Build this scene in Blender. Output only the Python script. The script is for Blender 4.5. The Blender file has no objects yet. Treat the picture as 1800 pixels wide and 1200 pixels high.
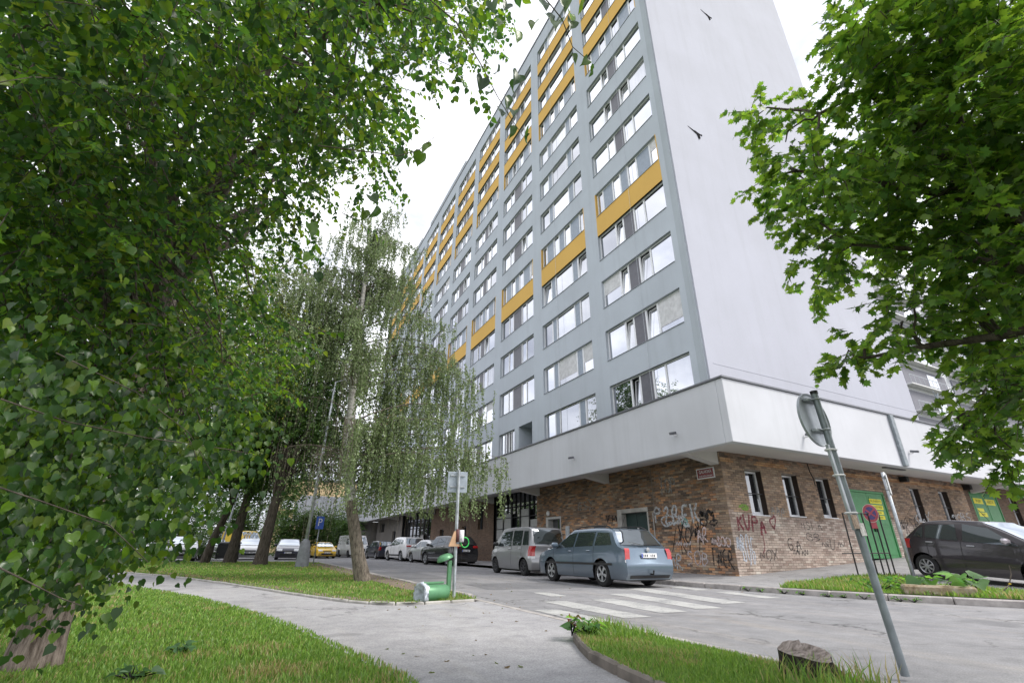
import bpy, math, random
import numpy as np
from mathutils import Matrix, Vector, noise as mnoise

S = bpy.context.scene
COL = S.collection
R_ = math.radians

# ------------------------------------------------------------------ camera
cam_d = bpy.data.cameras.new('camera')
cam_d.sensor_width = 36.0
cam_d.lens = 16.503
cam_d.clip_start = 0.05
cam_d.clip_end = 3000
cam = bpy.data.objects.new('camera', cam_d)
COL.objects.link(cam)
_p, _y, _r = R_(23.846), R_(26.892), R_(0.535)
_F = Vector((math.sin(_y) * math.cos(_p), math.cos(_y) * math.cos(_p), math.sin(_p)))
_R = Vector((math.cos(_y), -math.sin(_y), 0))
_U = _R.cross(_F)
_R2 = math.cos(_r) * _R + math.sin(_r) * _U
_U2 = _R2.cross(_F)
_m = Matrix((_R2, _U2, -_F)).transposed().to_4x4()
_m.translation = Vector((0, 0, 0.88))
cam.matrix_world = _m
S.camera = cam

# ------------------------------------------------------------------ light
SUN_TO = Vector((0.50, -0.52, 0.80)).normalized()
world = bpy.data.worlds.new('World')
S.world = world
world.use_nodes = True
wt = world.node_tree
wt.nodes.clear()
w_out = wt.nodes.new('ShaderNodeOutputWorld')
w_bg = wt.nodes.new('ShaderNodeBackground')
w_sky = wt.nodes.new('ShaderNodeTexSky')
w_sky.sky_type = 'NISHITA'
w_sky.sun_disc = False
w_sky.sun_elevation = math.asin(SUN_TO.z)
w_sky.sun_rotation = math.atan2(SUN_TO.x, SUN_TO.y)
w_sky.dust_density = 2.0
w_mul = wt.nodes.new('ShaderNodeMix'); w_mul.data_type = 'RGBA'; w_mul.blend_type = 'MULTIPLY'
w_mul.inputs[0].default_value = 1.0
w_mul.inputs[7].default_value = (0.1, 0.1, 0.1, 1)
w_tc = wt.nodes.new('ShaderNodeTexCoord')
w_map = wt.nodes.new('ShaderNodeMapping'); w_map.inputs['Scale'].default_value = (1.0, 1.0, 2.2)
w_n = wt.nodes.new('ShaderNodeTexNoise'); w_n.inputs['Scale'].default_value = 2.2
w_n.inputs['Detail'].default_value = 7; w_n.inputs['Roughness'].default_value = 0.55
w_cr = wt.nodes.new('ShaderNodeValToRGB')
w_cr.color_ramp.elements[0].position = 0.36; w_cr.color_ramp.elements[0].color = (0.36, 0.375, 0.43, 1)
w_cr.color_ramp.elements[1].position = 0.60; w_cr.color_ramp.elements[1].color = (0.86, 0.86, 0.89, 1)
w_mix = wt.nodes.new('ShaderNodeMix'); w_mix.data_type = 'RGBA'; w_mix.inputs[0].default_value = 0.90
L = wt.links.new
L(w_tc.outputs['Generated'], w_map.inputs['Vector']); L(w_map.outputs[0], w_n.inputs['Vector'])
L(w_n.outputs['Fac'], w_cr.inputs['Fac'])
L(w_sky.outputs['Color'], w_mul.inputs[6])
L(w_mul.outputs[2], w_mix.inputs[6]); L(w_cr.outputs['Color'], w_mix.inputs[7])
L(w_mix.outputs[2], w_bg.inputs['Color']); w_bg.inputs['Strength'].default_value = 1.0
L(w_bg.outputs[0], w_out.inputs['Surface'])

sun_d = bpy.data.lights.new('sun', 'SUN')
sun_d.energy = 1.5
sun_d.angle = R_(18)
sun_d.color = (1.0, 0.955, 0.88)
sun = bpy.data.objects.new('sun', sun_d)
COL.objects.link(sun)
sun.rotation_euler = (-SUN_TO).to_track_quat('-Z', 'Y').to_euler()
sun.location = (20, -20, 60)

S.view_settings.view_transform = 'Standard'
S.view_settings.look = 'None'
S.view_settings.exposure = 1.22
S.view_settings.gamma = 1.0
S.view_settings.use_curve_mapping = False
S.render.engine = 'CYCLES'
S.cycles.max_bounces = 7
S.cycles.diffuse_bounces = 3
S.cycles.glossy_bounces = 3
S.cycles.transmission_bounces = 4
S.cycles.transparent_max_bounces = 6
S.cycles.caustics_reflective = False
S.cycles.caustics_refractive = False
S.cycles.use_denoising = True

# ------------------------------------------------------------------ helpers
def tag(o, label=None, cat=None, group=None, kind=None):
    if label: o['label'] = label
    if cat: o['category'] = cat
    if group: o['group'] = group
    if kind: o['kind'] = kind
    return o

def link(o, parent=None):
    COL.objects.link(o)
    if parent is not None:
        o.parent = parent
    return o

def empty(name, loc=(0, 0, 0), rz=0.0):
    o = bpy.data.objects.new(name, None)
    o.empty_display_size = 0.2
    o.location = loc
    o.rotation_euler = (0, 0, rz)
    COL.objects.link(o)
    return o

class MB:
    """collects polygons of one mesh"""
    def __init__(s):
        s.v = []; s.f = []; s.c = []; s.mi = []; s.cur = None; s.m = 0
    def add(s, vs, fs):
        b = len(s.v)
        s.v.extend([tuple(q) for q in vs])
        for f in fs:
            s.f.append(tuple(b + i for i in f)); s.c.append(s.cur); s.mi.append(s.m)
        return s
    def quad(s, a, b, c, d): return s.add([a, b, c, d], [(0, 1, 2, 3)])
    def box(s, lo, hi, M=None):
        x0, y0, z0 = lo; x1, y1, z1 = hi
        vs = [(x0, y0, z0), (x1, y0, z0), (x1, y1, z0), (x0, y1, z0), (x0, y0, z1), (x1, y0, z1), (x1, y1, z1), (x0, y1, z1)]
        if M is not None: vs = [tuple(M @ Vector(q)) for q in vs]
        return s.add(vs, [(3, 2, 1, 0), (4, 5, 6, 7), (0, 1, 5, 4), (1, 2, 6, 5), (2, 3, 7, 6), (3, 0, 4, 7)])
    def bbox(s, lo, hi, b=0.01, M=None):
        """bevelled box (chamfer)"""
        lo = np.minimum(lo, hi); hi = np.maximum(lo, hi)
        b = min(b, *(0.45 * (hi - lo)))
        pts = []
        for sx in (0, 1):
            for sy in (0, 1):
                for sz in (0, 1):
                    c = [(hi if k else lo)[i] for i, k in enumerate((sx, sy, sz))]
                    sg = [-1 if k else 1 for k in (sx, sy, sz)]
                    for ax in range(3):
                        q = list(c)
                        for j in range(3):
                            if j != ax: q[j] += sg[j] * b
                        pts.append(q)
        idx = lambda sx, sy, sz, ax: (sx * 4 + sy * 2 + sz) * 3 + ax
        fs = []
        # verts tagged ax lie on face plane of axis ax
        for sgn in (0, 1):
            f = [idx(sgn, 0, 0, 0), idx(sgn, 1, 0, 0), idx(sgn, 1, 1, 0), idx(sgn, 0, 1, 0)]
            fs.append(f if sgn else f[::-1])
            f = [idx(0, sgn, 0, 1), idx(0, sgn, 1, 1), idx(1, sgn, 1, 1), idx(1, sgn, 0, 1)]
            fs.append(f if sgn else f[::-1])
            f = [idx(0, 0, sgn, 2), idx(1, 0, sgn, 2), idx(1, 1, sgn, 2), idx(0, 1, sgn, 2)]
            fs.append(f if sgn else f[::-1])
        for a in (0, 1):
            for c in (0, 1):
                fs.append([idx(a, c, 0, 0), idx(a, c, 1, 0), idx(a, c, 1, 1), idx(a, c, 0, 1)])
                fs.append([idx(a, 0, c, 0), idx(a, 1, c, 0), idx(a, 1, c, 2), idx(a, 0, c, 2)])
                fs.append([idx(0, a, c, 1), idx(1, a, c, 1), idx(1, a, c, 2), idx(0, a, c, 2)])
        for a in (0, 1):
            for c in (0, 1):
                for d in (0, 1):
                    fs.append([idx(a, c, d, 0), idx(a, c, d, 1), idx(a, c, d, 2)])
        if M is not None: pts = [tuple(M @ Vector(q)) for q in pts]
        return s.add(pts, fs)
    def tube(s, pts, radii, n=8, cap=True):
        pts = [Vector(q) for q in pts]
        if not hasattr(radii, '__len__'): radii = [radii] * len(pts)
        rings = []
        ref = None
        b = len(s.v)
        for i, q in enumerate(pts):
            t = (pts[min(i + 1, len(pts) - 1)] - pts[max(i - 1, 0)])
            if t.length < 1e-9: t = Vector((0, 0, 1))
            t.normalize()
            if ref is None:
                ref = Vector((1, 0, 0)) if abs(t.x) < 0.8 else Vector((0, 1, 0))
            u = (ref - t * ref.dot(t)).normalized(); ref = u
            w = t.cross(u)
            for k in range(n):
                a = 2 * math.pi * k / n
                s.v.append(tuple(q + (u * math.cos(a) + w * math.sin(a)) * radii[i]))
        for i in range(len(pts) - 1):
            for k in range(n):
                k2 = (k + 1) % n
                s.f.append((b + i * n + k, b + i * n + k2, b + (i + 1) * n + k2, b + (i + 1) * n + k))
                s.c.append(s.cur); s.mi.append(s.m)
        if cap and n > 2:
            s.f.append(tuple(b + k for k in range(n))[::-1]); s.c.append(s.cur); s.mi.append(s.m)
            e = b + (len(pts) - 1) * n
            s.f.append(tuple(e + k for k in range(n))); s.c.append(s.cur); s.mi.append(s.m)
        return s
    def lathe(s, prof, n=24, M=None, closed=False):
        """profile [(r,z)] revolved round z"""
        b = len(s.v)
        vs = []
        for r, z in prof:
            for k in range(n):
                a = 2 * math.pi * k / n
                q = Vector((r * math.cos(a), r * math.sin(a), z))
                vs.append(tuple(M @ q) if M is not None else tuple(q))
        fs = []
        m = len(prof)
        for i in range(m if closed else m - 1):
            j = (i + 1) % m
            for k in range(n):
                k2 = (k + 1) % n
                fs.append((i * n + k, i * n + k2, j * n + k2, j * n + k))
        return s.add(vs, fs)
    def prism(s, poly, z0, z1, M=None):
        n = len(poly)
        vs = [(x, y, z0) for x, y in poly] + [(x, y, z1) for x, y in poly]
        if M is not None: vs = [tuple(M @ Vector(q)) for q in vs]
        return s.add(vs, [tuple(range(n))[::-1], tuple(range(n, 2 * n))] + [(i, (i + 1) % n, n + (i + 1) % n, n + i) for i in range(n)])
    def grid(s, P):
        """P: rows of points"""
        r, c = len(P), len(P[0])
        return s.add([q for row in P for q in row], [(i * c + j, i * c + j + 1, (i + 1) * c + j + 1, (i + 1) * c + j) for i in range(r - 1) for j in range(c - 1)])
    def mesh(s, name, mats, smooth=False):
        me = bpy.data.meshes.new(name)
        me.from_pydata(s.v, [], s.f)
        for m in (mats if isinstance(mats, (list, tuple)) else [mats]):
            me.materials.append(m)
        if any(s.mi): me.polygons.foreach_set('material_index', s.mi)
        if any(c is not None for c in s.c):
            ca = me.color_attributes.new('col', 'FLOAT_COLOR', 'CORNER')
            arr = []
            for p in me.polygons:
                c = s.c[p.index] or (1, 1, 1)
                arr.extend((c[0], c[1], c[2], 1.0) * p.loop_total)
            ca.data.foreach_set('color', arr)
        if smooth:
            me.polygons.foreach_set('use_smooth', [True] * len(me.polygons))
        me.update()
        return me
    def obj(s, name, mats, parent=None, smooth=False, angle=None, loc=None):
        me = s.mesh(name, mats, smooth or angle is not None)
        o = bpy.data.objects.new(name, me)
        link(o, parent)
        if loc is not None: o.location = loc
        if angle is not None:
            try:
                me.set_sharp_from_angle(angle=R_(angle))
            except Exception:
                pass
        return o

def raw_mesh(name, V, F, mat, cols=None, smooth=True):
    """V (n,3) float, F (m,k) int, per-vertex colours (n,3)"""
    me = bpy.data.meshes.new(name)
    n, (m, k) = len(V), F.shape
    me.vertices.add(n)
    me.vertices.foreach_set('co', np.ascontiguousarray(V, dtype=np.float32).ravel())
    me.loops.add(m * k)
    me.loops.foreach_set('vertex_index', np.ascontiguousarray(F, dtype=np.int32).ravel())
    me.polygons.add(m)
    me.polygons.foreach_set('loop_start', np.arange(0, m * k, k, dtype=np.int32))
    me.polygons.foreach_set('loop_total', np.full(m, k, dtype=np.int32))
    if smooth: me.polygons.foreach_set('use_smooth', np.ones(m, dtype=bool))
    if cols is not None:
        ca = me.color_attributes.new('col', 'FLOAT_COLOR', 'POINT')
        ca.data.foreach_set('color', np.ascontiguousarray(np.concatenate([cols, np.ones((n, 1))], 1), dtype=np.float32).ravel())
    me.materials.append(mat)
    me.update(calc_edges=True)
    return me

def text_obj(txt, size, M, mat, name, parent=None, extrude=0.002, sx=1.0):
    cu = bpy.data.curves.new(name, 'FONT')
    cu.body = txt; cu.size = size; cu.align_x = 'CENTER'; cu.align_y = 'CENTER'; cu.extrude = extrude
    t = bpy.data.objects.new(name, cu)
    COL.objects.link(t)
    dg = bpy.context.evaluated_depsgraph_get()
    me = bpy.data.meshes.new_from_object(t.evaluated_get(dg))
    bpy.data.objects.remove(t); bpy.data.curves.remove(cu)
    me.name = name
    me.transform(M @ Matrix.Diagonal((sx, 1, 1, 1)))
    me.materials.clear(); me.materials.append(mat)
    o = bpy.data.objects.new(name, me)
    return link(o, parent)

# ------------------------------------------------------------------ materials
def mat(name):
    m = bpy.data.materials.new(name); m.use_nodes = True
    return m, m.node_tree, m.node_tree.nodes['Principled BSDF']

def N(nt, t, **kw):
    n = nt.nodes.new(t)
    for k, v in kw.items():
        if k in n.inputs: n.inputs[k].default_value = v
        else: setattr(n, k, v)
    return n

def ramp(nt, fac, stops):
    r = nt.nodes.new('ShaderNodeValToRGB')
    els = r.color_ramp.elements
    while len(els) < len(stops): els.new(0.5)
    for e, (p, c) in zip(els, stops):
        e.position = p; e.color = (*c, 1) if len(c) == 3 else c
    nt.links.new(fac, r.inputs['Fac'])
    return r.outputs['Color']

def mixc(nt, f, a, b, mode='MIX'):
    m = nt.nodes.new('ShaderNodeMix'); m.data_type = 'RGBA'; m.blend_type = mode
    for s, v in ((m.inputs[0], f), (m.inputs[6], a), (m.inputs[7], b)):
        if hasattr(v, 'is_output'): nt.links.new(v, s)
        elif hasattr(v, '__len__'): s.default_value = (*v, 1) if len(v) == 3 else v
        else: s.default_value = v
    return m.outputs[2]

def pos(nt, scale=(1, 1, 1)):
    g = nt.nodes.new('ShaderNodeNewGeometry')
    mp = nt.nodes.new('ShaderNodeMapping'); mp.inputs['Scale'].default_value = scale
    nt.links.new(g.outputs['Position'], mp.inputs['Vector'])
    return mp.outputs[0]

def noise(nt, vec, scale, detail=5, rough=0.55):
    n = N(nt, 'ShaderNodeTexNoise', Scale=scale, Detail=detail, Roughness=rough)
    nt.links.new(vec, n.inputs['Vector'])
    return n.outputs['Fac']

def bump(nt, b, h, strength=0.3, dist=0.01):
    bn = N(nt, 'ShaderNodeBump', Strength=strength, Distance=dist)
    nt.links.new(h, bn.inputs['Height'])
    nt.links.new(bn.outputs[0], b.inputs['Normal'])

def plain(name, c, rough=0.5, metal=0.0, coat=0.0, vary=0.12, spec=0.5, nscale=6.0, bumpy=0.0):
    m, nt, b = mat(name)
    P = pos(nt)
    n = noise(nt, P, nscale)
    lo = tuple(max(0, k * (1 - vary)) for k in c); hi = tuple(min(1, k * (1 + vary)) for k in c)
    nt.links.new(ramp(nt, n, [(0.3, lo), (0.7, hi)]), b.inputs['Base Color'])
    b.inputs['Roughness'].default_value = rough
    b.inputs['Metallic'].default_value = metal
    b.inputs['Coat Weight'].default_value = coat
    b.inputs['Specular IOR Level'].default_value = spec
    if bumpy: bump(nt, b, noise(nt, P, nscale * 6), bumpy)
    return m

def plaster(name, c, c2, rough=0.9, streak=0.5):
    """painted render with rain streaks, cloudy soiling and a fine grain"""
    m, nt, b = mat(name)
    n1 = noise(nt, pos(nt, (0.35, 0.35, 0.35)), 1.0, 6, 0.6)
    n2 = noise(nt, pos(nt, (2.2, 2.2, 0.12)), 1.0, 6, 0.65)
    n3 = noise(nt, pos(nt), 60.0, 3)
    a = mixc(nt, ramp(nt, n1, [(0.35, (0, 0, 0)), (0.7, (1, 1, 1))]), c, tuple(0.5 * (p + q) for p, q in zip(c, c2)))
    st = ramp(nt, n2, [(0.50, (0, 0, 0)), (0.78, (streak, streak, streak))])
    a = mixc(nt, st, a, c2)
    a = mixc(nt, 0.12, a, n3, 'OVERLAY')
    nt.links.new(a, b.inputs['Base Color'])
    b.inputs['Roughness'].default_value = rough
    b.inputs['Specular IOR Level'].default_value = 0.25
    bump(nt, b, n3, 0.25, 0.004)
    return m

def attr_mat(name, rough=0.9, spec=0.3, grain=40.0, amt=0.35, bumpd=0.004):
    m, nt, b = mat(name)
    at = nt.nodes.new('ShaderNodeVertexColor'); at.layer_name = 'col'
    n = noise(nt, pos(nt), grain, 5, 0.65)
    n2 = noise(nt, pos(nt), 2.0, 4)
    c = mixc(nt, amt, at.outputs['Color'], ramp(nt, n, [(0.3, (0.25, 0.25, 0.25)), (0.7, (0.8, 0.8, 0.8))]), 'OVERLAY')
    c = mixc(nt, 0.25, c, ramp(nt, n2, [(0.35, (0.3, 0.3, 0.3)), (0.65, (0.75, 0.75, 0.75))]), 'OVERLAY')
    nt.links.new(c, b.inputs['Base Color'])
    b.inputs['Roughness'].default_value = rough; b.inputs['Specular IOR Level'].default_value = spec
    bump(nt, b, n, 0.5, bumpd)
    return m

def leaf_mat(name, transl=0.35, gloss=0.35):
    m, nt, b = mat(name)
    at = nt.nodes.new('ShaderNodeVertexColor'); at.layer_name = 'col'
    b.inputs['Roughness'].default_value = gloss
    b.inputs['Specular IOR Level'].default_value = 0.5
    nt.links.new(at.outputs['Color'], b.inputs['Base Color'])
    tr = nt.nodes.new('ShaderNodeBsdfTranslucent')
    hs = N(nt, 'ShaderNodeHueSaturation', Hue=0.492, Saturation=1.12, Value=2.0)
    nt.links.new(at.outputs['Color'], hs.inputs['Color'])
    nt.links.new(hs.outputs[0], tr.inputs['Color'])
    mx = N(nt, 'ShaderNodeMixShader', Fac=transl)
    nt.links.new(b.outputs[0], mx.inputs[1]); nt.links.new(tr.outputs[0], mx.inputs[2])
    nt.links.new(mx.outputs[0], nt.nodes['Material Output'].inputs['Surface'])
    return m

def glass_mat(name, base=(0.03, 0.035, 0.04), refl=0.7, tint=(0.93, 0.95, 1.0), rough=0.015, curtains=True):
    """window pane: mirror-like coated glass over a dim room, some with pale curtains"""
    m, nt, b = mat(name)
    oi = nt.nodes.new('ShaderNodeObjectInfo')
    n = noise(nt, pos(nt, (3, 3, 0.2)), 1.5, 3)
    rc = ramp(nt, oi.outputs['Random'], [(0.45, base), (0.6, tuple(0.25 + k for k in base)), (1.0, tuple(0.45 + k for k in base))]) if curtains else None
    if rc is not None:
        rc = mixc(nt, ramp(nt, n, [(0.4, (0, 0, 0)), (0.6, (0.5, 0.5, 0.5))]), rc, base)
        nt.links.new(rc, b.inputs['Base Color'])
    else:
        b.inputs['Base Color'].default_value = (*base, 1)
    b.inputs['Roughness'].default_value = 0.6
    b.inputs['Specular IOR Level'].default_value = 0.0
    gl = N(nt, 'ShaderNodeBsdfGlossy', Roughness=rough)
    gl.inputs['Color'].default_value = (*tint, 1)
    wv = noise(nt, pos(nt), 0.9, 2)
    bn = N(nt, 'ShaderNodeBump', Strength=0.02, Distance=0.05)
    nt.links.new(wv, bn.inputs['Height']); nt.links.new(bn.outputs[0], gl.inputs['Normal'])
    lw = N(nt, 'ShaderNodeLayerWeight', Blend=0.35)
    mr = N(nt, 'ShaderNodeMapRange'); mr.inputs[3].default_value = refl; mr.inputs[4].default_value = 1.0
    if curtains:
        rr_ = N(nt, 'ShaderNodeMapRange'); rr_.inputs[3].default_value = refl - 0.30; rr_.inputs[4].default_value = refl + 0.15
        sn = N(nt, 'ShaderNodeMath'); sn.operation = 'FRACT'; ml = N(nt, 'ShaderNodeMath'); ml.operation = 'MULTIPLY'; ml.inputs[1].default_value = 7.31
        nt.links.new(oi.outputs['Random'], ml.inputs[0]); nt.links.new(ml.outputs[0], sn.inputs[0]); nt.links.new(sn.outputs[0], rr_.inputs[0]); nt.links.new(rr_.outputs[0], mr.inputs[3])
    nt.links.new(lw.outputs['Fresnel'], mr.inputs[0])
    mx = nt.nodes.new('ShaderNodeMixShader')
    nt.links.new(mr.outputs[0], mx.inputs[0])
    nt.links.new(b.outputs[0], mx.inputs[1]); nt.links.new(gl.outputs[0], mx.inputs[2])
    nt.links.new(mx.outputs[0], nt.nodes['Material Output'].inputs['Surface'])
    return m

def asphalt(name, c0, c1, patch=True, warm=(0.33, 0.30, 0.27)):
    m, nt, b = mat(name)
    P = pos(nt)
    n1 = noise(nt, P, 0.55, 6, 0.6)
    n2 = noise(nt, P, 70.0, 4, 0.75)
    n4 = noise(nt, P, 3.2, 8, 0.75)
    n3 = noise(nt, pos(nt, (1.6, 0.22, 1)), 1.3, 6, 0.7)
    a = ramp(nt, n1, [(0.32, c0), (0.68, c1)])
    a = mixc(nt, ramp(nt, n3, [(0.52, (0, 0, 0)), (0.72, (0.55, 0.55, 0.55))]), a, warm)
    a = mixc(nt, 0.5, a, ramp(nt, n2, [(0.3, (0.15, 0.15, 0.15)), (0.7, (0.85, 0.85, 0.85))]), 'OVERLAY')
    a = mixc(nt, 0.33, a, ramp(nt, n4, [(0.3, (0.2, 0.2, 0.2)), (0.7, (0.8, 0.8, 0.8))]), 'OVERLAY')
    n5 = noise(nt, P, 0.9, 3, 0.5)
    a = mixc(nt, ramp(nt, n5, [(0.60, (0, 0, 0)), (0.70, (0.4, 0.4, 0.4))]), a, (0.10, 0.10, 0.105))
    # cracks
    wv = N(nt, 'ShaderNodeTexVoronoi', Scale=0.42); wv.feature = 'DISTANCE_TO_EDGE'
    dn = N(nt, 'ShaderNodeTexNoise', Scale=2.2, Detail=6)
    nt.links.new(P, dn.inputs['Vector'])
    vm = N(nt, 'ShaderNodeVectorMath'); vm.operation = 'MULTIPLY_ADD'
    vm.inputs[1].default_value = (0.9, 0.9, 0.9)
    nt.links.new(dn.outputs['Color'], vm.inputs[0]); nt.links.new(P, vm.inputs[2])
    nt.links.new(vm.outputs[0], wv.inputs['Vector'])
    cr = ramp(nt, wv.outputs['Distance'], [(0.0, (0.85, 0.85, 0.85)), (0.014, (0, 0, 0))])
    msk = ramp(nt, noise(nt, P, 0.33, 3), [(0.46, (0, 0, 0)), (0.60, (1, 1, 1))])
    cm = mixc(nt, 1.0, cr, msk, 'MULTIPLY')
    a = mixc(nt, cm, a, (0.06, 0.06, 0.06))
    nt.links.new(a, b.inputs['Base Color'])
    b.inputs['Roughness'].default_value = 0.88; b.inputs['Specular IOR Level'].default_value = 0.3
    bump(nt, b, n2, 0.5, 0.006)
    return m

def ground_mat(name, stops, scale=0.6, fine=25.0):
    m, nt, b = mat(name)
    n1 = noise(nt, pos(nt), scale, 7, 0.65)
    n2 = noise(nt, pos(nt), fine, 4)
    a = ramp(nt, n1, stops)
    a = mixc(nt, 0.5, a, ramp(nt, n2, [(0.3, (0.2, 0.2, 0.2)), (0.7, (0.8, 0.8, 0.8))]), 'OVERLAY')
    nt.links.new(a, b.inputs['Base Color'])
    b.inputs['Roughness'].default_value = 1.0; b.inputs['Specular IOR Level'].default_value = 0.1
    bump(nt, b, n2, 0.8, 0.02)
    return m

def bark_mat(name, c0, c1, sc=(9, 9, 1.6), rough=0.95, d=0.02):
    m, nt, b = mat(name)
    n = noise(nt, pos(nt, sc), 2.2, 6, 0.7)
    nt.links.new(ramp(nt, n, [(0.35, c0), (0.65, c1)]), b.inputs['Base Color'])
    b.inputs['Roughness'].default_value = rough; b.inputs['Specular IOR Level'].default_value = 0.2
    bump(nt, b, n, 0.9, d)
    return m

def paint_mat(name, c, metal=0.35, rough=0.28, coat=0.8):
    m, nt, b = mat(name)
    n = noise(nt, pos(nt), 1.5, 3)
    g = nt.nodes.new('ShaderNodeNewGeometry')
    sp = nt.nodes.new('ShaderNodeSeparateXYZ'); nt.links.new(g.outputs['Position'], sp.inputs[0])
    mr = N(nt, 'ShaderNodeMapRange'); mr.inputs[1].default_value = 0.12; mr.inputs[2].default_value = 0.55
    mr.inputs[3].default_value = 0.35; mr.inputs[4].default_value = 0.03
    nt.links.new(sp.outputs['Z'], mr.inputs[0])
    a = ramp(nt, n, [(0.3, tuple(k * 0.94 for k in c)), (0.7, tuple(min(1, k * 1.05) for k in c))])
    a = mixc(nt, mr.outputs[0], a, (0.20, 0.185, 0.165))      # road dirt on the sills
    nt.links.new(a, b.inputs['Base Color'])
    b.inputs['Metallic'].default_value = metal; b.inputs['Roughness'].default_value = rough
    b.inputs['Coat Weight'].default_value = coat; b.inputs['Coat Roughness'].default_value = 0.04
    return m

M = {}
M['grey'] = plaster('facade_grey', (0.49, 0.535, 0.59), (0.385, 0.415, 0.455), streak=0.5)
M['grey_corner'] = plaster('facade_grey_corner', (0.42, 0.46, 0.50), (0.31, 0.34, 0.37), streak=0.5)
M['yellow'] = plaster('facade_yellow', (0.69, 0.435, 0.12), (0.60, 0.375, 0.11), streak=0.3)
M['white_wall'] = plaster('end_wall_white', (0.475, 0.487, 0.555), (0.40, 0.408, 0.455), streak=0.5)
M['band'] = plaster('band_white', (0.60, 0.612, 0.65), (0.45, 0.458, 0.48), streak=0.45)
M['soffit'] = plaster('soffit', (0.62, 0.60, 0.585), (0.48, 0.46, 0.44), streak=0.3)
M['cap'] = plain('cap_metal', (0.16, 0.165, 0.18), 0.45, 0.6)
M['pvc'] = plain('white_pvc', (0.80, 0.81, 0.84), 0.35, vary=0.04)
M['glass'] = glass_mat('window_glass')
M['glass_dark'] = glass_mat('dark_glass', (0.02, 0.022, 0.025), 0.22, curtains=False)
M['panel_dark'] = plain('panel_dark_grey', (0.115, 0.115, 0.135), 0.45)
M['panel_blue'] = plain('panel_blue_grey', (0.25, 0.30, 0.37), 0.35)
M['interior'] = plain('room_dark', (0.02, 0.02, 0.022), 0.9)  # dark colour stands in for unlit interiors
M['sill'] = plain('sill_metal', (0.30, 0.32, 0.35), 0.4, 0.5)
M['matte_black'] = plain('matte_black', (0.014, 0.014, 0.016), 0.95, spec=0.05)
M['black'] = plain('black_steel', (0.018, 0.018, 0.02), 0.5, 0.3)
M['white_paint'] = plain('white_paint', (0.72, 0.72, 0.72), 0.5)
M['galv'] = plain('galvanised_steel', (0.44, 0.47, 0.50), 0.45, 0.55, vary=0.25, nscale=9)
M['galv_dark'] = plain('dull_galvanised_steel', (0.24, 0.27, 0.29), 0.55, 0.6, vary=0.25, nscale=7)
M['conc'] = plain('concrete', (0.40, 0.385, 0.36), 0.95, vary=0.25, nscale=3, bumpy=0.4)
M['kerb'] = plain('kerb_granite', (0.37, 0.345, 0.33), 0.9, vary=0.3, nscale=5, bumpy=0.4)
M['green_steel'] = plain('green_bin_steel', (0.10, 0.26, 0.13), 0.38, 0.2, vary=0.15)
M['liner'] = plain('bag_liner', (0.55, 0.60, 0.66), 0.35, vary=0.25, nscale=20)
M['green_door'] = plain('green_door_paint', (0.045, 0.24, 0.075), 0.45, vary=0.15)
M['asphalt'] = asphalt('road_asphalt', (0.20, 0.20, 0.21), (0.275, 0.272, 0.28))
M['path'] = asphalt('path_asphalt', (0.30, 0.296, 0.31), (0.38, 0.375, 0.386), warm=(0.38, 0.36, 0.34))
M['pave'] = asphalt('pavement_asphalt', (0.245, 0.243, 0.25), (0.31, 0.306, 0.31), warm=(0.37, 0.35, 0.33))
M['tyre'] = plain('tyre_rubber', (0.018, 0.018, 0.019), 0.85, vary=0.3)
M['alloy'] = plain('alloy', (0.48, 0.49, 0.51), 0.3, 0.85)
M['hub_dark'] = plain('dark_hubcap', (0.06, 0.06, 0.065), 0.5, 0.4)
M['car_glass'] = glass_mat('car_glass', (0.034, 0.044, 0.044), 0.14, (0.66, 0.70, 0.74), curtains=False)
M['plastic'] = plain('black_plastic', (0.022, 0.022, 0.024), 0.55)
M['red_lens'] = plain('red_lens', (0.42, 0.012, 0.014), 0.15, coat=1.0)
M['clear_lens'] = plain('clear_lens', (0.62, 0.64, 0.66), 0.12, coat=1.0)
M['amber'] = plain('amber_lens', (0.6, 0.17, 0.02), 0.15, coat=1.0)
M['plate'] = plain('plate_white', (0.78, 0.78, 0.78), 0.4)
M['plate_blue'] = plain('plate_blue', (0.03, 0.07, 0.42), 0.4)
M['ink'] = plain('plate_ink', (0.03, 0.03, 0.04), 0.5)
M['brick'] = attr_mat('brick_clay')
M['mortar'] = plain('mortar', (0.24, 0.21, 0.18), 1.0, vary=0.3, nscale=4, bumpy=0.4)
M['lime_leaf'] = leaf_mat('lime_leaf', 0.52, 0.36)
M['maple_leaf'] = leaf_mat('maple_leaf', 0.56, 0.38)
M['birch_leaf'] = leaf_mat('birch_leaf', 0.35, 0.4)
M['far_leaf'] = leaf_mat('far_leaf', 0.30, 0.5)
M['grass'] = leaf_mat('grass_blade', 0.35, 0.5)
M['bark'] = bark_mat('lime_bark', (0.04, 0.033, 0.028), (0.15, 0.125, 0.105))
M['bark_near'] = bark_mat('old_lime_bark', (0.075, 0.055, 0.045), (0.34, 0.28, 0.245), (14, 14, 2.0), d=0.03)
M['birch_bark_low'] = bark_mat('birch_bark_low', (0.06, 0.05, 0.042), (0.25, 0.215, 0.18), (7, 7, 2.5))
M['birch_bark'] = bark_mat('birch_bark', (0.16, 0.15, 0.14), (0.58, 0.56, 0.54), (1.5, 1.5, 6))
M['lawn'] = ground_mat('lawn_soil', [(0.3, (0.08, 0.14, 0.03)), (0.55, (0.13, 0.185, 0.05)), (0.75, (0.25, 0.225, 0.11))])
M['earth'] = ground_mat('bare_earth', [(0.3, (0.15, 0.12, 0.095)), (0.7, (0.26, 0.215, 0.175))], 1.2)
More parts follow.
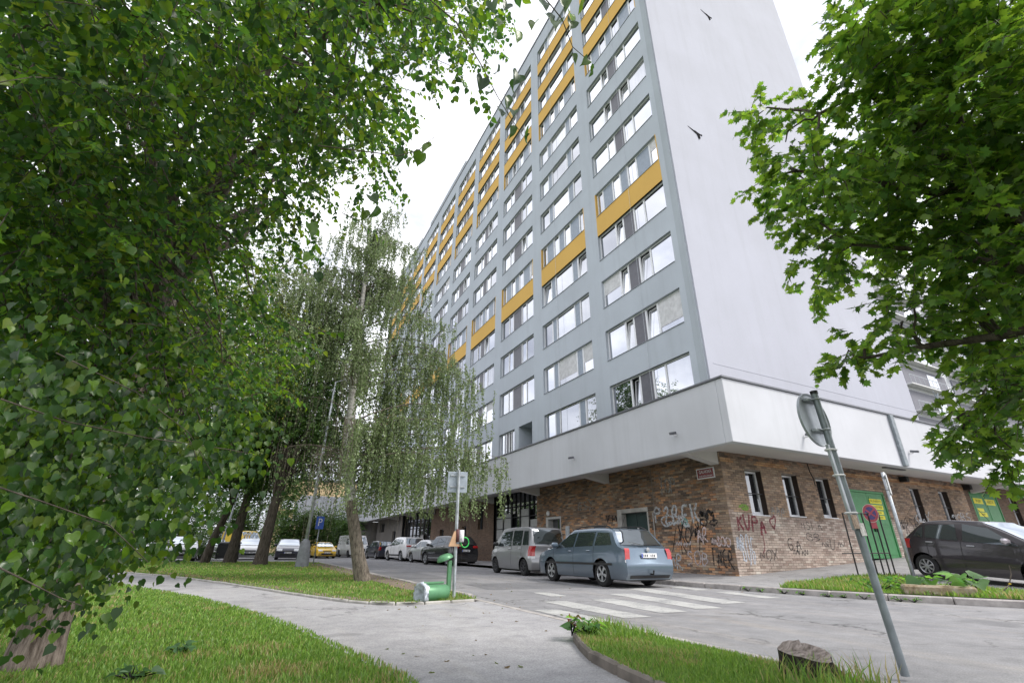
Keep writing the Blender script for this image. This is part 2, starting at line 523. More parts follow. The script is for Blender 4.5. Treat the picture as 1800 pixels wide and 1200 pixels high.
M['far_ground'] = ground_mat('far_ground', [(0.3, (0.06, 0.09, 0.03)), (0.7, (0.13, 0.13, 0.07))], 0.2)
# ================================================================== ground
def sheet(name, poly, z, m, parent=None, zf=None):
    mb = MB()
    mb.add([(x, y, (zf(x, y) if zf else z)) for x, y in poly], [tuple(range(len(poly)))])
    return mb.obj(name, m, parent)

def area2(poly):
    return sum(poly[i][0] * poly[(i + 1) % len(poly)][1] - poly[(i + 1) % len(poly)][0] * poly[i][1] for i in range(len(poly)))
def ccw(poly): return poly if area2(poly) > 0 else poly[::-1]

def slope_z(x, y=11.3):
    """pavement east of the road: kerb height, rising to the east along the wall and falling again towards the street"""
    return 0.11 + max(0.0, 0.03 + 0.0565 * (x - 13.2)) * min(1.0, max(0.0, (y - 5.0) / 5.5))

tag(sheet('ground', [(-900, -900), (900, -900), (900, 1200), (-900, 1200)], -0.06, M['far_ground']), kind='structure')

EKERB = [(10.95, 75), (10.92, 40), (10.9, 20), (10.86, 12.5), (10.78, 10.6), (10.95, 9.2), (11.25, 7.4), (11.7, 5.9), (12.35, 4.5), (13.6, 2.6), (15.6, 0.4), (19, -2.6), (26, -8), (40, -18)]
road_poly = ccw([(4.08, -40), (4.08, 34.2), (2.5, 35.4), (-14, 35.8), (-60, 36.0), (-60, 78), (10.95, 78)] + EKERB + [(40, -40)])
road = tag(sheet('road', road_poly, 0.0, M['asphalt']), kind='structure')

# worn zebra stripes lying on the road
m, nt, b = mat('zebra_paint')
w1 = noise(nt, pos(nt), 1.6, 6, 0.7); w2 = noise(nt, pos(nt), 24, 4, 0.7)
wk = mixc(nt, 0.45, w1, w2)
nt.links.new(ramp(nt, wk, [(0.41, (0.24, 0.24, 0.25)), (0.49, (0.40, 0.40, 0.39)), (0.64, (0.52, 0.52, 0.505))]), b.inputs['Base Color'])
b.inputs['Roughness'].default_value = 0.75
M['zebra'] = m
rz = random.Random(4)
def worn_strip(x0, x1, y0, y1, jag=0.05, n=14, slant=0.0):
    L_, R2 = [], []
    for i in range(n + 1):
        t = i / n; y = y0 + (y1 - y0) * t; s = slant * (t - 0.5)
        L_.append((x0 + s + rz.uniform(-jag, jag) * 0.4, y)); R2.append((x1 + s + rz.uniform(-jag, jag) * 0.4, y))
    L_[0] = (L_[0][0], y0 + rz.uniform(0, .1)); R2[-1] = (R2[-1][0], y1 - rz.uniform(0, .1))
    return L_, R2
for x0, x1, y0, y1, sl in [(4.16, 4.58, 5.72, 7.42, 0.05), (4.95, 5.42, 6.05, 8.5, 0.10), (5.95, 6.5, 6.3, 8.5, 0.25), (7.0, 7.55, 6.45, 9.4, 0.45),
                           (8.25, 8.85, 6.9, 10.8, 0.75), (9.75, 10.2, 7.3, 8.9, 0.3), (10.0, 10.45, 9.4, 10.6, 0.2), (5.75, 6.1, 9.3, 10.3, 0.1)]:
    l, r = worn_strip(x0, x1, y0, y1, slant=sl)
    mb = MB()
    mb.grid([[(a[0], a[1], 0.004), (c[0], c[1], 0.004)] for a, c in zip(l, r)])
    mb.obj('zebra_stripe', M['zebra'], road)

# darker asphalt repair patches on the road
M['asphalt_patch'] = asphalt('asphalt_patch', (0.145, 0.147, 0.155), (0.19, 0.19, 0.20), warm=(0.22, 0.21, 0.2))
for poly in ([(5.2, 11.4), (7.9, 11.1), (8.2, 13.2), (5.4, 13.6)], [(4.4, 16.2), (6.0, 15.9), (6.1, 21), (4.5, 21.2)]):
    sheet('asphalt_patch', ccw(poly), 0.0035, M['asphalt_patch'], road)

# footpath
PATH_L = [(1.05, -12), (1.12, 0), (1.12, 4.0), (1.01, 4.6), (0.86, 5.46), (0.65, 6.65), (0.12, 8.65), (-0.74, 11.33), (-1.89, 13.82), (-3.6, 17.93), (-8, 25.5), (-16, 31), (-30, 34)]
PATH_R = [(-30, 35.6), (-15, 33.2), (-8, 28), (-4.2, 23.37), (-1.99, 19.19), (-0.32, 15.14), (0.82, 11.89), (1.62, 9.75), (2.1, 9.0), (2.6, 8.78), (3.3, 8.85), (4.08, 9.0)]
ISL = [(4.08, 5.45), (3.6, 5.2), (3.3, 4.95), (3.04, 4.46), (2.82, 3.97), (2.72, 3.54), (2.63, 3.1), (2.5, 1.5), (2.45, -12)]
path = tag(sheet('path', ccw(PATH_L + PATH_R + ISL), 0.005, M['path']), kind='structure')

lawn_left_poly = ccw([(1.05, -12)] + PATH_L[1:] + [(-60, 35), (-60, -12)])
lawn_mid_poly = ccw(PATH_R[:-1][::-1] + [(-30, 35.9), (-14, 35.75), (2.4, 35.3), (3.93, 34.1), (3.93, 9.05)][::1])
isl_poly = ccw([(3.93, 5.4)] + ISL[1:] + [(3.93, -12)])
def lawn_z(x, y): return 0.035 + 0.02 * math.sin(x * 0.9 + 1) * math.sin(y * 0.7)
def bumpy_sheet(name, poly, z0, m, step=0.5, amp=0.02, box=None):
    """flat n-gon at z0"""
    return sheet(name, poly, z0, m)
tag(bumpy_sheet('lawn', lawn_left_poly, 0.03, M['lawn']), kind='structure')
tag(bumpy_sheet('lawn', lawn_mid_poly, 0.045, M['lawn']), kind='structure')
tag(bumpy_sheet('lawn', isl_poly, 0.05, M['lawn']), kind='structure')
# trodden bare strips beside the path and the kerb
tag(sheet('bare_earth', ccw([(3.2, 11.5), (3.92, 10.4), (3.92, 30), (2.6, 31), (3.05, 22), (3.0, 17), (3.25, 14)]), 0.052, M['earth']), kind='structure')
tag(sheet('bare_earth', ccw([(-4.0, 23.4), (-1.9, 19.25), (-0.25, 15.2), (0.9, 11.95), (1.65, 9.85), (2.2, 9.1), (2.5, 9.0), (2.0, 9.75), (1.35, 11.6), (0.5, 14.2), (-0.4, 16.6), (-1.5, 19.8), (-3.3, 23.6)]), 0.049, M['earth']), kind='structure')
tag(sheet('bare_earth', ccw([(3.55, 5.15), (3.32, 4.9), (3.08, 4.45), (2.87, 3.97), (2.78, 3.54), (2.7, 3.1), (2.9, 3.1), (3.05, 3.9), (3.3, 4.4), (3.6, 4.8)]), 0.053, M['earth']), kind='structure')

# sloping pavement between road and buildings (strips, no overlaps)
mb = MB()
xs = [12.67, 13.75, 15, 18, 22, 28, 36, 60]
def ek_at(y):
    for (x0, y0), (x1, y1) in zip(EKERB, EKERB[1:]):
        if y1 <= y <= y0: return x0 + (x1 - x0) * (y0 - y) / (y0 - y1)
    return EKERB[-1][0]
ys = [75, 40, 20, 12.5, 11.9]
mb.grid([[(ek_at(y) + 0.14, y, 0.11), (12.67, y, 0.11), (14.3, y, slope_z(14.3))] for y in ys])
ys = [11.9, 10.6, 10.5, 9.2, 7.4, 5.9, 5.0, 4.5, 2.6, 0.4, -2.6, -8, -18]
rows = []
for y in ys:
    e = ek_at(y) + 0.14
    row = [(e, y, slope_z(e, y))]
    for x in xs:
        xx = max(x, e + 0.002 * x)
        row.append((xx, y, slope_z(xx, y)))
    rows.append(row)
mb.grid(rows)
tag(mb.obj('pavement', M['pave']), kind='structure')

# ---------------------------------------------------------------- kerbs, stone by stone
def kerb_run(pts, length, w, z0, h, m, name='kerb', jit=0.004, seed=1, zf=None):
    rr = random.Random(seed)
    root = tag(empty(name, (pts[0][0], pts[0][1], 0)), kind='structure')
    # resample
    P = [Vector((x, y)) for x, y in pts]
    seg = []
    cur = P[0]; i = 1; need = length
    samples = [P[0].copy()]
    while i < len(P):
        d = (P[i] - cur).length
        if d >= need:
            cur = cur + (P[i] - cur) * (need / d); samples.append(cur.copy()); need = length
        else:
            need -= d; cur = P[i]; i += 1
    o0 = pts[0]
    for a, c in zip(samples, samples[1:]):
        t = (c - a).normalized(); n = Vector((t.y, -t.x))
        zz = zf((a.x + c.x) / 2, (a.y + c.y) / 2) if zf else 0
        hh = h + rr.uniform(-jit, jit)
        ang = math.atan2(t.y, t.x) + rr.uniform(-.006, .006)
        mid = (a + c) / 2
        mx = Matrix.Translation((mid.x - o0[0], mid.y - o0[1], zz)) @ Matrix.Rotation(ang, 4, 'Z')
        ln = (c - a).length / 2 - 0.006
        k = MB(); k.bbox((-ln, -w / 2, z0), (ln, w / 2, hh), 0.018, mx)
        k.obj('kerb_stone', m, root)
    return root
kerb_run(EKERB[2:12], 1.0, 0.15, -0.05, 0.118, M['kerb'], seed=3, zf=lambda x, y: max(0, slope_z(x, y) - 0.11))
kerb_run([(4.005, 9.6), (4.0, 34.0), (2.4, 35.35), (-12, 35.7)], 1.0, 0.13, -0.05, 0.075, M['kerb'], seed=5)
kerb_run([(4.005, 9.6), (4.0, 5.3)], 1.0, 0.13, -0.05, 0.012, M['kerb'], seed=6, jit=0.002)
kerb_run([(4.0, 5.25), (4.0, -6)], 1.0, 0.13, -0.05, 0.075, M['kerb'], seed=7)
kerb_run(ISL[1:], 0.5, 0.06, -0.05, 0.085, plain('edging_concrete', (0.20, 0.175, 0.155), 0.95, vary=0.3), seed=8)
kerb_run(PATH_L[2:-2], 0.5, 0.05, -0.05, 0.022, M['conc'], seed=9)
kerb_run([(x, y) for x, y in PATH_R[2:]], 0.5, 0.05, -0.05, 0.052, M['conc'], seed=10)

# ================================================================== building
FX, FY = 13.44, 10.95            # tower facade plane and end-wall plane
TY1, TX1, TZ1 = 71.2, 27.63, 40.25
SILL0, ST, WH = 6.274, 2.80, 1.543
C0, CP, CW = 11.62, 5.925, 4.83
NC, NR = 10, 12
rb = random.Random(11)

tower = tag(empty('apartment_tower', (FX, FY, 0)), 'tall grey apartment tower with yellow spandrels and a blank white end wall', 'building')
tower.location = (0, 0, 0)
fac, yel = MB(), []
zs0 = 5.0
def fq(mb, y0, y1, z0, z1, x=FX): mb.quad((x, y1, z0), (x, y0, z0), (x, y0, z1), (x, y1, z1))
edges = [FY]
for i in range(NC): edges += [C0 + CP * i, C0 + CP * i + CW]
edges.append(TY1)
for i in range(0, len(edges), 2):
    fq(fac, edges[i] if i else FY + 0.36, edges[i + 1], zs0, TZ1)
DEP = 0.24
win_parent = tower
def reveal(mb, y0, y1, z0, z1, d=DEP, sides=True):
    mb.quad((FX, y0, z0), (FX, y1, z0), (FX + d, y1, z0), (FX + d, y0, z0))
    mb.quad((FX, y1, z1), (FX, y0, z1), (FX + d, y0, z1), (FX + d, y1, z1))
    if sides:
        mb.quad((FX, y1, z0), (FX, y1, z1), (FX + d, y1, z1), (FX + d, y1, z0))
        mb.quad((FX, y0, z1), (FX, y0, z0), (FX + d, y0, z0), (FX + d, y0, z1))

TYPES = {
    'A': [('p', 1.32), ('s', .58), ('d', .80), ('s', .72), ('p', 1.41)],
    'B': [('p', .98), ('b', .48), ('p', 1.82), ('b', .55), ('p', 1.0)],
    'C': [('p', .52), ('b', .86), ('s', .62), ('b', .62), ('s', .66), ('b', .98), ('p', .57)],
    'D': [('p', .9), ('p', .5), ('d', 1.0), ('s', .5), ('p', .93)],
}
M['blind'] = plain('roller_blind', (.68, .68, .70), .6, vary=.15)
def window(y0, y1, z0, z1, typ, detail, opens=(), n_row=1):
    """framed window band: mullioned frame, panes and grey infill panels; y1 is its left end seen from the street"""
    xf0, xf1 = FX + 0.13, FX + 0.20
    fr = MB()
    t = 0.055
    fr.bbox((xf0, y0, z0), (xf1, y1, z0 + t), 0.006); fr.bbox((xf0, y0, z1 - t), (xf1, y1, z1), 0.006)
    fr.bbox((xf0, y0, z0 + t), (xf1, y0 + t, z1 - t), 0.006); fr.bbox((xf0, y1 - t, z0 + t), (xf1, y1, z1 - t), 0.006)
    spec = TYPES[typ]
    tot = sum(w for _, w in spec); sc = (y1 - y0) / tot
    y = y1
    cells = []
    for k, (ty, w) in enumerate(spec):
        ya, yb = y - w * sc, y
        cells.append((ty, ya, yb))
        if k < len(spec) - 1:
            hw = 0.05
            fr.bbox((xf0, ya - hw, z0 + t), (xf1, ya + hw, z1 - t), 0.006)
        y = ya
    wo = fr.obj('window', M['pvc'], tower)
    pan, inf_d, inf_b = MB(), MB(), MB()
    for k, (ty, ya, yb) in enumerate(cells):
        a, c = ya + 0.045, yb - 0.045
        xg = FX + 0.165
        if ty in 'ps':
            if k in opens:
                # sash tilted inwards at the top, dark sheet behind stands in for room shade
                g = MB(); tl = 0.16
                g.quad((FX + 0.42, c + .1, z0), (FX + 0.42, a - .1, z0), (FX + 0.42, a - .1, z1), (FX + 0.42, c + .1, z1))
                g.obj('room_shade_sheet', M['interior'], wo)
                sM = Matrix.Translation((xg, 0, z0 + t)) @ Matrix.Rotation(R_(5), 4, 'Y')
                h = z1 - z0 - 2 * t - 0.03
                s_ = MB(); f_ = 0.05
                for lo, hi in (((-.02, a, 0), (.02, a + f_, h)), ((-.02, c - f_, 0), (.02, c, h)), ((-.02, a + f_, 0), (.02, c - f_, f_)), ((-.02, a + f_, h - f_), (.02, c - f_, h))):
                    s_.bbox(lo, hi, 0.005, sM)
                s_.obj('sash', M['pvc'], wo)
                q = MB(); q.quad(*[tuple(sM @ Vector(v)) for v in ((0, c - f_, f_), (0, a + f_, f_), (0, a + f_, h - f_), (0, c - f_, h - f_))])
                q.obj('pane', M['glass'], wo)
                continue
            tgt = MB() if detail else pan
            e1, e2 = rb.uniform(-.004, .004), rb.uniform(-.004, .004)
            tgt.quad((xg + e1, c, z0 + t), (xg + e2, a, z0 + t), (xg + e2 + e1, a, z1 - t), (xg + 2 * e1, c, z1 - t))
            if detail: tgt.obj('pane', M['glass'], wo)
            if n_row > 0 and rb.random() < 0.06:
                bz = z1 - t - (z1 - z0) * rb.uniform(.18, .75); bl = MB()
                k_ = 0; zz = z1 - t
                while zz > bz and k_ < 30:
                    bl.quad((xg - .012, c, zz - .048), (xg - .012, a, zz - .048), (xg - .020, a, zz), (xg - .020, c, zz)); zz -= .05; k_ += 1
                bl.obj('roller_blind', M['blind'], wo)
        else:
            tgt = MB() if detail else (inf_d if ty == 'd' else inf_b)
            tgt.bbox((xg - 0.03, a - 0.03, z0 + t), (xg + 0.02, c + 0.03, z1 - t), 0.004)
            if detail: tgt.obj('infill_panel', M['panel_dark' if ty == 'd' else 'panel_blue'], wo)
    for mb_, nm, mm in ((pan, 'pane', 'glass'), (inf_d, 'infill_panel', 'panel_dark'), (inf_b, 'infill_panel', 'panel_blue')):
        if mb_.v: mb_.obj(nm, M[mm], wo)
    sl = MB()
    sl.bbox((FX - 0.035, y0 + 0.005, z0 - 0.022), (FX + 0.13, y1 - 0.005, z0 - 0.002), 0.004)
    sl.obj('sill', M['sill'], wo)
    return wo

for i in range(NC):
    y0, y1 = C0 + CP * i, C0 + CP * i + CW
    prev = zs0
    for n in range(NR):
        z0 = SILL0 + ST * n; z1 = z0 + WH
        if n == 0: z0 = 5.55
        ysp = n in (4, 9, 10, 11)
        wy0, wy1 = y0, y1
        if i == 2 and n == 0:
            # loggia mouth beside a short window
            fq(fac, y0, y1, prev, z0)
            lg0, lg1 = y0 + 0.3, y0 + 2.0
            fq(fac, y0, lg0, z0, z1); fq(fac, lg1, lg1 + 0.55, z0, z1)
            lo_ = MB()
            reveal(lo_, lg0, lg1, z0, z1, 1.5)
            fq(lo_, lg0, lg1, z0, z1, FX + 1.5)
            lo_.obj('loggia', M['grey'], tower)
            wy0 = lg1 + 0.55
        elif ysp:
            q = MB()
            q.bbox((FX - 0.006, y0 + 0.0, prev), (FX + 0.1, y1, z0 - 0.0), 0.003)
            q.obj('yellow_spandrel', M['yellow'], tower)
        else:
            fq(fac, y0, y1, prev, z0)
        if n in (4, 8):
            reveal(fac, wy0, wy1, z0, z1, sides=False); q = MB()
            for ya, yb in ((wy0 - 0.0, wy0 + 0.055), (wy1 - 0.055, wy1)):
                q = MB(); q.bbox((FX - 0.005, ya, z0), (FX + 0.24, yb, z1), 0.003)
                q.obj('yellow_reveal', M['yellow'], tower)
            wy0 += 0.055; wy1 -= 0.055
        else:
            reveal(fac, wy0, wy1, z0, z1)
        typ = 'C' if n in (4, 8) else ('A' if i == 0 or n > 8 else 'B' if i == 1 else 'D' if i in (2, 4, 7) else 'A')
        if i == 1: typ = 'C' if n in (4, 8) else 'B'
        if i == 2 and n == 0: typ = 'A'
        spec = TYPES[typ]
        opens = [k for k, (ty, _) in enumerate(spec) if ty == 's' and rb.random() < 0.16] if i < 5 else []
        if i == 0 and n in (0, 1, 2): opens = [1] if n == 0 else [1, 3]
        if i == 1 and n == 3: opens = [0, 4]
        window(wy0, wy1, z0, z1, typ, True, opens, n)
        prev = z1
    fq(fac, y0, y1, prev, TZ1)
fac.obj('facade', M['grey'], tower)
# corner pier, white end wall, roof, back
c = MB(); c.bbox((FX - 0.03, FY, zs0), (FX + 0.3, FY + 0.355, TZ1), 0.01); c.obj('corner_pier', M['grey_corner'], tower)
e = MB()
e.box((FX + 0.02, FY - 0.06, 4.2), (TX1, FY + 0.1, TZ1 + 0.1))
e.obj('end_wall', M['white_wall'], tower)
e = MB()
e.quad((TX1 - .05, FY + .1, 4.2), (TX1 - .05, TY1, 4.2), (TX1 - .05, TY1, TZ1), (TX1 - .05, FY + .1, TZ1))
e.quad((FX, TY1, 4.2), (TX1, TY1, 4.2), (TX1, TY1, TZ1), (FX, TY1, TZ1))
e.obj('rear_wall', M['grey'], tower)
e = MB(); e.box((FX - 0.06, FY - 0.1, TZ1 - 0.02), (TX1 + 0.05, TY1, TZ1 + 0.14)); e.obj('roof', M['cap'], tower)
e = MB(); e.box((FX - 0.03, 38.4, TZ1 + 0.145), (TX1 - 4, 51, TZ1 + 0.75)); e.obj('roof_parapet', M['grey_corner'], tower)
e = MB(); e.box((FX - 0.03, 54.8, TZ1 + 0.145), (TX1 - 4, 66, TZ1 + 0.75)); e.obj('roof_parapet', M['grey_corner'], tower)
# lightning conductor wires down the facade
for yw in (13.75, 20.6):
    w = MB(); w.tube([(FX - 0.05, yw, 5.9), (FX - 0.05, yw, TZ1)], 0.007, 4); w.obj('conductor_wire', M['galv'], tower)
# swift silhouettes on the end wall
for (bx_, bz_) in ((18.65, 30.85), (15.37, 19.42)):
    sw = [(-.42, .10), (-.10, .035), (.02, .05), (.10, .02), (.33, -.01), (.36, .03), (.39, -.02), (.36, -.06), (.30, -.055), (.22, -.045), (.25, -.19), (.20, -.24), (.15, -.20), (.14, -.30), (.10, -.20), (.05, -.09), (-.05, -.05)]
    s_ = MB(); s_.prism([(x * 1.15, z * 1.5) for x, z in sw], 0, 0.015, Matrix.Translation((bx_, FY - 0.062, bz_)) @ Matrix.Rotation(R_(90), 4, 'X'))
    s_.obj('bird_silhouette', M['matte_black'], tower)
# thin expansion seam and a ledge line low on the end wall
w = MB(); w.bbox((FX + .3, FY - 0.068, 7.12), (TX1 - 0.02, FY - 0.055, 7.16), 0.002); w.obj('wall_seam', M['white_wall'], tower)
# ================================================================== low base building
BX, BY = 13.75, 11.30            # brick planes
annex = tag(empty('base_building', (0, 0, 0)), 'low brick base building with an overhanging white band under the tower', 'building')
AX, AY = 12.0, 9.3
ZB, ZT = 3.82, 5.80
q = MB(); q.bbox((AX, AY + .26, ZB), (AX + .25, 63.9, ZT), 0.012); q.obj('fascia', M['band'], annex)
q = MB(); q.bbox((AX, AY, ZB), (62, AY + .255, ZT), 0.012); q.obj('fascia', M['band'], annex)
q = MB(); q.box((AX - .05, AY + .32, ZT + .003), (AX + .3, 63.9, ZT + .06)); q.obj('coping', M['cap'], annex)
q = MB(); q.box((AX - .05, AY - .05, ZT + .003), (62, AY + .315, ZT + .06)); q.obj('coping', M['cap'], annex)
q = MB()
q.quad((AX + .2, AY + .2, ZB + .03), (AX + .2, 63.9, ZB + .03), (BX + .2, 63.9, 4.05), (BX + .2, BY + .2, 4.05))
q.quad((62, AY + .2, ZB + .03), (AX + .2, AY + .2, ZB + .03), (BX + .2, BY + .2, 4.05), (62, BY + .2, 4.05))
q.obj('soffit', M['soffit'], annex)
q = MB(); q.box((AX + .26, AY + .26, ZT - .35), (62, 63.9, ZT - .2)); q.obj('roof_deck', M['cap'], annex)
def bracket(at, left):
    w = 0.17
    prof = [(0.28, ZB + .02), (1.72, ZB - .22), (1.72, 4.08), (0.28, ZB + .08)]
    mb = MB()
    if left: vs = [(AX + d, at + s, z) for s in (-w, w) for d, z in prof]
    else: vs = [(at + s, AY + d * 1.12, z) for s in (-w, w) for d, z in prof]
    mb.add(vs, [(0, 1, 2, 3), (7, 6, 5, 4), (0, 4, 5, 1), (1, 5, 6, 2), (2, 6, 7, 3), (3, 7, 4, 0)])
    mb.obj('bracket', M['soffit'], annex)
for yy in (11.52, 17.5, 23.65, 29.6, 35.6, 41.6, 47.6, 53.6): bracket(yy, True)
for xx in (31.3, 37.3): bracket(xx, False)

# dark box added behind the walls to block sky gaps and light leaks
q = MB(); q.box((BX + .5, BY + .5, -.05), (61.9, 63.8, 4.2)); q.obj('light_block_core', M['interior'], annex)
# ---- brick walls
BRL, BRH, JT = 0.250, 0.065, 0.012
PAL_L = [(.27, .16, .10), (.205, .135, .092), (.13, .098, .078), (.33, .19, .105), (.39, .205, .10), (.235, .17, .125), (.31, .235, .165), (.16, .112, .082)]
PAL_R = [(.31, .215, .15), (.26, .185, .13), (.36, .245, .16), (.20, .145, .11), (.32, .24, .175)]
PAL_RL = [(.42, .34, .285), (.36, .285, .235), (.46, .38, .32), (.30, .225, .185), (.40, .315, .265)]
PAL_HL = [(.42, .24, .12), (.36, .19, .09), (.46, .29, .16)]
rbk = random.Random(21)
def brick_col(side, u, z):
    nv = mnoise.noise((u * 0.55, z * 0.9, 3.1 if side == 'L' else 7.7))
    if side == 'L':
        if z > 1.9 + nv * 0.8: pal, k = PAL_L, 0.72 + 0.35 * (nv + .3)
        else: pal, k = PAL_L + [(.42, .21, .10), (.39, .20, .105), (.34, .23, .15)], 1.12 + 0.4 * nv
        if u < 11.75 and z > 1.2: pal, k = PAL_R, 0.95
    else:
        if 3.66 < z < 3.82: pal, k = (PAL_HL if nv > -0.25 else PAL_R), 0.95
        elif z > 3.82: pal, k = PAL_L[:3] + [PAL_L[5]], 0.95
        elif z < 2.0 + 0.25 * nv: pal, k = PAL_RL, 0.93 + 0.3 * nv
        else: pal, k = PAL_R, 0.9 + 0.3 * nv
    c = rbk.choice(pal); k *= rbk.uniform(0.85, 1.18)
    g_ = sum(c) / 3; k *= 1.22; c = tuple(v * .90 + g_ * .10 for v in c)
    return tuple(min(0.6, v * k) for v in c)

def wall_pt(side, u, d, z):
    """d: depth outwards from the brick plane"""
    return (BX - d, u, z) if side == 'L' else (u, BY - d, z)

def cut_rects(u0, u1, z0, z1, ops):
    us = sorted({u0, u1, *[min(max(v, u0), u1) for o in ops for v in o[:2]]})
    out = []
    for a, c in zip(us, us[1:]):
        if c - a < 1e-6: continue
        m_ = (a + c) / 2
        cuts = sorted((o[2], o[3]) for o in ops if o[0] <= m_ <= o[1])
        z = z0
        for p, q_ in cuts:
            if p > z: out.append((a, c, z, p))
            z = max(z, q_)
        if z < z1: out.append((a, c, z, z1))
    return out

def brick_wall(side, u0, u1, z0, z1, ops, name_wall, n_obj, first):
    back = MB()
    for a, c, p, q_ in cut_rects(u0, u1, z0, z1, ops):
        back.quad(*[wall_pt(side, u, -0.012, z) for u, z in ((a, p), (c, p), (c, q_), (a, q_))])
    # opening returns
    for (a, c, p, q_) in ops:
        for (ua, za), (ub, zb) in (((a, p), (a, q_)), ((a, q_), (c, q_)), ((c, q_), (c, p))):
            back.quad(wall_pt(side, ua, -0.012, za), wall_pt(side, ub, -0.012, zb), wall_pt(side, ub, -0.45, zb), wall_pt(side, ua, -0.45, za))
    wo = back.obj(name_wall, M['mortar'], annex)
    singles, mass = [], MB()
    nr = int((z1 - z0) / (BRH + JT))
    for r in range(nr):
        za = z0 + r * (BRH + JT) + JT; zb = za + BRH
        off = 0.5 * (BRL + JT) * (r % 2) + rbk.uniform(-.012, .012)
        k = -1
        while True:
            ua = u0 + off + k * (BRL + JT); k += 1
            ub = ua + BRL
            if ua >= u1: break
            ua2, ub2 = max(ua, u0), min(ub, u1)
            if ub2 - ua2 < 0.03: continue
            segs = [(ua2, ub2)]
            for o in ops:
                if zb > o[2] + .01 and za < o[3] - .01:
                    ns = []
                    for a, c in segs:
                        if c <= o[0] or a >= o[1]: ns.append((a, c)); continue
                        if a < o[0]: ns.append((a, o[0]))
                        if c > o[1]: ns.append((o[1], c))
                    segs = ns
            for a, c in segs:
                if c - a < 0.025: continue
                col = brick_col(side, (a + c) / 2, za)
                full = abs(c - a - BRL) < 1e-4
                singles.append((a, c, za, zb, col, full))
    # the ones nearest the corner become single pieces
    vis = [s for s in singles if s[5] and s[2] > first[1] and s[2] < first[2]]
    vis.sort(key=lambda s: abs(s[0] - first[0]))
    chosen = set(id(s) for s in vis[:n_obj])
    variants = {}
    for s in singles:
        a, c, za, zb, col, full = s
        pr = rbk.uniform(-.003, .004)
        if id(s) in chosen:
            key = tuple(int(v * 40) for v in col)
            me = variants.get(key)
            if me is None:
                kb = MB(); kb.cur = col
                lo, hi = ((-0.012, -BRL / 2, -BRH / 2), (0.012, BRL / 2, BRH / 2)) if side == 'L' else ((-BRL / 2, -0.012, -BRH / 2), (BRL / 2, 0.012, BRH / 2))
                kb.bbox(lo, hi, 0.004)
                me = variants[key] = kb.mesh('brick', M['brick'])
            o = bpy.data.objects.new('brick', me); link(o, wo)
            o.location = wall_pt(side, (a + c) / 2, pr, (za + zb) / 2)
        else:
            mass.cur = col
            lo = wall_pt(side, a, -0.014, za); hi = wall_pt(side, c, pr + 0.010, zb)
            x0, x1 = sorted((lo[0], hi[0])); y0, y1 = sorted((lo[1], hi[1]))
            mass.box((x0, y0, za), (x1, y1, zb))
    mo = mass.obj('brickwork', M['brick'], wo); mo['kind'] = 'stuff'
    return wo

L_OPS = [(15.08, 16.98, -0.2, 2.46), (21.45, 22.92, -0.2, 2.44), (17.82, 18.72, 1.25, 1.85)]
R_OPS = [(14.87, 15.73, 2.02, 3.49), (16.85, 17.73, 2.05, 3.49), (18.84, 19.67, 2.07, 3.49), (20.80, 23.35, 0.0, 3.20),
         (25.55, 26.30, 2.13, 3.52), (28.05, 28.88, 2.18, 3.54)]
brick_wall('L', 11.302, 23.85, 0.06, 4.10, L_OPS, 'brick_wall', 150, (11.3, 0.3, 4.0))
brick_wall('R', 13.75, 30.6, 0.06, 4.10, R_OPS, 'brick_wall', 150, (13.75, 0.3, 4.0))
# farther brickwork: courses too small to tell apart
m, nt, b = mat('far_brickwork')
tb = N(nt, 'ShaderNodeTexBrick', Scale=1.0); tb.inputs['Brick Width'].default_value = 0.262; tb.inputs['Row Height'].default_value = 0.077
tb.inputs['Mortar Size'].default_value = 0.010
tb.inputs['Color1'].default_value = (.19, .115, .075, 1); tb.inputs['Color2'].default_value = (.11, .065, .045, 1); tb.inputs['Mortar'].default_value = (.16, .135, .11, 1)
g = nt.nodes.new('ShaderNodeNewGeometry'); sp = nt.nodes.new('ShaderNodeSeparateXYZ'); cb = nt.nodes.new('ShaderNodeCombineXYZ')
nt.links.new(g.outputs['Position'], sp.inputs[0])
ad = N(nt, 'ShaderNodeMath'); ad.operation = 'ADD'
nt.links.new(sp.outputs['X'], ad.inputs[0]); nt.links.new(sp.outputs['Y'], ad.inputs[1])
nt.links.new(ad.outputs[0], cb.inputs['X']); nt.links.new(sp.outputs['Z'], cb.inputs['Y'])
nt.links.new(cb.outputs[0], tb.inputs['Vector'])
nz = noise(nt, pos(nt), 0.8, 5)
nt.links.new(mixc(nt, 0.5, tb.outputs['Color'], ramp(nt, nz, [(0.3, (.35, .35, .35)), (0.7, (.75, .75, .75))]), 'OVERLAY'), b.inputs['Base Color'])
b.inputs['Roughness'].default_value = 0.95
M['far_brick'] = m
def plane_wall(side, u0, u1, z0, z1, ops, name, m_):
    w = MB()
    for a, c, p, q_ in cut_rects(u0, u1, z0, z1, ops):
        w.quad(*[wall_pt(side, u, 0.0, z) for u, z in ((a, p), (c, p), (c, q_), (a, q_))])
    for (a, c, p, q_) in ops:
        for (ua, za), (ub, zb) in (((a, p), (a, q_)), ((a, q_), (c, q_)), ((c, q_), (c, p)), ((c, p), (a, p))):
            w.quad(wall_pt(side, ua, 0, za), wall_pt(side, ub, 0, zb), wall_pt(side, ub, -0.4, zb), wall_pt(side, ua, -0.4, za))
    return w.obj(name, m_, annex)
plane_wall('R', 30.6, 62, 0.06, 4.1, [(31.1, 34.0, 0.2, 3.68), (35.4, 36.2, 2.2, 3.66)], 'brick_wall', M['far_brick'])
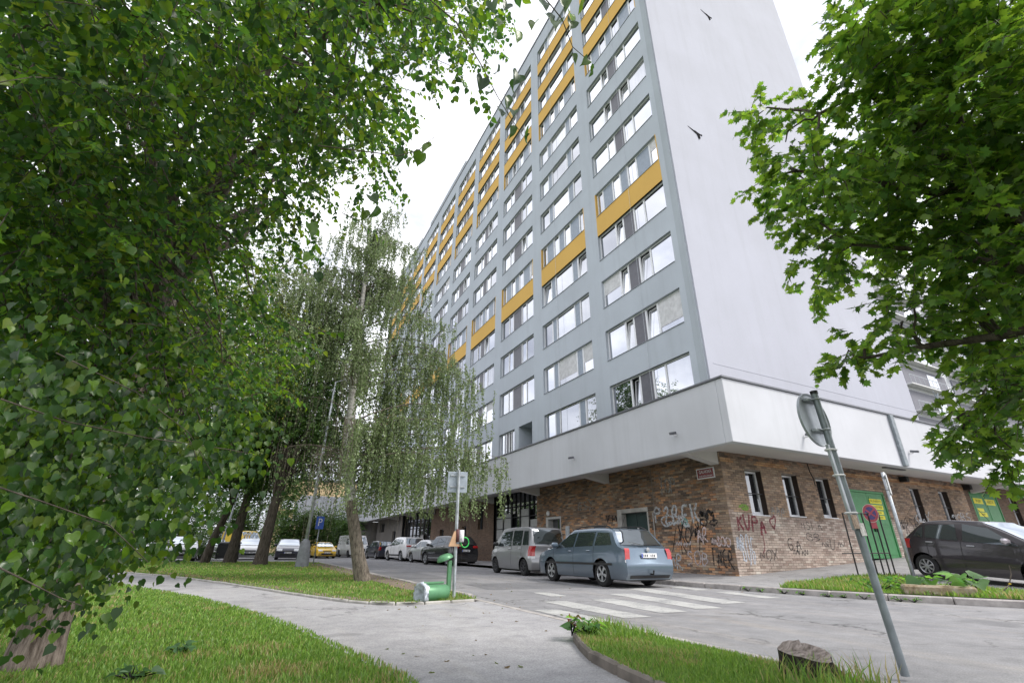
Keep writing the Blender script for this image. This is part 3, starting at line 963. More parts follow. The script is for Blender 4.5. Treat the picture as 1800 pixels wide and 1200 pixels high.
plane_wall('L', 29.5, 42.4, -0.1, 4.1, [(31.2, 32.1, 2.1, 3.7), (34.2, 35.1, 0.1, 2.4), (39.0, 40.0, 1.0, 2.3)], 'brick_wall', M['far_brick'])
plane_wall('L', 52.0, 63.8, -0.1, 4.1, [(54.5, 56.0, .1, 2.6), (60.0, 62.5, 2.6, 3.6)], 'render_wall', plaster('base_render', (.27, .25, .235), (.19, .175, .16)))
for (a, c, p, q_) in ((31.2, 32.1, 2.1, 3.7), (34.2, 35.1, 0.1, 2.4), (39.0, 40.0, 1.0, 2.3), (54.5, 56.0, .1, 2.6), (60.0, 62.5, 2.6, 3.6)):
    w = MB(); w.box((BX + .25, a - .01, p), (BX + .3, c + .01, q_)); o = w.obj('window', M['glass_dark'], annex)
    f = MB()
    for ya, yb in ((a, a + .06), (c - .06, c)): f.box((BX + .2, ya, p), (BX + .245, yb, q_))
    f.box((BX + .2, a + .06, q_ - .06), (BX + .245, c - .06, q_)); f.obj('frame', M['cap'], o)

# ---- right-hand windows: white frames deep in the wall, security bar, open sashes
def side_window(a, c, p, q_, tilt):
    t = 0.06
    f = MB(); y0, y1 = BY + 0.20, BY + 0.27
    f.bbox((a, y0, p), (c, y1, p + t), .005); f.bbox((a, y0, q_ - t), (c, y1, q_), .005)
    f.bbox((a, y0, p + t), (a + t, y1, q_ - t), .005); f.bbox((c - t, y0, p + t), (c, y1, q_ - t), .005)
    w = f.obj('window', M['pvc'], annex)
    g = MB(); g.quad((a + t, BY + .25, p + t), (c - t, BY + .25, p + t), (c - t, BY + .25, q_ - t), (a + t, BY + .25, q_ - t)); g.obj('pane', M['glass_dark'], w)
    if tilt:
        sM = Matrix.Translation((a + t, BY + .21, p + t)) @ Matrix.Rotation(R_(-7), 4, 'X')
        ww, h = c - a - 2 * t, q_ - p - 2 * t
        s_ = MB()
        for lo, hi in (((0, -.02, 0), (.05, .02, h)), ((ww - .05, -.02, 0), (ww, .02, h)), ((.05, -.02, 0), (ww - .05, .02, .05)), ((.05, -.02, h - .05), (ww - .05, .02, h))):
            s_.bbox(lo, hi, .004, sM)
        s_.obj('sash', M['pvc'], w)
    br = MB(); zz = (p + q_) / 2 - .05
    br.box((a - .02, BY + .07, zz), (c + .02, BY + .09, zz + .03)); br.obj('security_bar', M['black'], w)
    rv = MB(); rv.box((c - .012, BY + .005, p), (c + .0, BY + .2, q_)); rv.obj('reveal_board', plain('brown_reveal', (.035, .022, .016), .7), w)
    sl = MB(); sl.bbox((a - .02, BY - .04, p - .03), (c + .02, BY + .2, p - .002), .004); sl.obj('sill', M['pvc'], w)
for (a, c, p, q_), tl in zip([R_OPS[i] for i in (0, 1, 2, 4, 5)] + [(35.4, 36.2, 2.2, 3.66)], (1, 0, 1, 1, 0, 1)): side_window(a, c, p, q_, tl)

M['sticker'] = plain('yellow_sticker', (.78, .72, .02), .5, vary=.08)
M['sticker_ink'] = plain('sticker_ink', (.16, .17, .01), .5)
RX90 = Matrix.Rotation(R_(90), 4, 'X')
def green_door(a, c, p, q_, stickers):
    d = MB(); mid = (a + c) / 2; y = BY + .03
    d.bbox((a, y - .03, p), (a + .08, y + .09, q_), .006); d.bbox((c - .08, y - .03, p), (c, y + .09, q_), .006); d.bbox((a + .08, y - .03, q_ - .08), (c - .08, y + .09, q_), .006)
    do = d.obj('double_door', M['green_door'], annex)
    for x0, x1 in ((a + .085, mid - .006), (mid + .006, c - .085)):
        lf = MB(); lf.bbox((x0, y, p + .03), (x1, y + .05, q_ - .085), .006)
        lf.bbox((x0 + .12, y - .014, p + .15), (x1 - .12, y + .001, p + 1.15), .006)
        lf.bbox((x0 + .12, y - .014, p + 1.28), (x1 - .12, y + .001, q_ - .2), .006)
        leaf = lf.obj('door_leaf', M['green_door'], do)
        hd = MB(); hx = x1 - .08 if x0 < mid - .5 else x0 + .08
        hd.bbox((hx - .015, y - .06, p + 1.0), (hx + .015, y - .002, p + 1.14), .005); hd.obj('handle', M['black'], leaf)
    for (x0, x1, z0, z1, txt) in stickers:
        s_ = MB(); s_.box((x0, y - .020, z0), (x1, y - .0165, z1)); so = s_.obj('sticker', M['sticker'], do)
        if txt: text_obj(txt, (z1 - z0) * .72, Matrix.Translation(((x0 + x1) / 2, y - .0225, (z0 + z1) / 2)) @ RX90, M['sticker_ink'], 'lettering', so, .001, min(1.0, (x1 - x0) / ((z1 - z0) * .72 * .62 * len(txt))))
green_door(20.80, 23.35, 0.64, 3.20, [(22.18, 23.05, 2.72, 2.90, 'SKLENÁŘSTVÍ'), (22.18, 23.05, 2.49, 2.67, 'RÁMOVÁNÍ'), (22.20, 22.98, 2.30, 2.44, 'ZASKLENÍ'), (22.20, 22.98, 2.12, 2.26, 'OTEVŘENO')])
green_door(31.1, 34.0, 1.1, 3.68, [(31.35, 32.3, 3.14, 3.40, 'SKLEN'), (32.6, 33.6, 3.12, 3.40, 'ÁŘSTVÍ'), (31.45, 32.1, 2.78, 2.93, None), (31.45, 32.3, 2.54, 2.74, 'RÁMY')])

# ---- doors in the left brick wall
M['dark_green'] = plain('dark_green_door', (.012, .035, .032), .35)
d = MB()
d.bbox((BX - .03, 16.70, 0.1), (BX + .42, 16.98, 2.46), .01); d.bbox((BX - .03, 15.08, 2.30), (BX + .42, 16.70, 2.46), .01); d.bbox((BX - .02, 15.08, .1), (BX + .42, 15.16, 2.30), .01)
fr = d.obj('door', M['conc'], annex); tag(fr)
d = MB(); d.bbox((BX + .22, 15.16, .15), (BX + .28, 16.70, 2.30), .01)
for y0 in (15.25, 16.02): d.bbox((BX + .20, y0, .3), (BX + .222, y0 + .58, 1.0), .008); d.bbox((BX + .20, y0, 1.1), (BX + .222, y0 + .58, 2.2), .008)
lf = d.obj('door_leaf', M['dark_green'], fr)
d = MB(); d.bbox((BX + .15, 15.90, 1.15), (BX + .2, 15.97, 1.75), .01); d.obj('handle', M['white_paint'], lf)
d = MB()
d.bbox((BX - .01, 22.70, .1), (BX + .43, 22.92, 2.44), .01); d.bbox((BX - .01, 21.45, 2.33), (BX + .43, 22.70, 2.44), .01); d.bbox((BX - .01, 21.45, .1), (BX + .43, 21.53, 2.33), .01)
fr = d.obj('door', plain('pale_jamb', (.50, .49, .48), .8), annex)
d = MB(); d.bbox((BX + .3, 21.53, .15), (BX + .35, 22.7, 2.33), .01); d.obj('door_leaf', M['glass_dark'], fr)
d = MB(); d.bbox((BX - .005, 17.84, 1.27), (BX + .1, 18.70, 1.83), .008)
cb_ = d.obj('meter_cabinet', M['panel_dark'], annex)
d = MB()
for k in range(7): d.box((BX - .012, 17.9, 1.33 + k * .066), (BX - .004, 18.64, 1.36 + k * .066))
d.obj('louvre', M['cap'], cb_)
d = MB(); d.bbox((BX - .05, 20.66, 1.40), (BX - .012, 21.0, 1.95), .01); d.obj('intercom', M['galv'], annex)
d = MB(); d.lathe([(0, -.0), (.09, .01), (.13, .06), (.12, .12), (.08, .15)], 14, Matrix.Translation((BX - .16, 22.55, 2.62)) @ Matrix.Rotation(R_(90), 4, 'Y')); d.obj('wall_lamp', M['white_paint'], annex, smooth=True)
d = MB(); d.tube([(BX - .045, 14.78, .12), (BX - .045, 14.78, 2.2), (BX - .02, 14.78, 2.24)], .022, 8); d.obj('conduit', M['conc'], annex, smooth=True)
d = MB(); d.tube([(BX - .03, 14.68, 2.24), (BX - .03, 14.68, 3.9)], .012, 6); d.obj('conduit', M['mortar'], annex)

# ---- glazed entrance bays
def bay(y0, y1, cols, seed):
    rr = random.Random(seed)
    n = len(cols); w = (y1 - y0) / n
    fr = MB(); x0, x1 = BX + .12, BX + .22
    for k in range(n + 1):
        yc = min(max(y0 + k * w, y0 + .05), y1 - .05); fr.bbox((x0, yc - .05, -.05), (x1, yc + .05, 4.06), .006)
    bo = fr.obj('glazed_bay', M['black'], annex)
    bk = MB(); bk.quad((BX + .32, y1, -.05), (BX + .32, y0, -.05), (BX + .32, y0, 4.06), (BX + .32, y1, 4.06)); bk.obj('dark_glazing', M['glass_dark'], bo)
    for k, hgt in enumerate(cols):
        ya, yb = y0 + k * w + .06, y0 + (k + 1) * w - .06
        z = .15
        while hgt and z < hgt - .1:
            h = min(.62, hgt - z)
            pb = MB(); pb.bbox((BX + .17, ya, z + .035), (BX + .2, yb, z + h - .005), .004)
            pb.obj('infill_panel', M['bay_panel'], bo); z += h
        for zz in (.14, .76, 1.38, 2.0, 2.62, 3.24):
            br = MB(); br.box((BX + .15, ya - .012, zz), (BX + .21, yb + .012, zz + .035)); br.obj('transom', M['black'], bo)
M['bay_panel'] = plain('bay_panel', (.40, .40, .395), .5, vary=.12)
bay(23.86, 29.5, [2.45, 3.05, 0.0, 2.9, 2.8], 1)
bay(42.4, 52.0, [0, 0, 2.0, 0, 0, 0, 1.4, 0], 2)

# ---- street name plate (red enamel, white rim)
M['enamel_red'] = plain('enamel_red', (.20, .022, .024), .25, coat=.5)
sp_ = MB(); sp_.bbox((BX - .045, 11.58, 3.19), (BX - .015, 12.36, 3.55), .006)
spo = sp_.obj('street_name_plate', M['white_paint'], annex); tag(spo, 'red enamel street name plate with white rim')
s_ = MB(); s_.bbox((BX - .0485, 11.62, 3.225), (BX - .044, 12.32, 3.515), .002); s_.obj('plate_field', M['enamel_red'], spo)
ML = Matrix.Translation((BX - .050, 11.97, 3.42)) @ Matrix(((0, 0, -1, 0), (-1, 0, 0, 0), (0, 1, 0, 0), (0, 0, 0, 1)))
text_obj('GALAKSKÁ', .15, ML, M['white_paint'], 'lettering', spo, .0012, .72)
ML2 = Matrix.Translation((BX - .050, 11.97, 3.275)) @ Matrix(((0, 0, -1, 0), (-1, 0, 0, 0), (0, 1, 0, 0), (0, 0, 0, 1)))
text_obj('STARÉ MĚSTO-PRAHA 9', .065, ML2, M['white_paint'], 'lettering', spo, .0012, .85)

# ---- graffiti (sprayed lines on the brick face)
FONT = {
 'P': [[(0, 0), (0, 1), (.6, .95), (.65, .6), (0, .5)]], '2': [[(0, .8), (.3, 1), (.6, .8), (.4, .4), (0, 0), (.7, .05)]],
 'O': [[(.3, 0), (0, .3), (.05, .8), (.4, 1), (.7, .7), (.65, .2), (.3, 0)]], 'X': [[(0, 0), (.7, 1)], [(0, 1), (.7, 0)]],
 'B': [[(0, 0), (0, 1), (.55, .9), (.5, .6), (.05, .52)], [(.05, .52), (.65, .4), (.6, .08), (0, 0)]],
 'E': [[(.6, 1), (0, .95), (0, 0), (.6, .05)], [(0, .5), (.5, .5)]], 'K': [[(0, 0), (0, 1)], [(.6, 1), (.05, .5), (.7, 0)]],
 'T': [[(0, .95), (.7, 1)], [(.35, 1), (.3, 0)]], 'H': [[(0, 0), (.05, 1)], [(.6, 0), (.65, 1)], [(0, .5), (.65, .5)]],
 'M': [[(0, 0), (.1, 1), (.35, .4), (.6, 1), (.7, 0)]], 'R': [[(0, 0), (0, 1), (.6, .9), (.5, .55), (0, .5), (.7, -.1)]],
 '8': [[(.35, .5), (.05, .75), (.35, 1), (.65, .75), (.35, .5), (0, .25), (.35, 0), (.7, .25), (.35, .5)]],
 'I': [[(0.1, 0), (.1, 1)]], 'N': [[(0, 0), (0, 1), (.55, 0), (.6, 1)]], 'D': [[(0, 0), (0, 1), (.6, .7), (.55, .2), (0, 0)]],
 'U': [[(0, 1), (.05, .1), (.5, 0), (.6, 1)]], 'A': [[(0, -.1), (.35, 1), (.7, 0)], [(.1, .35), (.6, .4)]], 'S': [[(.6, .9), (.2, 1), (.05, .7), (.6, .4), (.5, .05), (0, .1)]],
 '*': [[(.35, .0), (0, .55), (.1, .9), (.35, .7), (.6, .95), (.75, .6), (.35, 0)]], '~': [[(0, .3), (.2, .9), (.35, .1), (.5, .95), (.65, .2), (.8, .8)]],
 '/': [[(0, 0), (.7, 1)]], 'J': [[(.5, 1), (.45, .0), (.1, -.25)]], 'G': [[(.6, .85), (.25, 1), (0, .5), (.2, 0), (.6, .15), (.6, .5), (.3, .48)]],
}
def chaik(p, k=2):
    for _ in range(k):
        o = [p[0]]
        for a, c in zip(p, p[1:]):
            o += [(a[0] * .75 + c[0] * .25, a[1] * .75 + c[1] * .25), (a[0] * .25 + c[0] * .75, a[1] * .25 + c[1] * .75)]
        o.append(p[-1]); p = o
    return p
SPRAY = {}
def spray(name, c):
    if name not in SPRAY:
        m, nt, b = mat('spray_' + name)
        n = noise(nt, pos(nt), 14, 5, .7)
        b.inputs['Base Color'].default_value = (*c, 1); b.inputs['Roughness'].default_value = .7
        tr = nt.nodes.new('ShaderNodeBsdfTransparent'); mx = nt.nodes.new('ShaderNodeMixShader')
        nt.links.new(ramp(nt, n, [(.38, (.25, .25, .25)), (.55, (.95, .95, .95))]), mx.inputs[0])
        nt.links.new(tr.outputs[0], mx.inputs[1]); nt.links.new(b.outputs[0], mx.inputs[2])
        nt.links.new(mx.outputs[0], nt.nodes['Material Output'].inputs['Surface'])
        SPRAY[name] = m
    return SPRAY[name]
_gz = [0]
def graffiti(side, txt, u, z, w, h, wid, colname, c, label, tilt=0.0, seed=0, drip=False):
    """u,z: left-bottom corner as seen from the street"""
    rr = random.Random(seed + len(txt))
    mb = MB(); n = len(txt); adv = w / n
    sg = -1 if side == 'L' else 1
    for k, ch in enumerate(txt):
        for st in FONT[ch]:
            pts = [((k + x * 0.98 / .75 * .82 + rr.uniform(-.13, .13)) * adv, (y + rr.uniform(-.14, .14)) * h + tilt * (k + x) * adv) for x, y in st]
            pts = chaik(pts)
            _gz[0] += 1
            d = 0.0165 + (_gz[0] % 60) * 0.00012
            P = []
            for i, (x, y) in enumerate(pts):
                a = pts[max(i - 1, 0)]; b_ = pts[min(i + 1, len(pts) - 1)]
                tx, ty = b_[0] - a[0], b_[1] - a[1]; l = math.hypot(tx, ty) or 1
                hw = wid / 2 * rr.uniform(.85, 1.15)
                nx, ny = -ty / l * hw, tx / l * hw
                P.append([wall_pt(side, u + sg * (x + nx), d, z + y + ny), wall_pt(side, u + sg * (x - nx), d, z + y - ny)])
            mb.grid(P)
    o = mb.obj('graffiti', spray(colname, c), annex); tag(o, label)
W_, B_, MR_ = (.62, .63, .66), (.022, .02, .022), (.20, .022, .04)
graffiti('L', 'P2BEK', 14.72, 1.80, 2.35, .62, .085, 'silver', (.52, .54, .56), 'large silver tag across the brick corner wall', -.03, 1)
graffiti('L', 'OX', 14.35, 1.74, 1.5, .34, .06, 'silver', (.52, .54, .56), 'silver doodle under the large silver tag', .02, 2)
graffiti('L', '~M', 12.55, 1.82, .75, .36, .11, 'black', B_, 'thick black scribbled tag near the brick corner', .0, 3)
graffiti('L', 'OO', 12.5, 1.66, .8, .22, .05, 'black', B_, 'black loops under the thick black tag', .0, 4)
graffiti('L', 'TOP', 14.25, 2.88, .85, .52, .06, 'faded', (.30, .30, .29), 'faded grey letters high on the brick wall', .0, 5)
graffiti('L', '/K/X', 14.0, .85, 1.65, .85, .035, 'black', B_, 'thin black angular lines on orange brick', .1, 6)
graffiti('L', 'HMR', 14.55, .30, 1.05, .45, .055, 'silver', (.52, .54, .56), 'silver letters low beside the estate car', .02, 7)
graffiti('L', '~~', 13.80, .98, .78, .26, .05, 'pale', (.58, .52, .52), 'pale scribble above the low silver letters', .0, 8)
graffiti('L', '~8OO', 12.14, 1.02, .78, .30, .045, 'pink', (.70, .58, .57), 'pinkish white round letters near the corner', .0, 9)
graffiti('L', 'INER', 12.2, .40, .82, .52, .045, 'black', B_, 'black letters low beside the brick corner', .0, 10)
graffiti('L', '~~~', 17.75, 1.86, .9, .5, .05, 'black', B_, 'black scrawl left of the dark green door', .0, 11)
graffiti('R', '~BOG', 13.86, .68, .85, .85, .045, 'bluewhite', (.55, .60, .68), 'blue-white tag just right of the brick corner', -.28, 12)
graffiti('R', 'KUPA', 14.05, 1.45, 1.45, .5, .075, 'maroon', MR_, 'maroon letters under the first side window', .02, 13)
graffiti('R', '*', 15.62, 1.62, .5, .40, .055, 'maroon', MR_, 'maroon heart right of the maroon letters', .0, 14)
graffiti('R', 'J', 15.0, .98, .4, .75, .03, 'maroon', MR_, 'maroon paint run below the maroon letters', .0, 15)
graffiti('R', 'AAA', 15.85, 2.02, .8, .36, .04, 'faded', (.30, .30, .29), 'faded grey letters between the side windows', .0, 16)
graffiti('R', 'GA', 16.4, .95, .8, .36, .04, 'black', B_, 'black sketched figure on pale brick', .0, 17)
graffiti('R', '~~', 16.55, .70, .95, .30, .035, 'black', B_, 'black scribble under the sketched figure', .0, 18)
graffiti('R', 'MSIA', 17.3, 1.62, 1.3, .26, .03, 'greyink', (.09, .075, .07), 'dark grey scrawl below the third side window', .0, 19)
graffiti('R', 'GB', 17.5, 1.25, .9, .24, .03, 'greyink', (.09, .075, .07), 'small dark grey doodle beside the railing', .0, 20)
graffiti('R', '~RSB', 23.9, 1.55, 1.6, .7, .045, 'black', B_, 'black tag right of the first green door', .03, 21)
graffiti('R', 'SAK', 25.2, 1.75, 1.6, .6, .045, 'silver', (.52, .54, .56), 'silver tag under the fourth side window', .1, 22)
graffiti('R', '~OBS', 28.5, 2.25, 1.9, .36, .05, 'silver', (.52, .54, .56), 'silver tag above the dark hatchback', .0, 23)
graffiti('L', 'XO~K', 13.6, 1.15, 1.3, .55, .05, 'black', B_, 'black looping scrawl below the large silver tag', .05, 31)
graffiti('L', 'SOB', 13.3, .42, .95, .42, .05, 'pale', (.58, .52, .52), 'pale loose letters between the low silver and black letters', .04, 32)
graffiti('L', 'AR', 12.75, 1.15, .5, .45, .05, 'pink', (.70, .58, .57), 'pinkish scrawl left of the round letters', .0, 33)
graffiti('L', 'MK~', 20.4, 1.3, 1.2, .5, .05, 'black', B_, 'black scrawl on the brick behind the micro-van', .0, 34)
graffiti('L', 'GSX', 19.9, 2.6, 1.4, .4, .05, 'faded', (.30, .30, .29), 'faded scrawl high above the micro-van', .0, 35)
graffiti('R', 'NOX', 14.9, .62, .9, .3, .035, 'greyink', (.09, .075, .07), 'thin dark scrawl low on the pale brick', .05, 36)
graffiti('R', '~U~', 18.3, .95, 1.4, .34, .035, 'greyink', (.09, .075, .07), 'dark scrawl behind the iron railing', .0, 37)
for side, u, z, w, h, nm, c, lb in (('R', 14.22, 2.13, .56, .21, 'green', (.20, .36, .05), 'sprayed green patch beside the first side window'), ('L', 13.42, 1.68, .36, .30, 'teal', (.20, .42, .38), 'teal spray patch inside the large silver tag')):
    mb = MB(); sg = -1 if side == 'L' else 1; rr = random.Random(3)
    n = 18; pts = [wall_pt(side, u + sg * (w / 2 + w / 2 * math.cos(6.283 * k / n) * rr.uniform(.8, 1.1)), .0145, z + h / 2 + h / 2 * math.sin(6.283 * k / n) * rr.uniform(.8, 1.15)) for k in range(n)]
    mb.add(pts, [tuple(range(n))]); tag(mb.obj('graffiti', spray(nm, c), annex), lb)

# ---- small fittings on the band
def cctv(pt, left):
    d = MB()
    if left: mx = Matrix.Translation(pt) @ Matrix.Rotation(R_(90), 4, 'Z')
    else: mx = Matrix.Translation(pt) @ Matrix.Rotation(R_(180), 4, 'Z')
    d.tube([mx @ Vector(q_) for q_ in ((0, 0, -.05), (0, .12, -.05), (0, .16, .0))], .018, 6)
    o = d.obj('security_camera', M['white_paint'], annex)
    c_ = MB(); c_.bbox((-.04, .04, .0), (.04, .32, .085), .012, mx @ Matrix.Rotation(R_(-12), 4, 'X')); c_.obj('camera_body', M['cap'], o)
for pt in ((AX, 11.4, 4.45), (AX, 17.46, 4.57)): cctv(pt, True)
for pt in ((21.9, AY, 4.42), (15.5, AY, 4.36)): cctv(pt, False)
d = MB(); d.bbox((21.12, AY - .11, ZB + .02), (21.36, AY - .003, ZT - .02), .01); d.obj('downpipe', M['galv_dark'], annex)
d = MB(); d.box((21.0, AY + .5, ZB + .02), (22.4, AY + .65, ZB + .06)); d.obj('soffit_slot_shade', M['cap'], annex)  # dark bar standing in for a shadowy slot in the soffit
for xx in (24.9, 30.6):
    d = MB(); d.bbox((xx, BY - .32, 3.72), (xx + .22, BY - .02, 3.95), .02); d.obj('floodlight', M['black'], annex)
# pipe cable on the right face
d = MB(); d.tube([(18.55, BY - .02, 4.0), (18.6, BY - .02, 3.7), (18.72, BY - .02, 3.45), (18.74, BY - .02, 3.2)], .018, 6); d.obj('cable', M['black'], annex)

# guard rail and aerial on the low roof
rail = tag(empty('roof_guard_rail', (24.5, 12.5, 5.6)), 'thin grey guard rail on the low roof beside the white wall', 'railing')
rail.location = (0, 0, 0)
pr = [(28.3 + 1.5 * k, 9.9) for k in range(9)]
for x, y in pr:
    d = MB(); d.tube([(x, y, 5.6), (x, y, 7.15)], .022, 6); d.obj('post', M['galv'], rail)
for zz in (6.6, 7.12):
    d = MB(); d.tube([(pr[0][0], 9.9, zz), (pr[-1][0], 9.9, zz)], .018, 6); d.obj('rail', M['galv'], rail)
aer = tag(empty('aerial', (0, 0, 0)), 'small forked aerial mast on the low roof corner', 'aerial')
d = MB(); d.tube([(27.75, 9.95, 5.6), (27.75, 9.95, 7.8)], .03, 6); d.obj('mast', M['galv_dark'], aer)
d = MB(); d.tube([(27.75, 9.95, 7.4), (27.55, 9.95, 7.95)], .02, 5); d.tube([(27.75, 9.95, 7.45), (27.95, 9.95, 7.9)], .02, 5); d.obj('fork', M['galv_dark'], aer)

# ---- low wing closing the far end
wing = tag(empty('low_wing', (0, 0, 0)), 'low white wing closing the far end of the street', 'building')
q = MB(); q.bbox((4.5, 64.0, 3.9), (13.4, 76, 6.6), .02); q.obj('fascia', M['band'], wing)
q = MB(); q.box((9.8, 65.4, -.05), (18, 75.5, 3.9)); q.obj('wall', plaster('wing_render', (.25, .235, .22), (.17, .16, .15)), wing)
for x0 in (10.2, 11.6):
    q = MB(); q.box((x0, 65.34, 2.9), (x0 + 1.2, 65.41, 3.6)); q.obj('window', M['glass_dark'], wing)

# ---- neighbouring houses
def house(name, label, x0, x1, y0, y1, h, wall, rows, cols, face, winm, bal=False, sillz=1.2, st=2.9):
    hs = tag(empty(name, (0, 0, 0)), label, 'building')
    q = MB(); q.box((x0, y0, -.05), (x1, y1, h)); q.obj('wall', wall, hs)
    q = MB(); q.box((x0 - .15, y0 - .15, h), (x1 + .15, y1 + .15, h + .3)); q.obj('roof', M['cap'], hs)
    for r in range(rows):
        for c_ in range(cols):
            z = sillz + st * r
            if face == 'S':
                w = (x1 - x0) / cols; a = x0 + w * c_ + w * .2; e_ = a + w * .6
                q = MB(); q.box((a, y0 - .04, z), (e_, y0 + .05, z + 1.5)); wo = q.obj('window', M['pvc'], hs)
                q = MB()
                mid = (a + e_) / 2
                for p, t in ((a + .08, mid - .04), (mid + .04, e_ - .08)): MB().box((p, y0 - .055, z + .08), (t, y0 - .041, z + 1.42)).obj('pane', winm, wo)
            else:
                w = (y1 - y0) / cols; a = y0 + w * c_ + w * .2; e_ = a + w * .6
                q = MB(); q.box((x0 - .04, a, z), (x0 + .05, e_, z + 1.5)); wo = q.obj('window', M['pvc'], hs)
                q = MB(); mid = (a + e_) / 2
                for p, t in ((a + .08, mid - .04), (mid + .04, e_ - .08)): q.box((x0 - .055, p, z + .08), (x0 - .041, t, z + 1.42))
                q.obj('pane', winm, wo)
    return hs
hs = house('apartment_house', 'white balcony house with grey panels behind the low roof', 60, 95, 24, 40, 34, plaster('bg_white', (.66, .67, .72), (.56, .57, .61)), 0, 0, 'W', M['glass'])
for r in range(10):
    z = 3.0 + 2.95 * r
    for k in range(3):
        xa = 60.6 + 11.2 * k
        q = MB(); q.box((xa, 23.85, z), (xa + 9.6, 24.02, z + 2.35)); po = q.obj('grey_panel', M['panel_dark'] if False else plain('bg_panel', (.20, .20, .235), .7) if (r == 0 and k == 0) else bpy.data.materials['bg_panel'], hs)
        q = MB(); q.box((xa + 5.2, 23.80, z + .1), (xa + 7.4, 23.849, z + 1.95)); q.obj('window', M['glass'], po)
        q = MB(); q.box((xa - .4, 23.2, z - .14), (xa + 9.4, 23.84, z - .02)); bo = q.obj('balcony', M['white_paint'], hs)
        q = MB()
        q.box((xa - .4, 23.2, z + .9), (xa + 9.4, 23.25, z + .95))
        for j in range(11): q.box((xa - .4 + j * .96, 23.21, z - .02), (xa - .36 + j * .96, 23.24, z + .9))
        q.obj('railing', M['galv'], bo)
house('yellow_house', 'ochre apartment block seen between the far trees', 3, 16, 96, 110, 12, plaster('bg_ochre', (.56, .43, .26), (.50, .38, .23)), 3, 4, 'S', M['glass'])
house('grey_house', 'pale grey block beyond the car park', -75, -40, 120, 135, 15, plaster('bg_grey', (.52, .50, .48), (.45, .43, .41)), 5, 8, 'S', M['glass'])
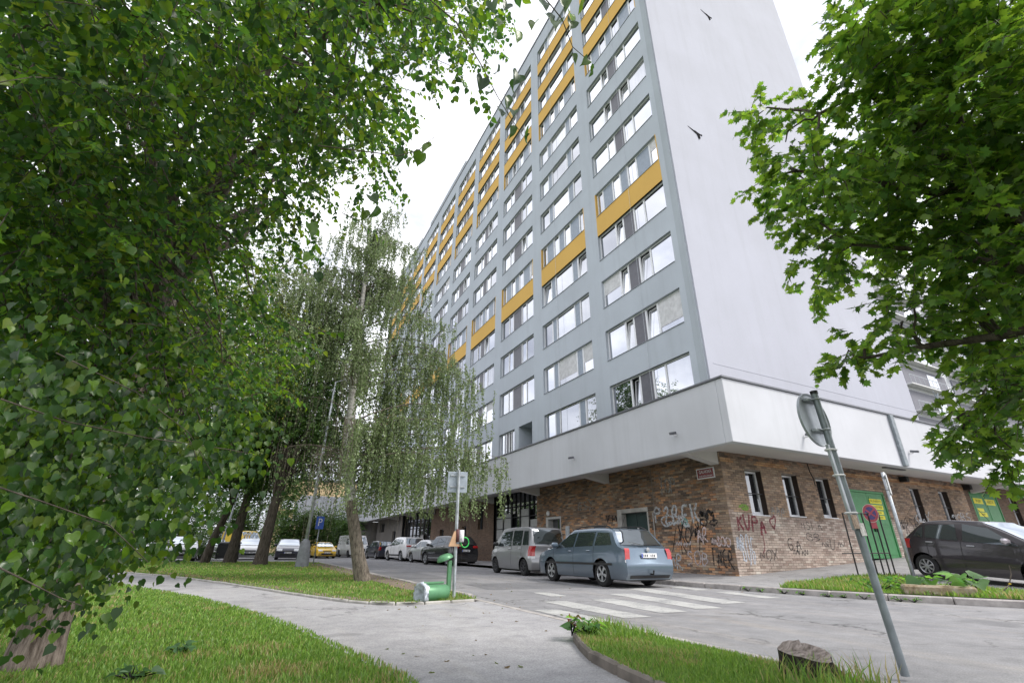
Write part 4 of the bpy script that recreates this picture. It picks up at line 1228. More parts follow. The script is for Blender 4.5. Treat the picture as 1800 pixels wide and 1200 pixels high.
# ================================================================== cars
class Car:
    def __init__(s, L, W, H, wb, fo, wr, outline, belt, sill=0.20, tumble=0.76, plan=(0.16, 0.10)):
        """x forward; x=0 mid wheelbase. outline: rear-bottom -> roof -> front-bottom (x,z)"""
        s.L, s.W, s.H, s.wb, s.wr, s.sill, s.tumble = L, W, H, wb, wr, sill, tumble
        s.xf = wb / 2 + fo; s.xr = s.xf - L
        p = [(x, z) for x, z in outline]
        for _ in range(2):
            o = [p[0]]
            for a, c in zip(p, p[1:]):
                o += [(a[0] * .8 + c[0] * .2, a[1] * .8 + c[1] * .2), (a[0] * .2 + c[0] * .8, a[1] * .2 + c[1] * .8)]
            o.append(p[-1]); p = o
        s.out = np.array(p)
        s.belt = belt; s.plan = plan
        k = int(np.argmax(s.out[:, 1])); s.ktop = k
        s.rear = s.out[:k + 1]; s.front = s.out[k:]
        s.xa = (-wb / 2, wb / 2); s.ar = wr + 0.055
    def top(s, x):
        o = s.out; z = -1
        for a, c in zip(o, o[1:]):
            lo, hi = min(a[0], c[0]), max(a[0], c[0])
            if lo - 1e-9 <= x <= hi + 1e-9:
                t = 0 if hi - lo < 1e-6 else (x - a[0]) / (c[0] - a[0])
                z = max(z, a[1] + t * (c[1] - a[1]))
        return z if z > 0 else (o[0][1] if x < 0 else o[-1][1])
    def xmin(s, z):
        r = s.rear; zz = np.maximum.accumulate(r[:, 1]); return float(np.interp(z, zz, r[:, 0]))
    def xmax(s, z):
        r = s.front[::-1]; zz = np.maximum.accumulate(r[:, 1]); return float(np.interp(z, zz, r[:, 0]))
    def beltz(s, x): return float(np.interp(x, [b[0] for b in s.belt], [b[1] for b in s.belt]))
    def plan_f(s, x):
        f = 1.0
        d0 = 0.75
        if x > s.xf - d0: f -= s.plan[0] * ((x - (s.xf - d0)) / d0) ** 2.6
        if x < s.xr + d0: f -= s.plan[1] * (((s.xr + d0) - x) / d0) ** 2.8
        return f
    def hw(s, x, z):
        bz = s.beltz(x)
        if z < bz:
            t = (z - s.sill) / (bz - s.sill)
            k = float(np.interp(t, [-.2, 0, .12, .45, .8, 1.0], [.90, .945, .975, 1.0, .985, .945]))
        else:
            t = (z - bz) / max(.05, s.H - bz)
            k = .945 + (s.tumble - .945) * t ** 1.15
        return s.W / 2 * k * s.plan_f(x)
    def zlow(s, x):
        z = s.sill
        for xa in s.xa:
            d = abs(x - xa)
            if d < s.ar: z = max(z, s.wr + math.sqrt(s.ar ** 2 - d ** 2) * 1.0)
        return z
    def surfx(s, y, z, rear):
        """x of the skin at (y,z) near one end"""
        xe = s.xmin(z) if rear else s.xmax(z); st = 0.01 if rear else -0.01
        x = xe
        for _ in range(140):
            if s.hw(x, z) >= abs(y): break
            x += st
        return x
    def build(s, paint, loc, rz, label, **kw):
        root = empty(kw.get('name', 'parked_car'), loc, rz)
        tag(root, label, kw.get('cat', 'car'), kw.get('group'))
        xs = list(np.linspace(s.xr, s.xf, 46))
        for xa in s.xa:
            xs += [xa + s.ar * math.cos(t) for t in np.linspace(0, math.pi, 15)] + [xa + s.ar + .004, xa - s.ar - .004]
        xs = sorted(xs)
        nS, nG = 9, 6
        ends = [(s.xr, .0), (s.xr, .5), (s.xr, .85)]
        stations = [(x, f) for x, f in ends] + [(x, 1.0) for x in xs] + [(s.xf, .85), (s.xf, .5), (s.xf, .0)]
        P = []
        for x, f in stations:
            zt = s.top(min(max(x, s.xr + .015), s.xf - .015)); zl = s.zlow(x)
            zt = max(zt, zl + .06)
            zb = min(s.beltz(x), zt - .035)
            lv = list(np.linspace(zl, max(zb, zl + .01), nS)) + list(np.linspace(max(zb, zl + .01), zt - .03, nG + 1))[1:]
            row = []
            for z in lv:
                xx = min(max(x, s.xmin(z)), s.xmax(z))
                row.append((xx, s.hw(x, z) * f, z))
            we = s.hw(x, zt - .03) * f
            for k_, dz in ((.965, .012), (.90, .004), (.6, -.004), (0, -.010)):
                z = zt - dz
                xx = min(max(x, s.xmin(z)), s.xmax(z))
                row.append((xx, we * k_, z))
            P.append(row)
        full = [[(x, -y, z) for x, y, z in row[:-1]] + row[::-1] for row in P]
        mb = MB(); mb.grid(full)
        body = mb.obj('body', paint, root, angle=38)
        # underbody
        u = MB(); tw = s.W / 2 - .24
        u.bbox((s.xr + .12, -tw, s.sill - .03), (s.xf - .15, tw, .62), .03)
        for a, c in ((s.xr + .1, s.xa[0] - s.ar - .02), (s.xa[0] + s.ar + .02, s.xa[1] - s.ar - .02), (s.xa[1] + s.ar + .02, s.xf - .16)):
            w2 = s.W / 2 * .86
            if c - a > .08: u.bbox((a, -w2, s.sill - .02), (c, w2, s.sill + .12), .02)
        u.obj('underbody', M['plastic'], root)
        # side glass
        def spatch(c4, off, m_, nm, nu=8, nv=5, both=True):
            for sd in ((1, -1) if both else (1,)):
                g = []
                for j in range(nv + 1):
                    r = []
                    for i in range(nu + 1):
                        a, b_ = i / nu, j / nv
                        x = (c4[0][0] * (1 - a) + c4[1][0] * a) * (1 - b_) + (c4[3][0] * (1 - a) + c4[2][0] * a) * b_
                        z = (c4[0][1] * (1 - a) + c4[1][1] * a) * (1 - b_) + (c4[3][1] * (1 - a) + c4[2][1] * a) * b_
                        r.append((x, sd * (s.hw(x, z) + off), z))
                    g.append(r if sd < 0 else r[::-1])
                q = MB(); q.grid(g); q.obj(nm, m_, root, smooth=True)
        for c4 in kw.get('glass', []): spatch(c4, .006, M['car_glass'], 'side_window')
        for c4 in kw.get('strip', []): spatch(c4, .010, kw.get('strip_mat', M['plastic']), 'rubbing_strip', 10, 2)
        for x, z0, z1, sl in kw.get('seams', []):
            spatch([(x - .006, z0), (x + .006, z0), (x + sl + .006, z1), (x + sl - .006, z1)], .004, M['plastic'], 'door_seam', 1, 8)
        for x, z in kw.get('handles', []):
            for sd in (1, -1):
                q = MB(); y = s.hw(x, z); q.bbox((x - .09, sd * y - .03, z - .016), (x + .09, sd * y + .03, z + .016), .012); q.obj('door_handle', kw.get('handle_mat', paint), root)
        # end glass: patch along the outline between heights
        def epatch(z0, z1, rear, fr, off, m_, nm, nu=10, nv=8):
            g = []
            for j in range(nv + 1):
                z = z0 + (z1 - z0) * j / nv
                r = []
                for i in range(nu + 1):
                    t = -1 + 2 * i / nu
                    x0 = s.xmin(z) if rear else s.xmax(z)
                    y = t * s.hw(min(max(x0, s.xr + .3), s.xf - .3), z) * fr
                    x = s.xmin(z) if rear else s.xmax(z)
                    bow = .04 * t * t
                    r.append((x + (bow - off if rear else -bow + off), y, z + off * .5))
                g.append(r if rear else r[::-1])
            q = MB(); q.grid(g); return q.obj(nm, m_, root, smooth=True)
        if 'wind' in kw: epatch(kw['wind'][0], kw['wind'][1], False, .90, .030, M['car_glass'], 'windscreen')
        if 'rearw' in kw:
            rw = epatch(kw['rearw'][0], kw['rearw'][1], True, kw.get('rwf', .88), .030, M['car_glass'], 'rear_window')
            if kw.get('wiper', True):
                q = MB(); z = kw['rearw'][0] + .03; x = s.xmin(z) - .03
                q.tube([(x, 0, z - .03), (x - .02, .05, z), (s.xmin(z + .06) - .025, .38, z + .06)], .010, 5); q.obj('wiper', M['plastic'], root)
        # patches on the ends in (y,z)
        def ypatch(y0, y1, z0, z1, rear, off, m_, nm, sym=True, nu=8, nv=5, top_in=0.0):
            for sd in ((1, -1) if sym else (1,)):
                g = []
                for j in range(nv + 1):
                    b_ = j / nv; z = z0 + (z1 - z0) * b_; r = []
                    for i in range(nu + 1):
                        a = i / nu; y = y0 + (y1 - y0) * a - top_in * b_ * (1 - a if top_in < 0 else a)
                        xe = s.xmin(z) if rear else s.xmax(z)
                        y = y / (s.W / 2) * s.hw(xe + (.24 if rear else -.30), z)
                        x = s.surfx(y, z, rear)
                        yy = min(y, s.hw(x, z)) + (off * .6 if abs(y) > s.W * .40 else 0)
                        r.append((x + (-off if rear else off), sd * yy, z))
                    g.append(r if (sd > 0) == (not rear) else r[::-1])
                q = MB(); q.grid(g); q.obj(nm, m_, root, smooth=True)
        for a in kw.get('tail', []): ypatch(a[0], a[1], a[2], a[3], True, .012, a[4] if len(a) > 4 else M['red_lens'], 'tail_light')
        for a in kw.get('head', []): ypatch(a[0], a[1], a[2], a[3], False, .012, M['clear_lens'], 'headlight')
        for a in kw.get('front_dark', []): ypatch(-a[0], a[0], a[1], a[2], False, .008, M['plastic'], 'grille', False)
        for a in kw.get('rear_dark', []): ypatch(-a[0], a[0], a[1], a[2], True, .008, a[3] if len(a) > 3 else M['plastic'], 'rear_bumper_trim', False)
        for a in kw.get('front_bright', []): ypatch(-a[0], a[0], a[1], a[2], False, .014, M['alloy'], 'grille_bar', False)
        for rear, z in kw.get('plates', []):
            x = (s.xmin(z) - .028) if rear else (s.xmax(z) + .028)
            sg = -1 if rear else 1
            q = MB(); q.bbox((x - .006, -.26, z - .055), (x + .006, .26, z + .055), .003); po = q.obj('number_plate', M['plate'], root)
            q = MB(); yl = .26 if rear else -.26
            q.box((x + sg * .0065 - .001, min(yl, yl * .84), z - .05), (x + sg * .0065 + .001, max(yl, yl * .84), z + .05)); q.obj('plate_band', M['plate_blue'], po)
            q = MB(); rr = random.Random(int(abs(loc[0] * 31 + loc[1] * 7)))
            for k in range(7):
                if k == 3: continue
                y = (-.17 + k * .06)
                q.box((x + sg * .0065 - .001, y - .018, z - .032), (x + sg * .0065 + .001, y + .018 - rr.uniform(0, .012), z + .032 - rr.uniform(0, .01)))
            q.obj('plate_characters', M['ink'], po)
        if 'badge' in kw:
            z = kw['badge']; x = s.xmin(z) - .02
            q = MB(); q.lathe([(0, 0), (.05, 0), (.055, .008), (0, .012)], 14, Matrix.Translation((x, 0, z)) @ Matrix.Rotation(R_(-90), 4, 'Y')); q.obj('badge', M['alloy'], root)
        # mirrors
        mxp, mz = kw.get('mirror', (None, None))
        if mxp is not None:
            for sd in (1, -1):
                y = s.hw(mxp, mz)
                q = MB(); q.bbox((mxp - .06, sd * (y + .12) - .11, mz), (mxp + .08, sd * (y + .12) + .11, mz + .14), .045)
                q.box((mxp - .0, min(sd * y * .96, sd * (y + .06)), mz + .02), (mxp + .05, max(sd * y * .96, sd * (y + .06)), mz + .05)); q.obj('mirror', kw.get('mirror_mat', paint), root, angle=40)
        for a in kw.get('rails', []):
            for sd in (1, -1):
                pts = []
                for x in np.linspace(a[0], a[1], 9):
                    zt = s.top(x); pts.append((x, sd * (s.hw(x, zt - .03) - .07), zt + (.05 if 0 < (x - a[0]) / (a[1] - a[0]) < 1 else .0)))
                q = MB(); q.tube(pts, .016, 6); q.obj('roof_rail', kw.get('rail_mat', M['plastic']), root, smooth=True)
        if kw.get('towbar'):
            q = MB(); x = s.xmin(.4); q.tube([(x + .1, 0, .33), (x - .08, 0, .33), (x - .10, 0, .42)], .022, 6); q.obj('tow_bar', M['black'], root)
        if kw.get('aerial'):
            x = kw['aerial']; q = MB(); q.tube([(x, 0, s.top(x)), (x - .18, 0, s.top(x) + .30)], .006, 4); q.obj('aerial', M['black'], root)
        # wheels
        steer = kw.get('steer', 0)
        spokes = kw.get('spokes', 5); rimm = kw.get('rim', M['alloy'])
        for xa in s.xa:
            for sd in (1, -1):
                r, w = s.wr, .195
                mx = Matrix.Translation((xa, sd * (s.W / 2 - .125), r)) @ Matrix.Rotation(R_(steer if xa > 0 else 0), 4, 'Z') @ Matrix.Rotation(R_(-90 * sd), 4, 'X')
                q = MB(); rr_ = r * .66
                q.lathe([(rr_, -w / 2), (r - .03, -w / 2), (r - .006, -w / 2 + .025), (r, -w / 2 + .05), (r, w / 2 - .05), (r - .006, w / 2 - .025), (r - .03, w / 2), (rr_, w / 2), (rr_ - .012, w / 2 - .02), (rr_ - .012, -w / 2 + .02)], 28, mx, True)
                wo = q.obj('wheel', M['tyre'], root, angle=30)
                q = MB()
                q.lathe([(rr_, w / 2 - .015), (rr_ - .012, w / 2 - .002), (rr_ - .03, w / 2 - .012), (rr_ - .035, w / 2 - .05)], 28, mx)
                q.lathe([(0, w / 2 - .005), (.055, w / 2 - .008), (.06, w / 2 - .03)], 16, mx)
                for k in range(spokes):
                    a = 2 * math.pi * k / spokes + .3
                    bw = rr_ * (.20 if spokes <= 5 else .13)
                    pr = [(.04, -bw * .55), (rr_ - .02, -bw), (rr_ - .02, bw), (.04, bw * .55)]
                    q.prism(pr, w / 2 - .04, w / 2 - .012, mx @ Matrix.Rotation(a, 4, 'Z'))
                q.obj('rim', rimm, wo)
                q = MB(); q.lathe([(0, w / 2 - .07), (rr_ - .012, w / 2 - .07)], 20, mx); q.obj('brake_disc', M['hub_dark'], wo)
        return root

def hatch(L, W, H, wb, fo, wr, hood, belt, ws, rearg, tailz, bump=.55, sill=.2, **k):
    """generic outline: hood height, windscreen base/top x, roof, rear glass"""
    xf = wb / 2 + fo; xr = xf - L
    o = [(xr + .10, sill + .02), (xr + .02, sill + .12), (xr, bump), (xr + .05, bump + .05), (xr + .06, tailz - .02), (rearg[0], tailz + .03), (rearg[1], H - .07), (rearg[1] + .22, H - .02),
         ((rearg[1] + ws[1]) / 2, H), (ws[1] + .12, H - .03), (ws[1], H - .055), ((ws[0] + ws[1]) / 2 - .02, (hood + H) / 2 + .04), (ws[0], hood + .06), (xf - .42, hood - .075), (xf - .13, hood - .20), (xf - .03, bump + .04), (xf, bump - .08), (xf - .02, sill + .12), (xf - .10, sill + .02)]
    return Car(L, W, H, wb, fo, wr, o, belt, sill, **k)

PT = {}
def paint(n, c, metal=.35, rough=.28):
    if n not in PT: PT[n] = paint_mat('paint_' + n, c, metal, rough)
    return PT[n]

NEG = -math.pi / 2
# --- silver-blue estate, rear towards us (front to +Y)
est = hatch(4.42, 1.73, 1.46, 2.51, .92, .315, .92, [(-2.4, .97), (-1.0, .95), (1.2, .88), (2.2, .80)], (1.00, .22), (-1.93, -1.62), .96, .56, tumble=.73)
est.build(paint('silver_blue', (.135, .185, .245), .5, .3), (9.26, 12.52, 0), R_(90.5), 'silver-blue estate car parked beside the zebra crossing', name='estate_car', group='cars parked along the building',
          glass=[[(-1.72, 1.01), (-.98, 1.0), (-1.02, 1.33), (-1.52, 1.31)], [(-.88, .99), (-.02, .965), (-.10, 1.35), (-.92, 1.345)], [(.06, .96), (.98, .92), (.36, 1.30), (-.02, 1.345)]],
          rearw=(.99, 1.38), wind=(1.0, 1.40), tail=[(.66, .815, .66, .93), (.66, .815, .60, .655, M['clear_lens'])], head=[(.42, .76, .62, .76)], front_dark=[(.36, .5, .62)],
          rear_dark=[(.70, .225, .30)], plates=[(True, .76)], strip=[[(-1.75, .52), (1.55, .50), (1.55, .555), (-1.75, .575)]], seams=[(-.95, .38, .98, .0), (.02, .25, .955, .0), (1.05, .3, .88, .06)],
          handles=[(-.72, .86), (.18, .845)], mirror=(.86, .94), rails=[(-1.55, .15)], towbar=True, badge=.90, aerial=-1.2, spokes=5)
q = None
# --- silver micro-van
agi = hatch(3.54, 1.64, 1.68, 2.36, .62, .285, 1.0, [(-1.9, .99), (0, .96), (1.9, .86)], (1.28, .62), (-1.76, -1.58), .95, .5, tumble=.80, plan=(.18, .08))
agi.build(paint('silver', (.36, .365, .38), .5, .3), (9.85, 18.0, 0), R_(90.5), 'tall silver micro-van parked ahead of the silver-blue estate', name='micro_van', group='cars parked along the building',
          glass=[[(-1.52, 1.03), (-1.10, 1.03), (-1.12, 1.52), (-1.44, 1.51)], [(-1.0, 1.02), (-.28, 1.01), (-.30, 1.55), (-1.02, 1.54)], [(-.18, 1.0), (.95, .99), (.62, 1.50), (-.20, 1.55)]],
          rearw=(1.03, 1.56), rwf=.9, wind=(1.1, 1.6), tail=[(.60, .81, .66, 1.0), (.60, .81, .58, .655, M['clear_lens'])], head=[(.4, .74, .62, .82)], front_dark=[(.36, .5, .62)], plates=[(True, .62)],
          seams=[(-1.05, .3, 1.0, .0), (-.23, .25, 1.0, .0), (1.0, .35, .95, .0)], handles=[(-.9, .92), (-.1, .9)], mirror=(.95, 1.0), mirror_mat=M['plastic'], badge=.88, rim=M['hub_dark'], spokes=7)
# --- black crossover
suv = hatch(4.12, 1.80, 1.58, 2.61, .86, .335, 1.02, [(-2.3, 1.12), (-1.0, 1.07), (1.2, .96), (2.2, .86)], (1.05, .35), (-1.80, -1.42), 1.03, .62, sill=.22, tumble=.72)
suv.build(paint('black', (.016, .016, .02), .2, .22), (10.62, 29.0, 0), R_(100), 'black crossover with chrome trim parked beyond the micro-van', name='crossover_car', group='cars parked along the building',
          glass=[[(-1.25, 1.12), (-.98, 1.1), (-1.0, 1.38), (-1.18, 1.36)], [(-.88, 1.09), (-.08, 1.04), (-.14, 1.45), (-.92, 1.42)], [(.0, 1.03), (.95, 1.0), (.42, 1.41), (-.04, 1.45)]],
          rearw=(1.08, 1.47), wind=(1.1, 1.5), tail=[(.50, .84, .92, 1.04)], head=[(.42, .8, .74, .9)], front_dark=[(.5, .5, .7)], plates=[(True, .78)], strip=[[(-1.0, .36), (.9, .36), (.9, .43), (-1.0, .43)]], strip_mat=M['alloy'],
          seams=[(-.93, .4, 1.08, .0), (-.04, .3, 1.04, .0)], handles=[(-.72, .98), (.16, .95)], handle_mat=M['alloy'], mirror=(.88, 1.02), spokes=5)
# --- silver hatchback
ast = hatch(4.11, 1.71, 1.42, 2.61, .80, .31, .90, [(-2.2, .98), (1.2, .88), (2.1, .78)], (1.1, .28), (-1.82, -1.20), .98, .55, tumble=.74)
def std_glass(sc=1.0, z=.96, t=1.30, tail=-1.45):
    return [[(tail, z + .03), (-.92, z + .02), (-.95, t - .02), (tail + .38, t - .06)], [(-.84, z + .01), (-.02, z), (-.08, t + .01), (-.86, t - .01)], [(.06, z - .005), (.98, z - .05), (.38, t - .04), (.0, t + .01)]]
ast.build(paint('pale_silver', (.55, .56, .57), .5), (10.95, 33.5, 0), R_(98), 'pale silver hatchback between the black crossover and white crossover', name='hatchback_car', group='cars parked along the building',
          glass=std_glass(z=.97, t=1.29, tail=-1.35), rearw=(1.02, 1.34), wind=(.98, 1.35), tail=[(.60, .80, .66, .96)], head=[(.4, .76, .6, .74)], front_dark=[(.4, .45, .6)], plates=[(True, .68)], seams=[(-.88, .3, .96, .0), (.02, .25, .95, .0)], handles=[(-.7, .86), (.2, .85)], mirror=(.88, .92), spokes=6)
# --- white crossover
tuc = hatch(4.48, 1.85, 1.66, 2.67, .9, .35, 1.06, [(-2.5, 1.18), (-1.0, 1.11), (1.2, 1.02), (2.2, .9)], (1.05, .32), (-2.0, -1.6), 1.08, .66, sill=.24, tumble=.73)
tuc.build(paint('white', (.80, .80, .81), .0, .3), (10.7, 38.9, 0), R_(97), 'white crossover with slim red tail lamps in the row', name='crossover_car', group='cars parked along the building',
          glass=[[(-1.5, 1.2), (-1.02, 1.15), (-1.05, 1.46), (-1.4, 1.42)], [(-.92, 1.14), (-.05, 1.08), (-.1, 1.52), (-.95, 1.49)], [(.03, 1.07), (1.0, 1.04), (.42, 1.47), (-.03, 1.52)]],
          rearw=(1.16, 1.55), wind=(1.14, 1.58), tail=[(.38, .88, .98, 1.08)], head=[(.42, .82, .8, .95)], front_dark=[(.5, .5, .8)], rear_dark=[(.8, .3, .52)], plates=[(True, .74)], strip=[[(-1.0, .36), (1.0, .36), (1.0, .46), (-1.0, .46)]],
          seams=[(-.98, .4, 1.12, .0), (.0, .3, 1.07, .0)], handles=[(-.75, 1.02), (.2, 1.0)], mirror=(.92, 1.05), spokes=5)
# --- dark blue hatchback
h2 = hatch(3.9, 1.68, 1.45, 2.47, .78, .3, .92, [(-2.1, 1.0), (1.2, .9), (2.1, .8)], (1.1, .35), (-1.72, -1.3), 1.0, .55, tumble=.75)
h2.build(paint('dark_blue', (.022, .028, .05), .3), (10.4, 46.0, 0), R_(96), 'dark blue hatchback beyond the white crossover', name='hatchback_car', group='cars parked along the building',
         glass=std_glass(z=.98, t=1.31, tail=-1.35), rearw=(1.05, 1.36), wind=(1.0, 1.38), tail=[(.6, .8, .68, .98)], head=[(.4, .74, .62, .78)], front_dark=[(.4, .45, .6)], plates=[(True, .72)], seams=[(-.88, .3, .96, .0), (.02, .25, .95, .0)], mirror=(.88, .94), spokes=6)
# --- white panel van, nose towards us
van = hatch(4.9, 1.92, 2.05, 3.0, .85, .34, 1.15, [(-2.8, 1.2), (1.4, 1.12), (2.4, 1.0)], (1.75, 1.1), (-2.52, -2.45), 1.2, .6, sill=.25, tumble=.86)
van.build(paint('van_white', (.78, .78, .79), .0, .35), (9.4, 54.0, 0), R_(-82), 'white panel van facing the camera behind the birch trunk', name='panel_van', cat='van',
          glass=[[(.55, 1.2), (1.5, 1.15), (1.05, 1.72), (.55, 1.75)]], wind=(1.22, 1.85), head=[(.5, .86, .75, 1.0)], front_dark=[(.5, .55, .8)], plates=[(False, .5)], seams=[(.5, .3, 1.9, .0), (-.6, .3, 1.9, .0)], mirror=(1.35, 1.2), mirror_mat=M['plastic'], rim=M['hub_dark'], spokes=7)
# --- yellow coupe, nose towards us
yc = hatch(4.15, 1.72, 1.34, 2.5, .85, .31, .86, [(-2.2, .92), (1.2, .84), (2.1, .74)], (1.0, .15), (-1.7, -.85), .92, .5, tumble=.72)
yc.build(paint('yellow', (.78, .48, .01), .0, .3), (6.0, 49.6, 0), R_(-86), 'yellow coupe facing the camera in front of the hedge', name='coupe_car',
         glass=[[(-1.2, .95), (-.25, .93), (-.3, 1.22), (-.85, 1.2)], [(-.15, .92), (.9, .88), (.3, 1.2), (-.2, 1.23)]], wind=(.92, 1.28), rearw=(.95, 1.25), head=[(.42, .76, .58, .70)], front_dark=[(.36, .56, .62), (.5, .3, .42)], plates=[(False, .46)], mirror=(.85, .88), spokes=6)
# --- cars across the car park (left)
sil = hatch(4.25, 1.77, 1.48, 2.58, .87, .315, .94, [(-2.3, 1.0), (1.2, .92), (2.2, .82)], (1.1, .3), (-1.85, -1.4), 1.0, .56, tumble=.74)
kwS = dict(glass=std_glass(z=.99, t=1.33, tail=-1.45), wind=(1.0, 1.41), rearw=(1.04, 1.38), head=[(.42, .80, .62, .78)], front_dark=[(.42, .56, .66), (.55, .32, .46)], plates=[(False, .5)], mirror=(.9, .95), spokes=6, seams=[(-.9, .3, .96, .0), (.02, .25, .95, .0)])
sil.build(paint('silver', (.46, .465, .48)), (-4.0, 40.2, 0), R_(-83), 'silver hatchback facing the camera left of the round bush', name='hatchback_car', group='cars in the car park', **kwS)
sil.build(paint('white2', (.76, .77, .78), .0), (0.05, 44.3, 0), R_(-90), 'white hatchback facing the camera between two tree trunks', name='hatchback_car', group='cars in the car park', **kwS)
sil.build(paint('navy', (.02, .022, .045), .3), (2.75, 43.9, 0), R_(-94), 'dark navy hatchback facing the camera right of the thick trunk', name='hatchback_car', group='cars in the car park', **kwS)
ylv = hatch(4.6, 1.85, 1.95, 2.9, .8, .33, 1.15, [(-2.7, 1.2), (1.4, 1.1), (2.4, 1.0)], (1.7, 1.0), (-2.3, -2.2), 1.2, .6, sill=.25, tumble=.86)
yvo = ylv.build(paint('van_yellow', (.72, .50, .06), .0, .4), (-.8, 55.5, 0.35), R_(-60), 'yellow and white delivery van behind the white hatchback', name='delivery_van', cat='van', glass=[[(.5, 1.2), (1.4, 1.15), (1.0, 1.7), (.5, 1.72)]], wind=(1.22, 1.8), head=[(.5, .84, .75, 1.0)], front_dark=[(.5, .5, .75)], plates=[(False, .5)], mirror=(1.3, 1.2))
far_specs = [(-7.2, 45, -80, 'silver', (.46, .465, .48), 'silver hatchback half hidden behind hanging lime leaves'), (-9.6, 44, -84, 'pale_blue', (.30, .36, .46), 'pale blue hatchback behind the lime foliage'),
             (-12.4, 42.5, -80, 'white2', (.76, .77, .78), 'white hatchback at the far left of the car park'), (-5.3, 52, -75, 'white3', (.7, .71, .73), 'white hatchback in the second row of the car park'),
             (-2.8, 53, -85, 'grey', (.20, .21, .22), 'grey hatchback in the second row of the car park'), (-8.2, 53, -80, 'black', (.016, .016, .02), 'black hatchback in the second row of the car park'),
             (-15.4, 43, -85, 'blue', (.03, .12, .36), 'bright blue hatchback at the left edge of the car park'), (-11.2, 53.5, -78, 'red', (.35, .03, .03), 'red hatchback in the second row of the car park')]
for x, y, a, pn, c, lb in far_specs:
    sil.build(paint(pn, c, .2), (x, y, 0), R_(a), lb, name='hatchback_car', group='cars in the car park', **kwS)
# --- dark grey hatchback on the right, parked along the slope
yar = hatch(3.76, 1.70, 1.52, 2.46, .72, .30, .98, [(-2.0, 1.03), (-.9, 1.0), (1.2, .90), (1.9, .82)], (1.15, .25), (-1.62, -1.18), 1.02, .58, sill=.19, tumble=.75)
yo = yar.build(paint('dark_grey', (.046, .040, .046), .35, .22), (17.6, 6.35, slope_z(17.6, 6.35)), R_(-100), 'dark grey hatchback parked on the sloping pavement at right', name='hatchback_car',
          glass=[[(-1.42, 1.07), (-1.16, 1.05), (-1.14, 1.34), (-1.24, 1.30)], [(-1.10, 1.05), (-.30, 1.0), (-.34, 1.41), (-1.08, 1.37)], [(-.18, .99), (1.02, .92), (.40, 1.33), (-.16, 1.42)]],
          rearw=(1.06, 1.42), wind=(1.06, 1.46), tail=[(.60, .848, .76, 1.0)], head=[(.42, .78, .64, .84)], front_dark=[(.5, .35, .5)], plates=[(True, .7)], strip=[[(-1.0, .50), (.95, .48), (.95, .52), (-1.0, .54)]], strip_mat=paint('dark_grey', ()),
          seams=[(-.24, .25, 1.0, .0), (-1.06, .55, 1.02, -.02), (1.0, .3, .93, .0)], handles=[(-1.0, .93), (-.02, .88)], handle_mat=M['alloy'], mirror=(.80, .96), mirror_mat=paint('mauve_silver', (.50, .46, .50), .5), spokes=8, aerial=.1)
yo.rotation_euler = (0, R_(3.4), R_(-100))
# ================================================================== street furniture
def vpt(foot, top, t): return tuple(f + (g_ - f) * t for f, g_ in zip(foot, top))
# leaning sign post in the foreground (seen from the back)
f0, f1 = Vector((4.60, 2.44, .03)), Vector((4.52, 2.52, 2.26))
sp1 = tag(empty('road_sign', f0), 'round road sign on a leaning steel post in the foreground', 'road sign')
ax = (f1 - f0)
d = MB(); d.tube([(0, 0, 0), ax * .5, ax], .030, 14); d.obj('post', M['galv_dark'], sp1, angle=40)
d = MB(); d.tube([ax * .999, ax * 1.012], .034, 14); d.obj('post_cap', M['black'], sp1, angle=40)
Zr = ax.normalized()
# disc faces the road coming from the south-east: normal roughly +X -Y
nrm = Vector((-.08, .99, .02)).normalized(); nrm = (nrm - Zr * nrm.dot(Zr)).normalized(); uu = Zr.cross(nrm)
def frame(c): return Matrix((( uu.x, Zr.x, nrm.x, c.x), (uu.y, Zr.y, nrm.y, c.y), (uu.z, Zr.z, nrm.z, c.z), (0, 0, 0, 1)))
dc = ax * .895 + nrm * .075
d = MB(); mx = frame(dc)
d.lathe([(0, -.002), (.235, -.002), (.250, -.016), (.254, -.016), (.254, .006), (.0, .006)], 40, mx); dsk = d.obj('sign_disc', plain('sign_back_grey', (.34, .37, .40), .45, .5, vary=.2), sp1, angle=30)
d = MB(); d.lathe([(0, .0075), (.25, .0075)], 40, mx); d.obj('sign_face', M['white_paint'], dsk)
for k in (.975, .845):
    c_ = ax * k + nrm * .035
    d = MB(); d.bbox((-.11, -.014, -.004), (.11, .014, .034), .004, frame(c_)); d.tube([(frame(ax * k) @ Vector((math.cos(t) * .036, 0, math.sin(t) * .036))) for t in np.linspace(0, 6.283, 15)], .008, 4); d.obj('clamp', M['galv'], sp1)
# second thin rail strapped to the post
d = MB(); d.bbox((-.02, -.36, -.012), (.02, .36, .012), .004, frame(ax * .62 + uu * .062)); d.obj('strapped_rail', M['galv'], sp1)
for k in (.76, .66, .52):
    d = MB(); d.tube([(frame(ax * k + uu * .03) @ Vector((math.cos(t) * .068, 0, math.sin(t) * .038))) for t in np.linspace(0, 6.283, 17)], .008, 4); d.obj('strap', M['white_paint'], sp1)
d = MB(); d.bbox((-.045, -.05, -.001), (.045, .05, .003), .001, frame(ax * .46 - nrm * .036)); d.obj('peeling_sticker', plain('old_sticker', (.55, .53, .5), .7, vary=.4, nscale=40), sp1)
d = MB(); d.bbox((-.05, -.06, -.001), (.05, .05, .003), .001, frame(ax * .49 - nrm * .036 + uu * .08)); d.obj('peeling_sticker', plain('torn_sticker', (.36, .27, .2), .8, vary=.4, nscale=40), sp1)

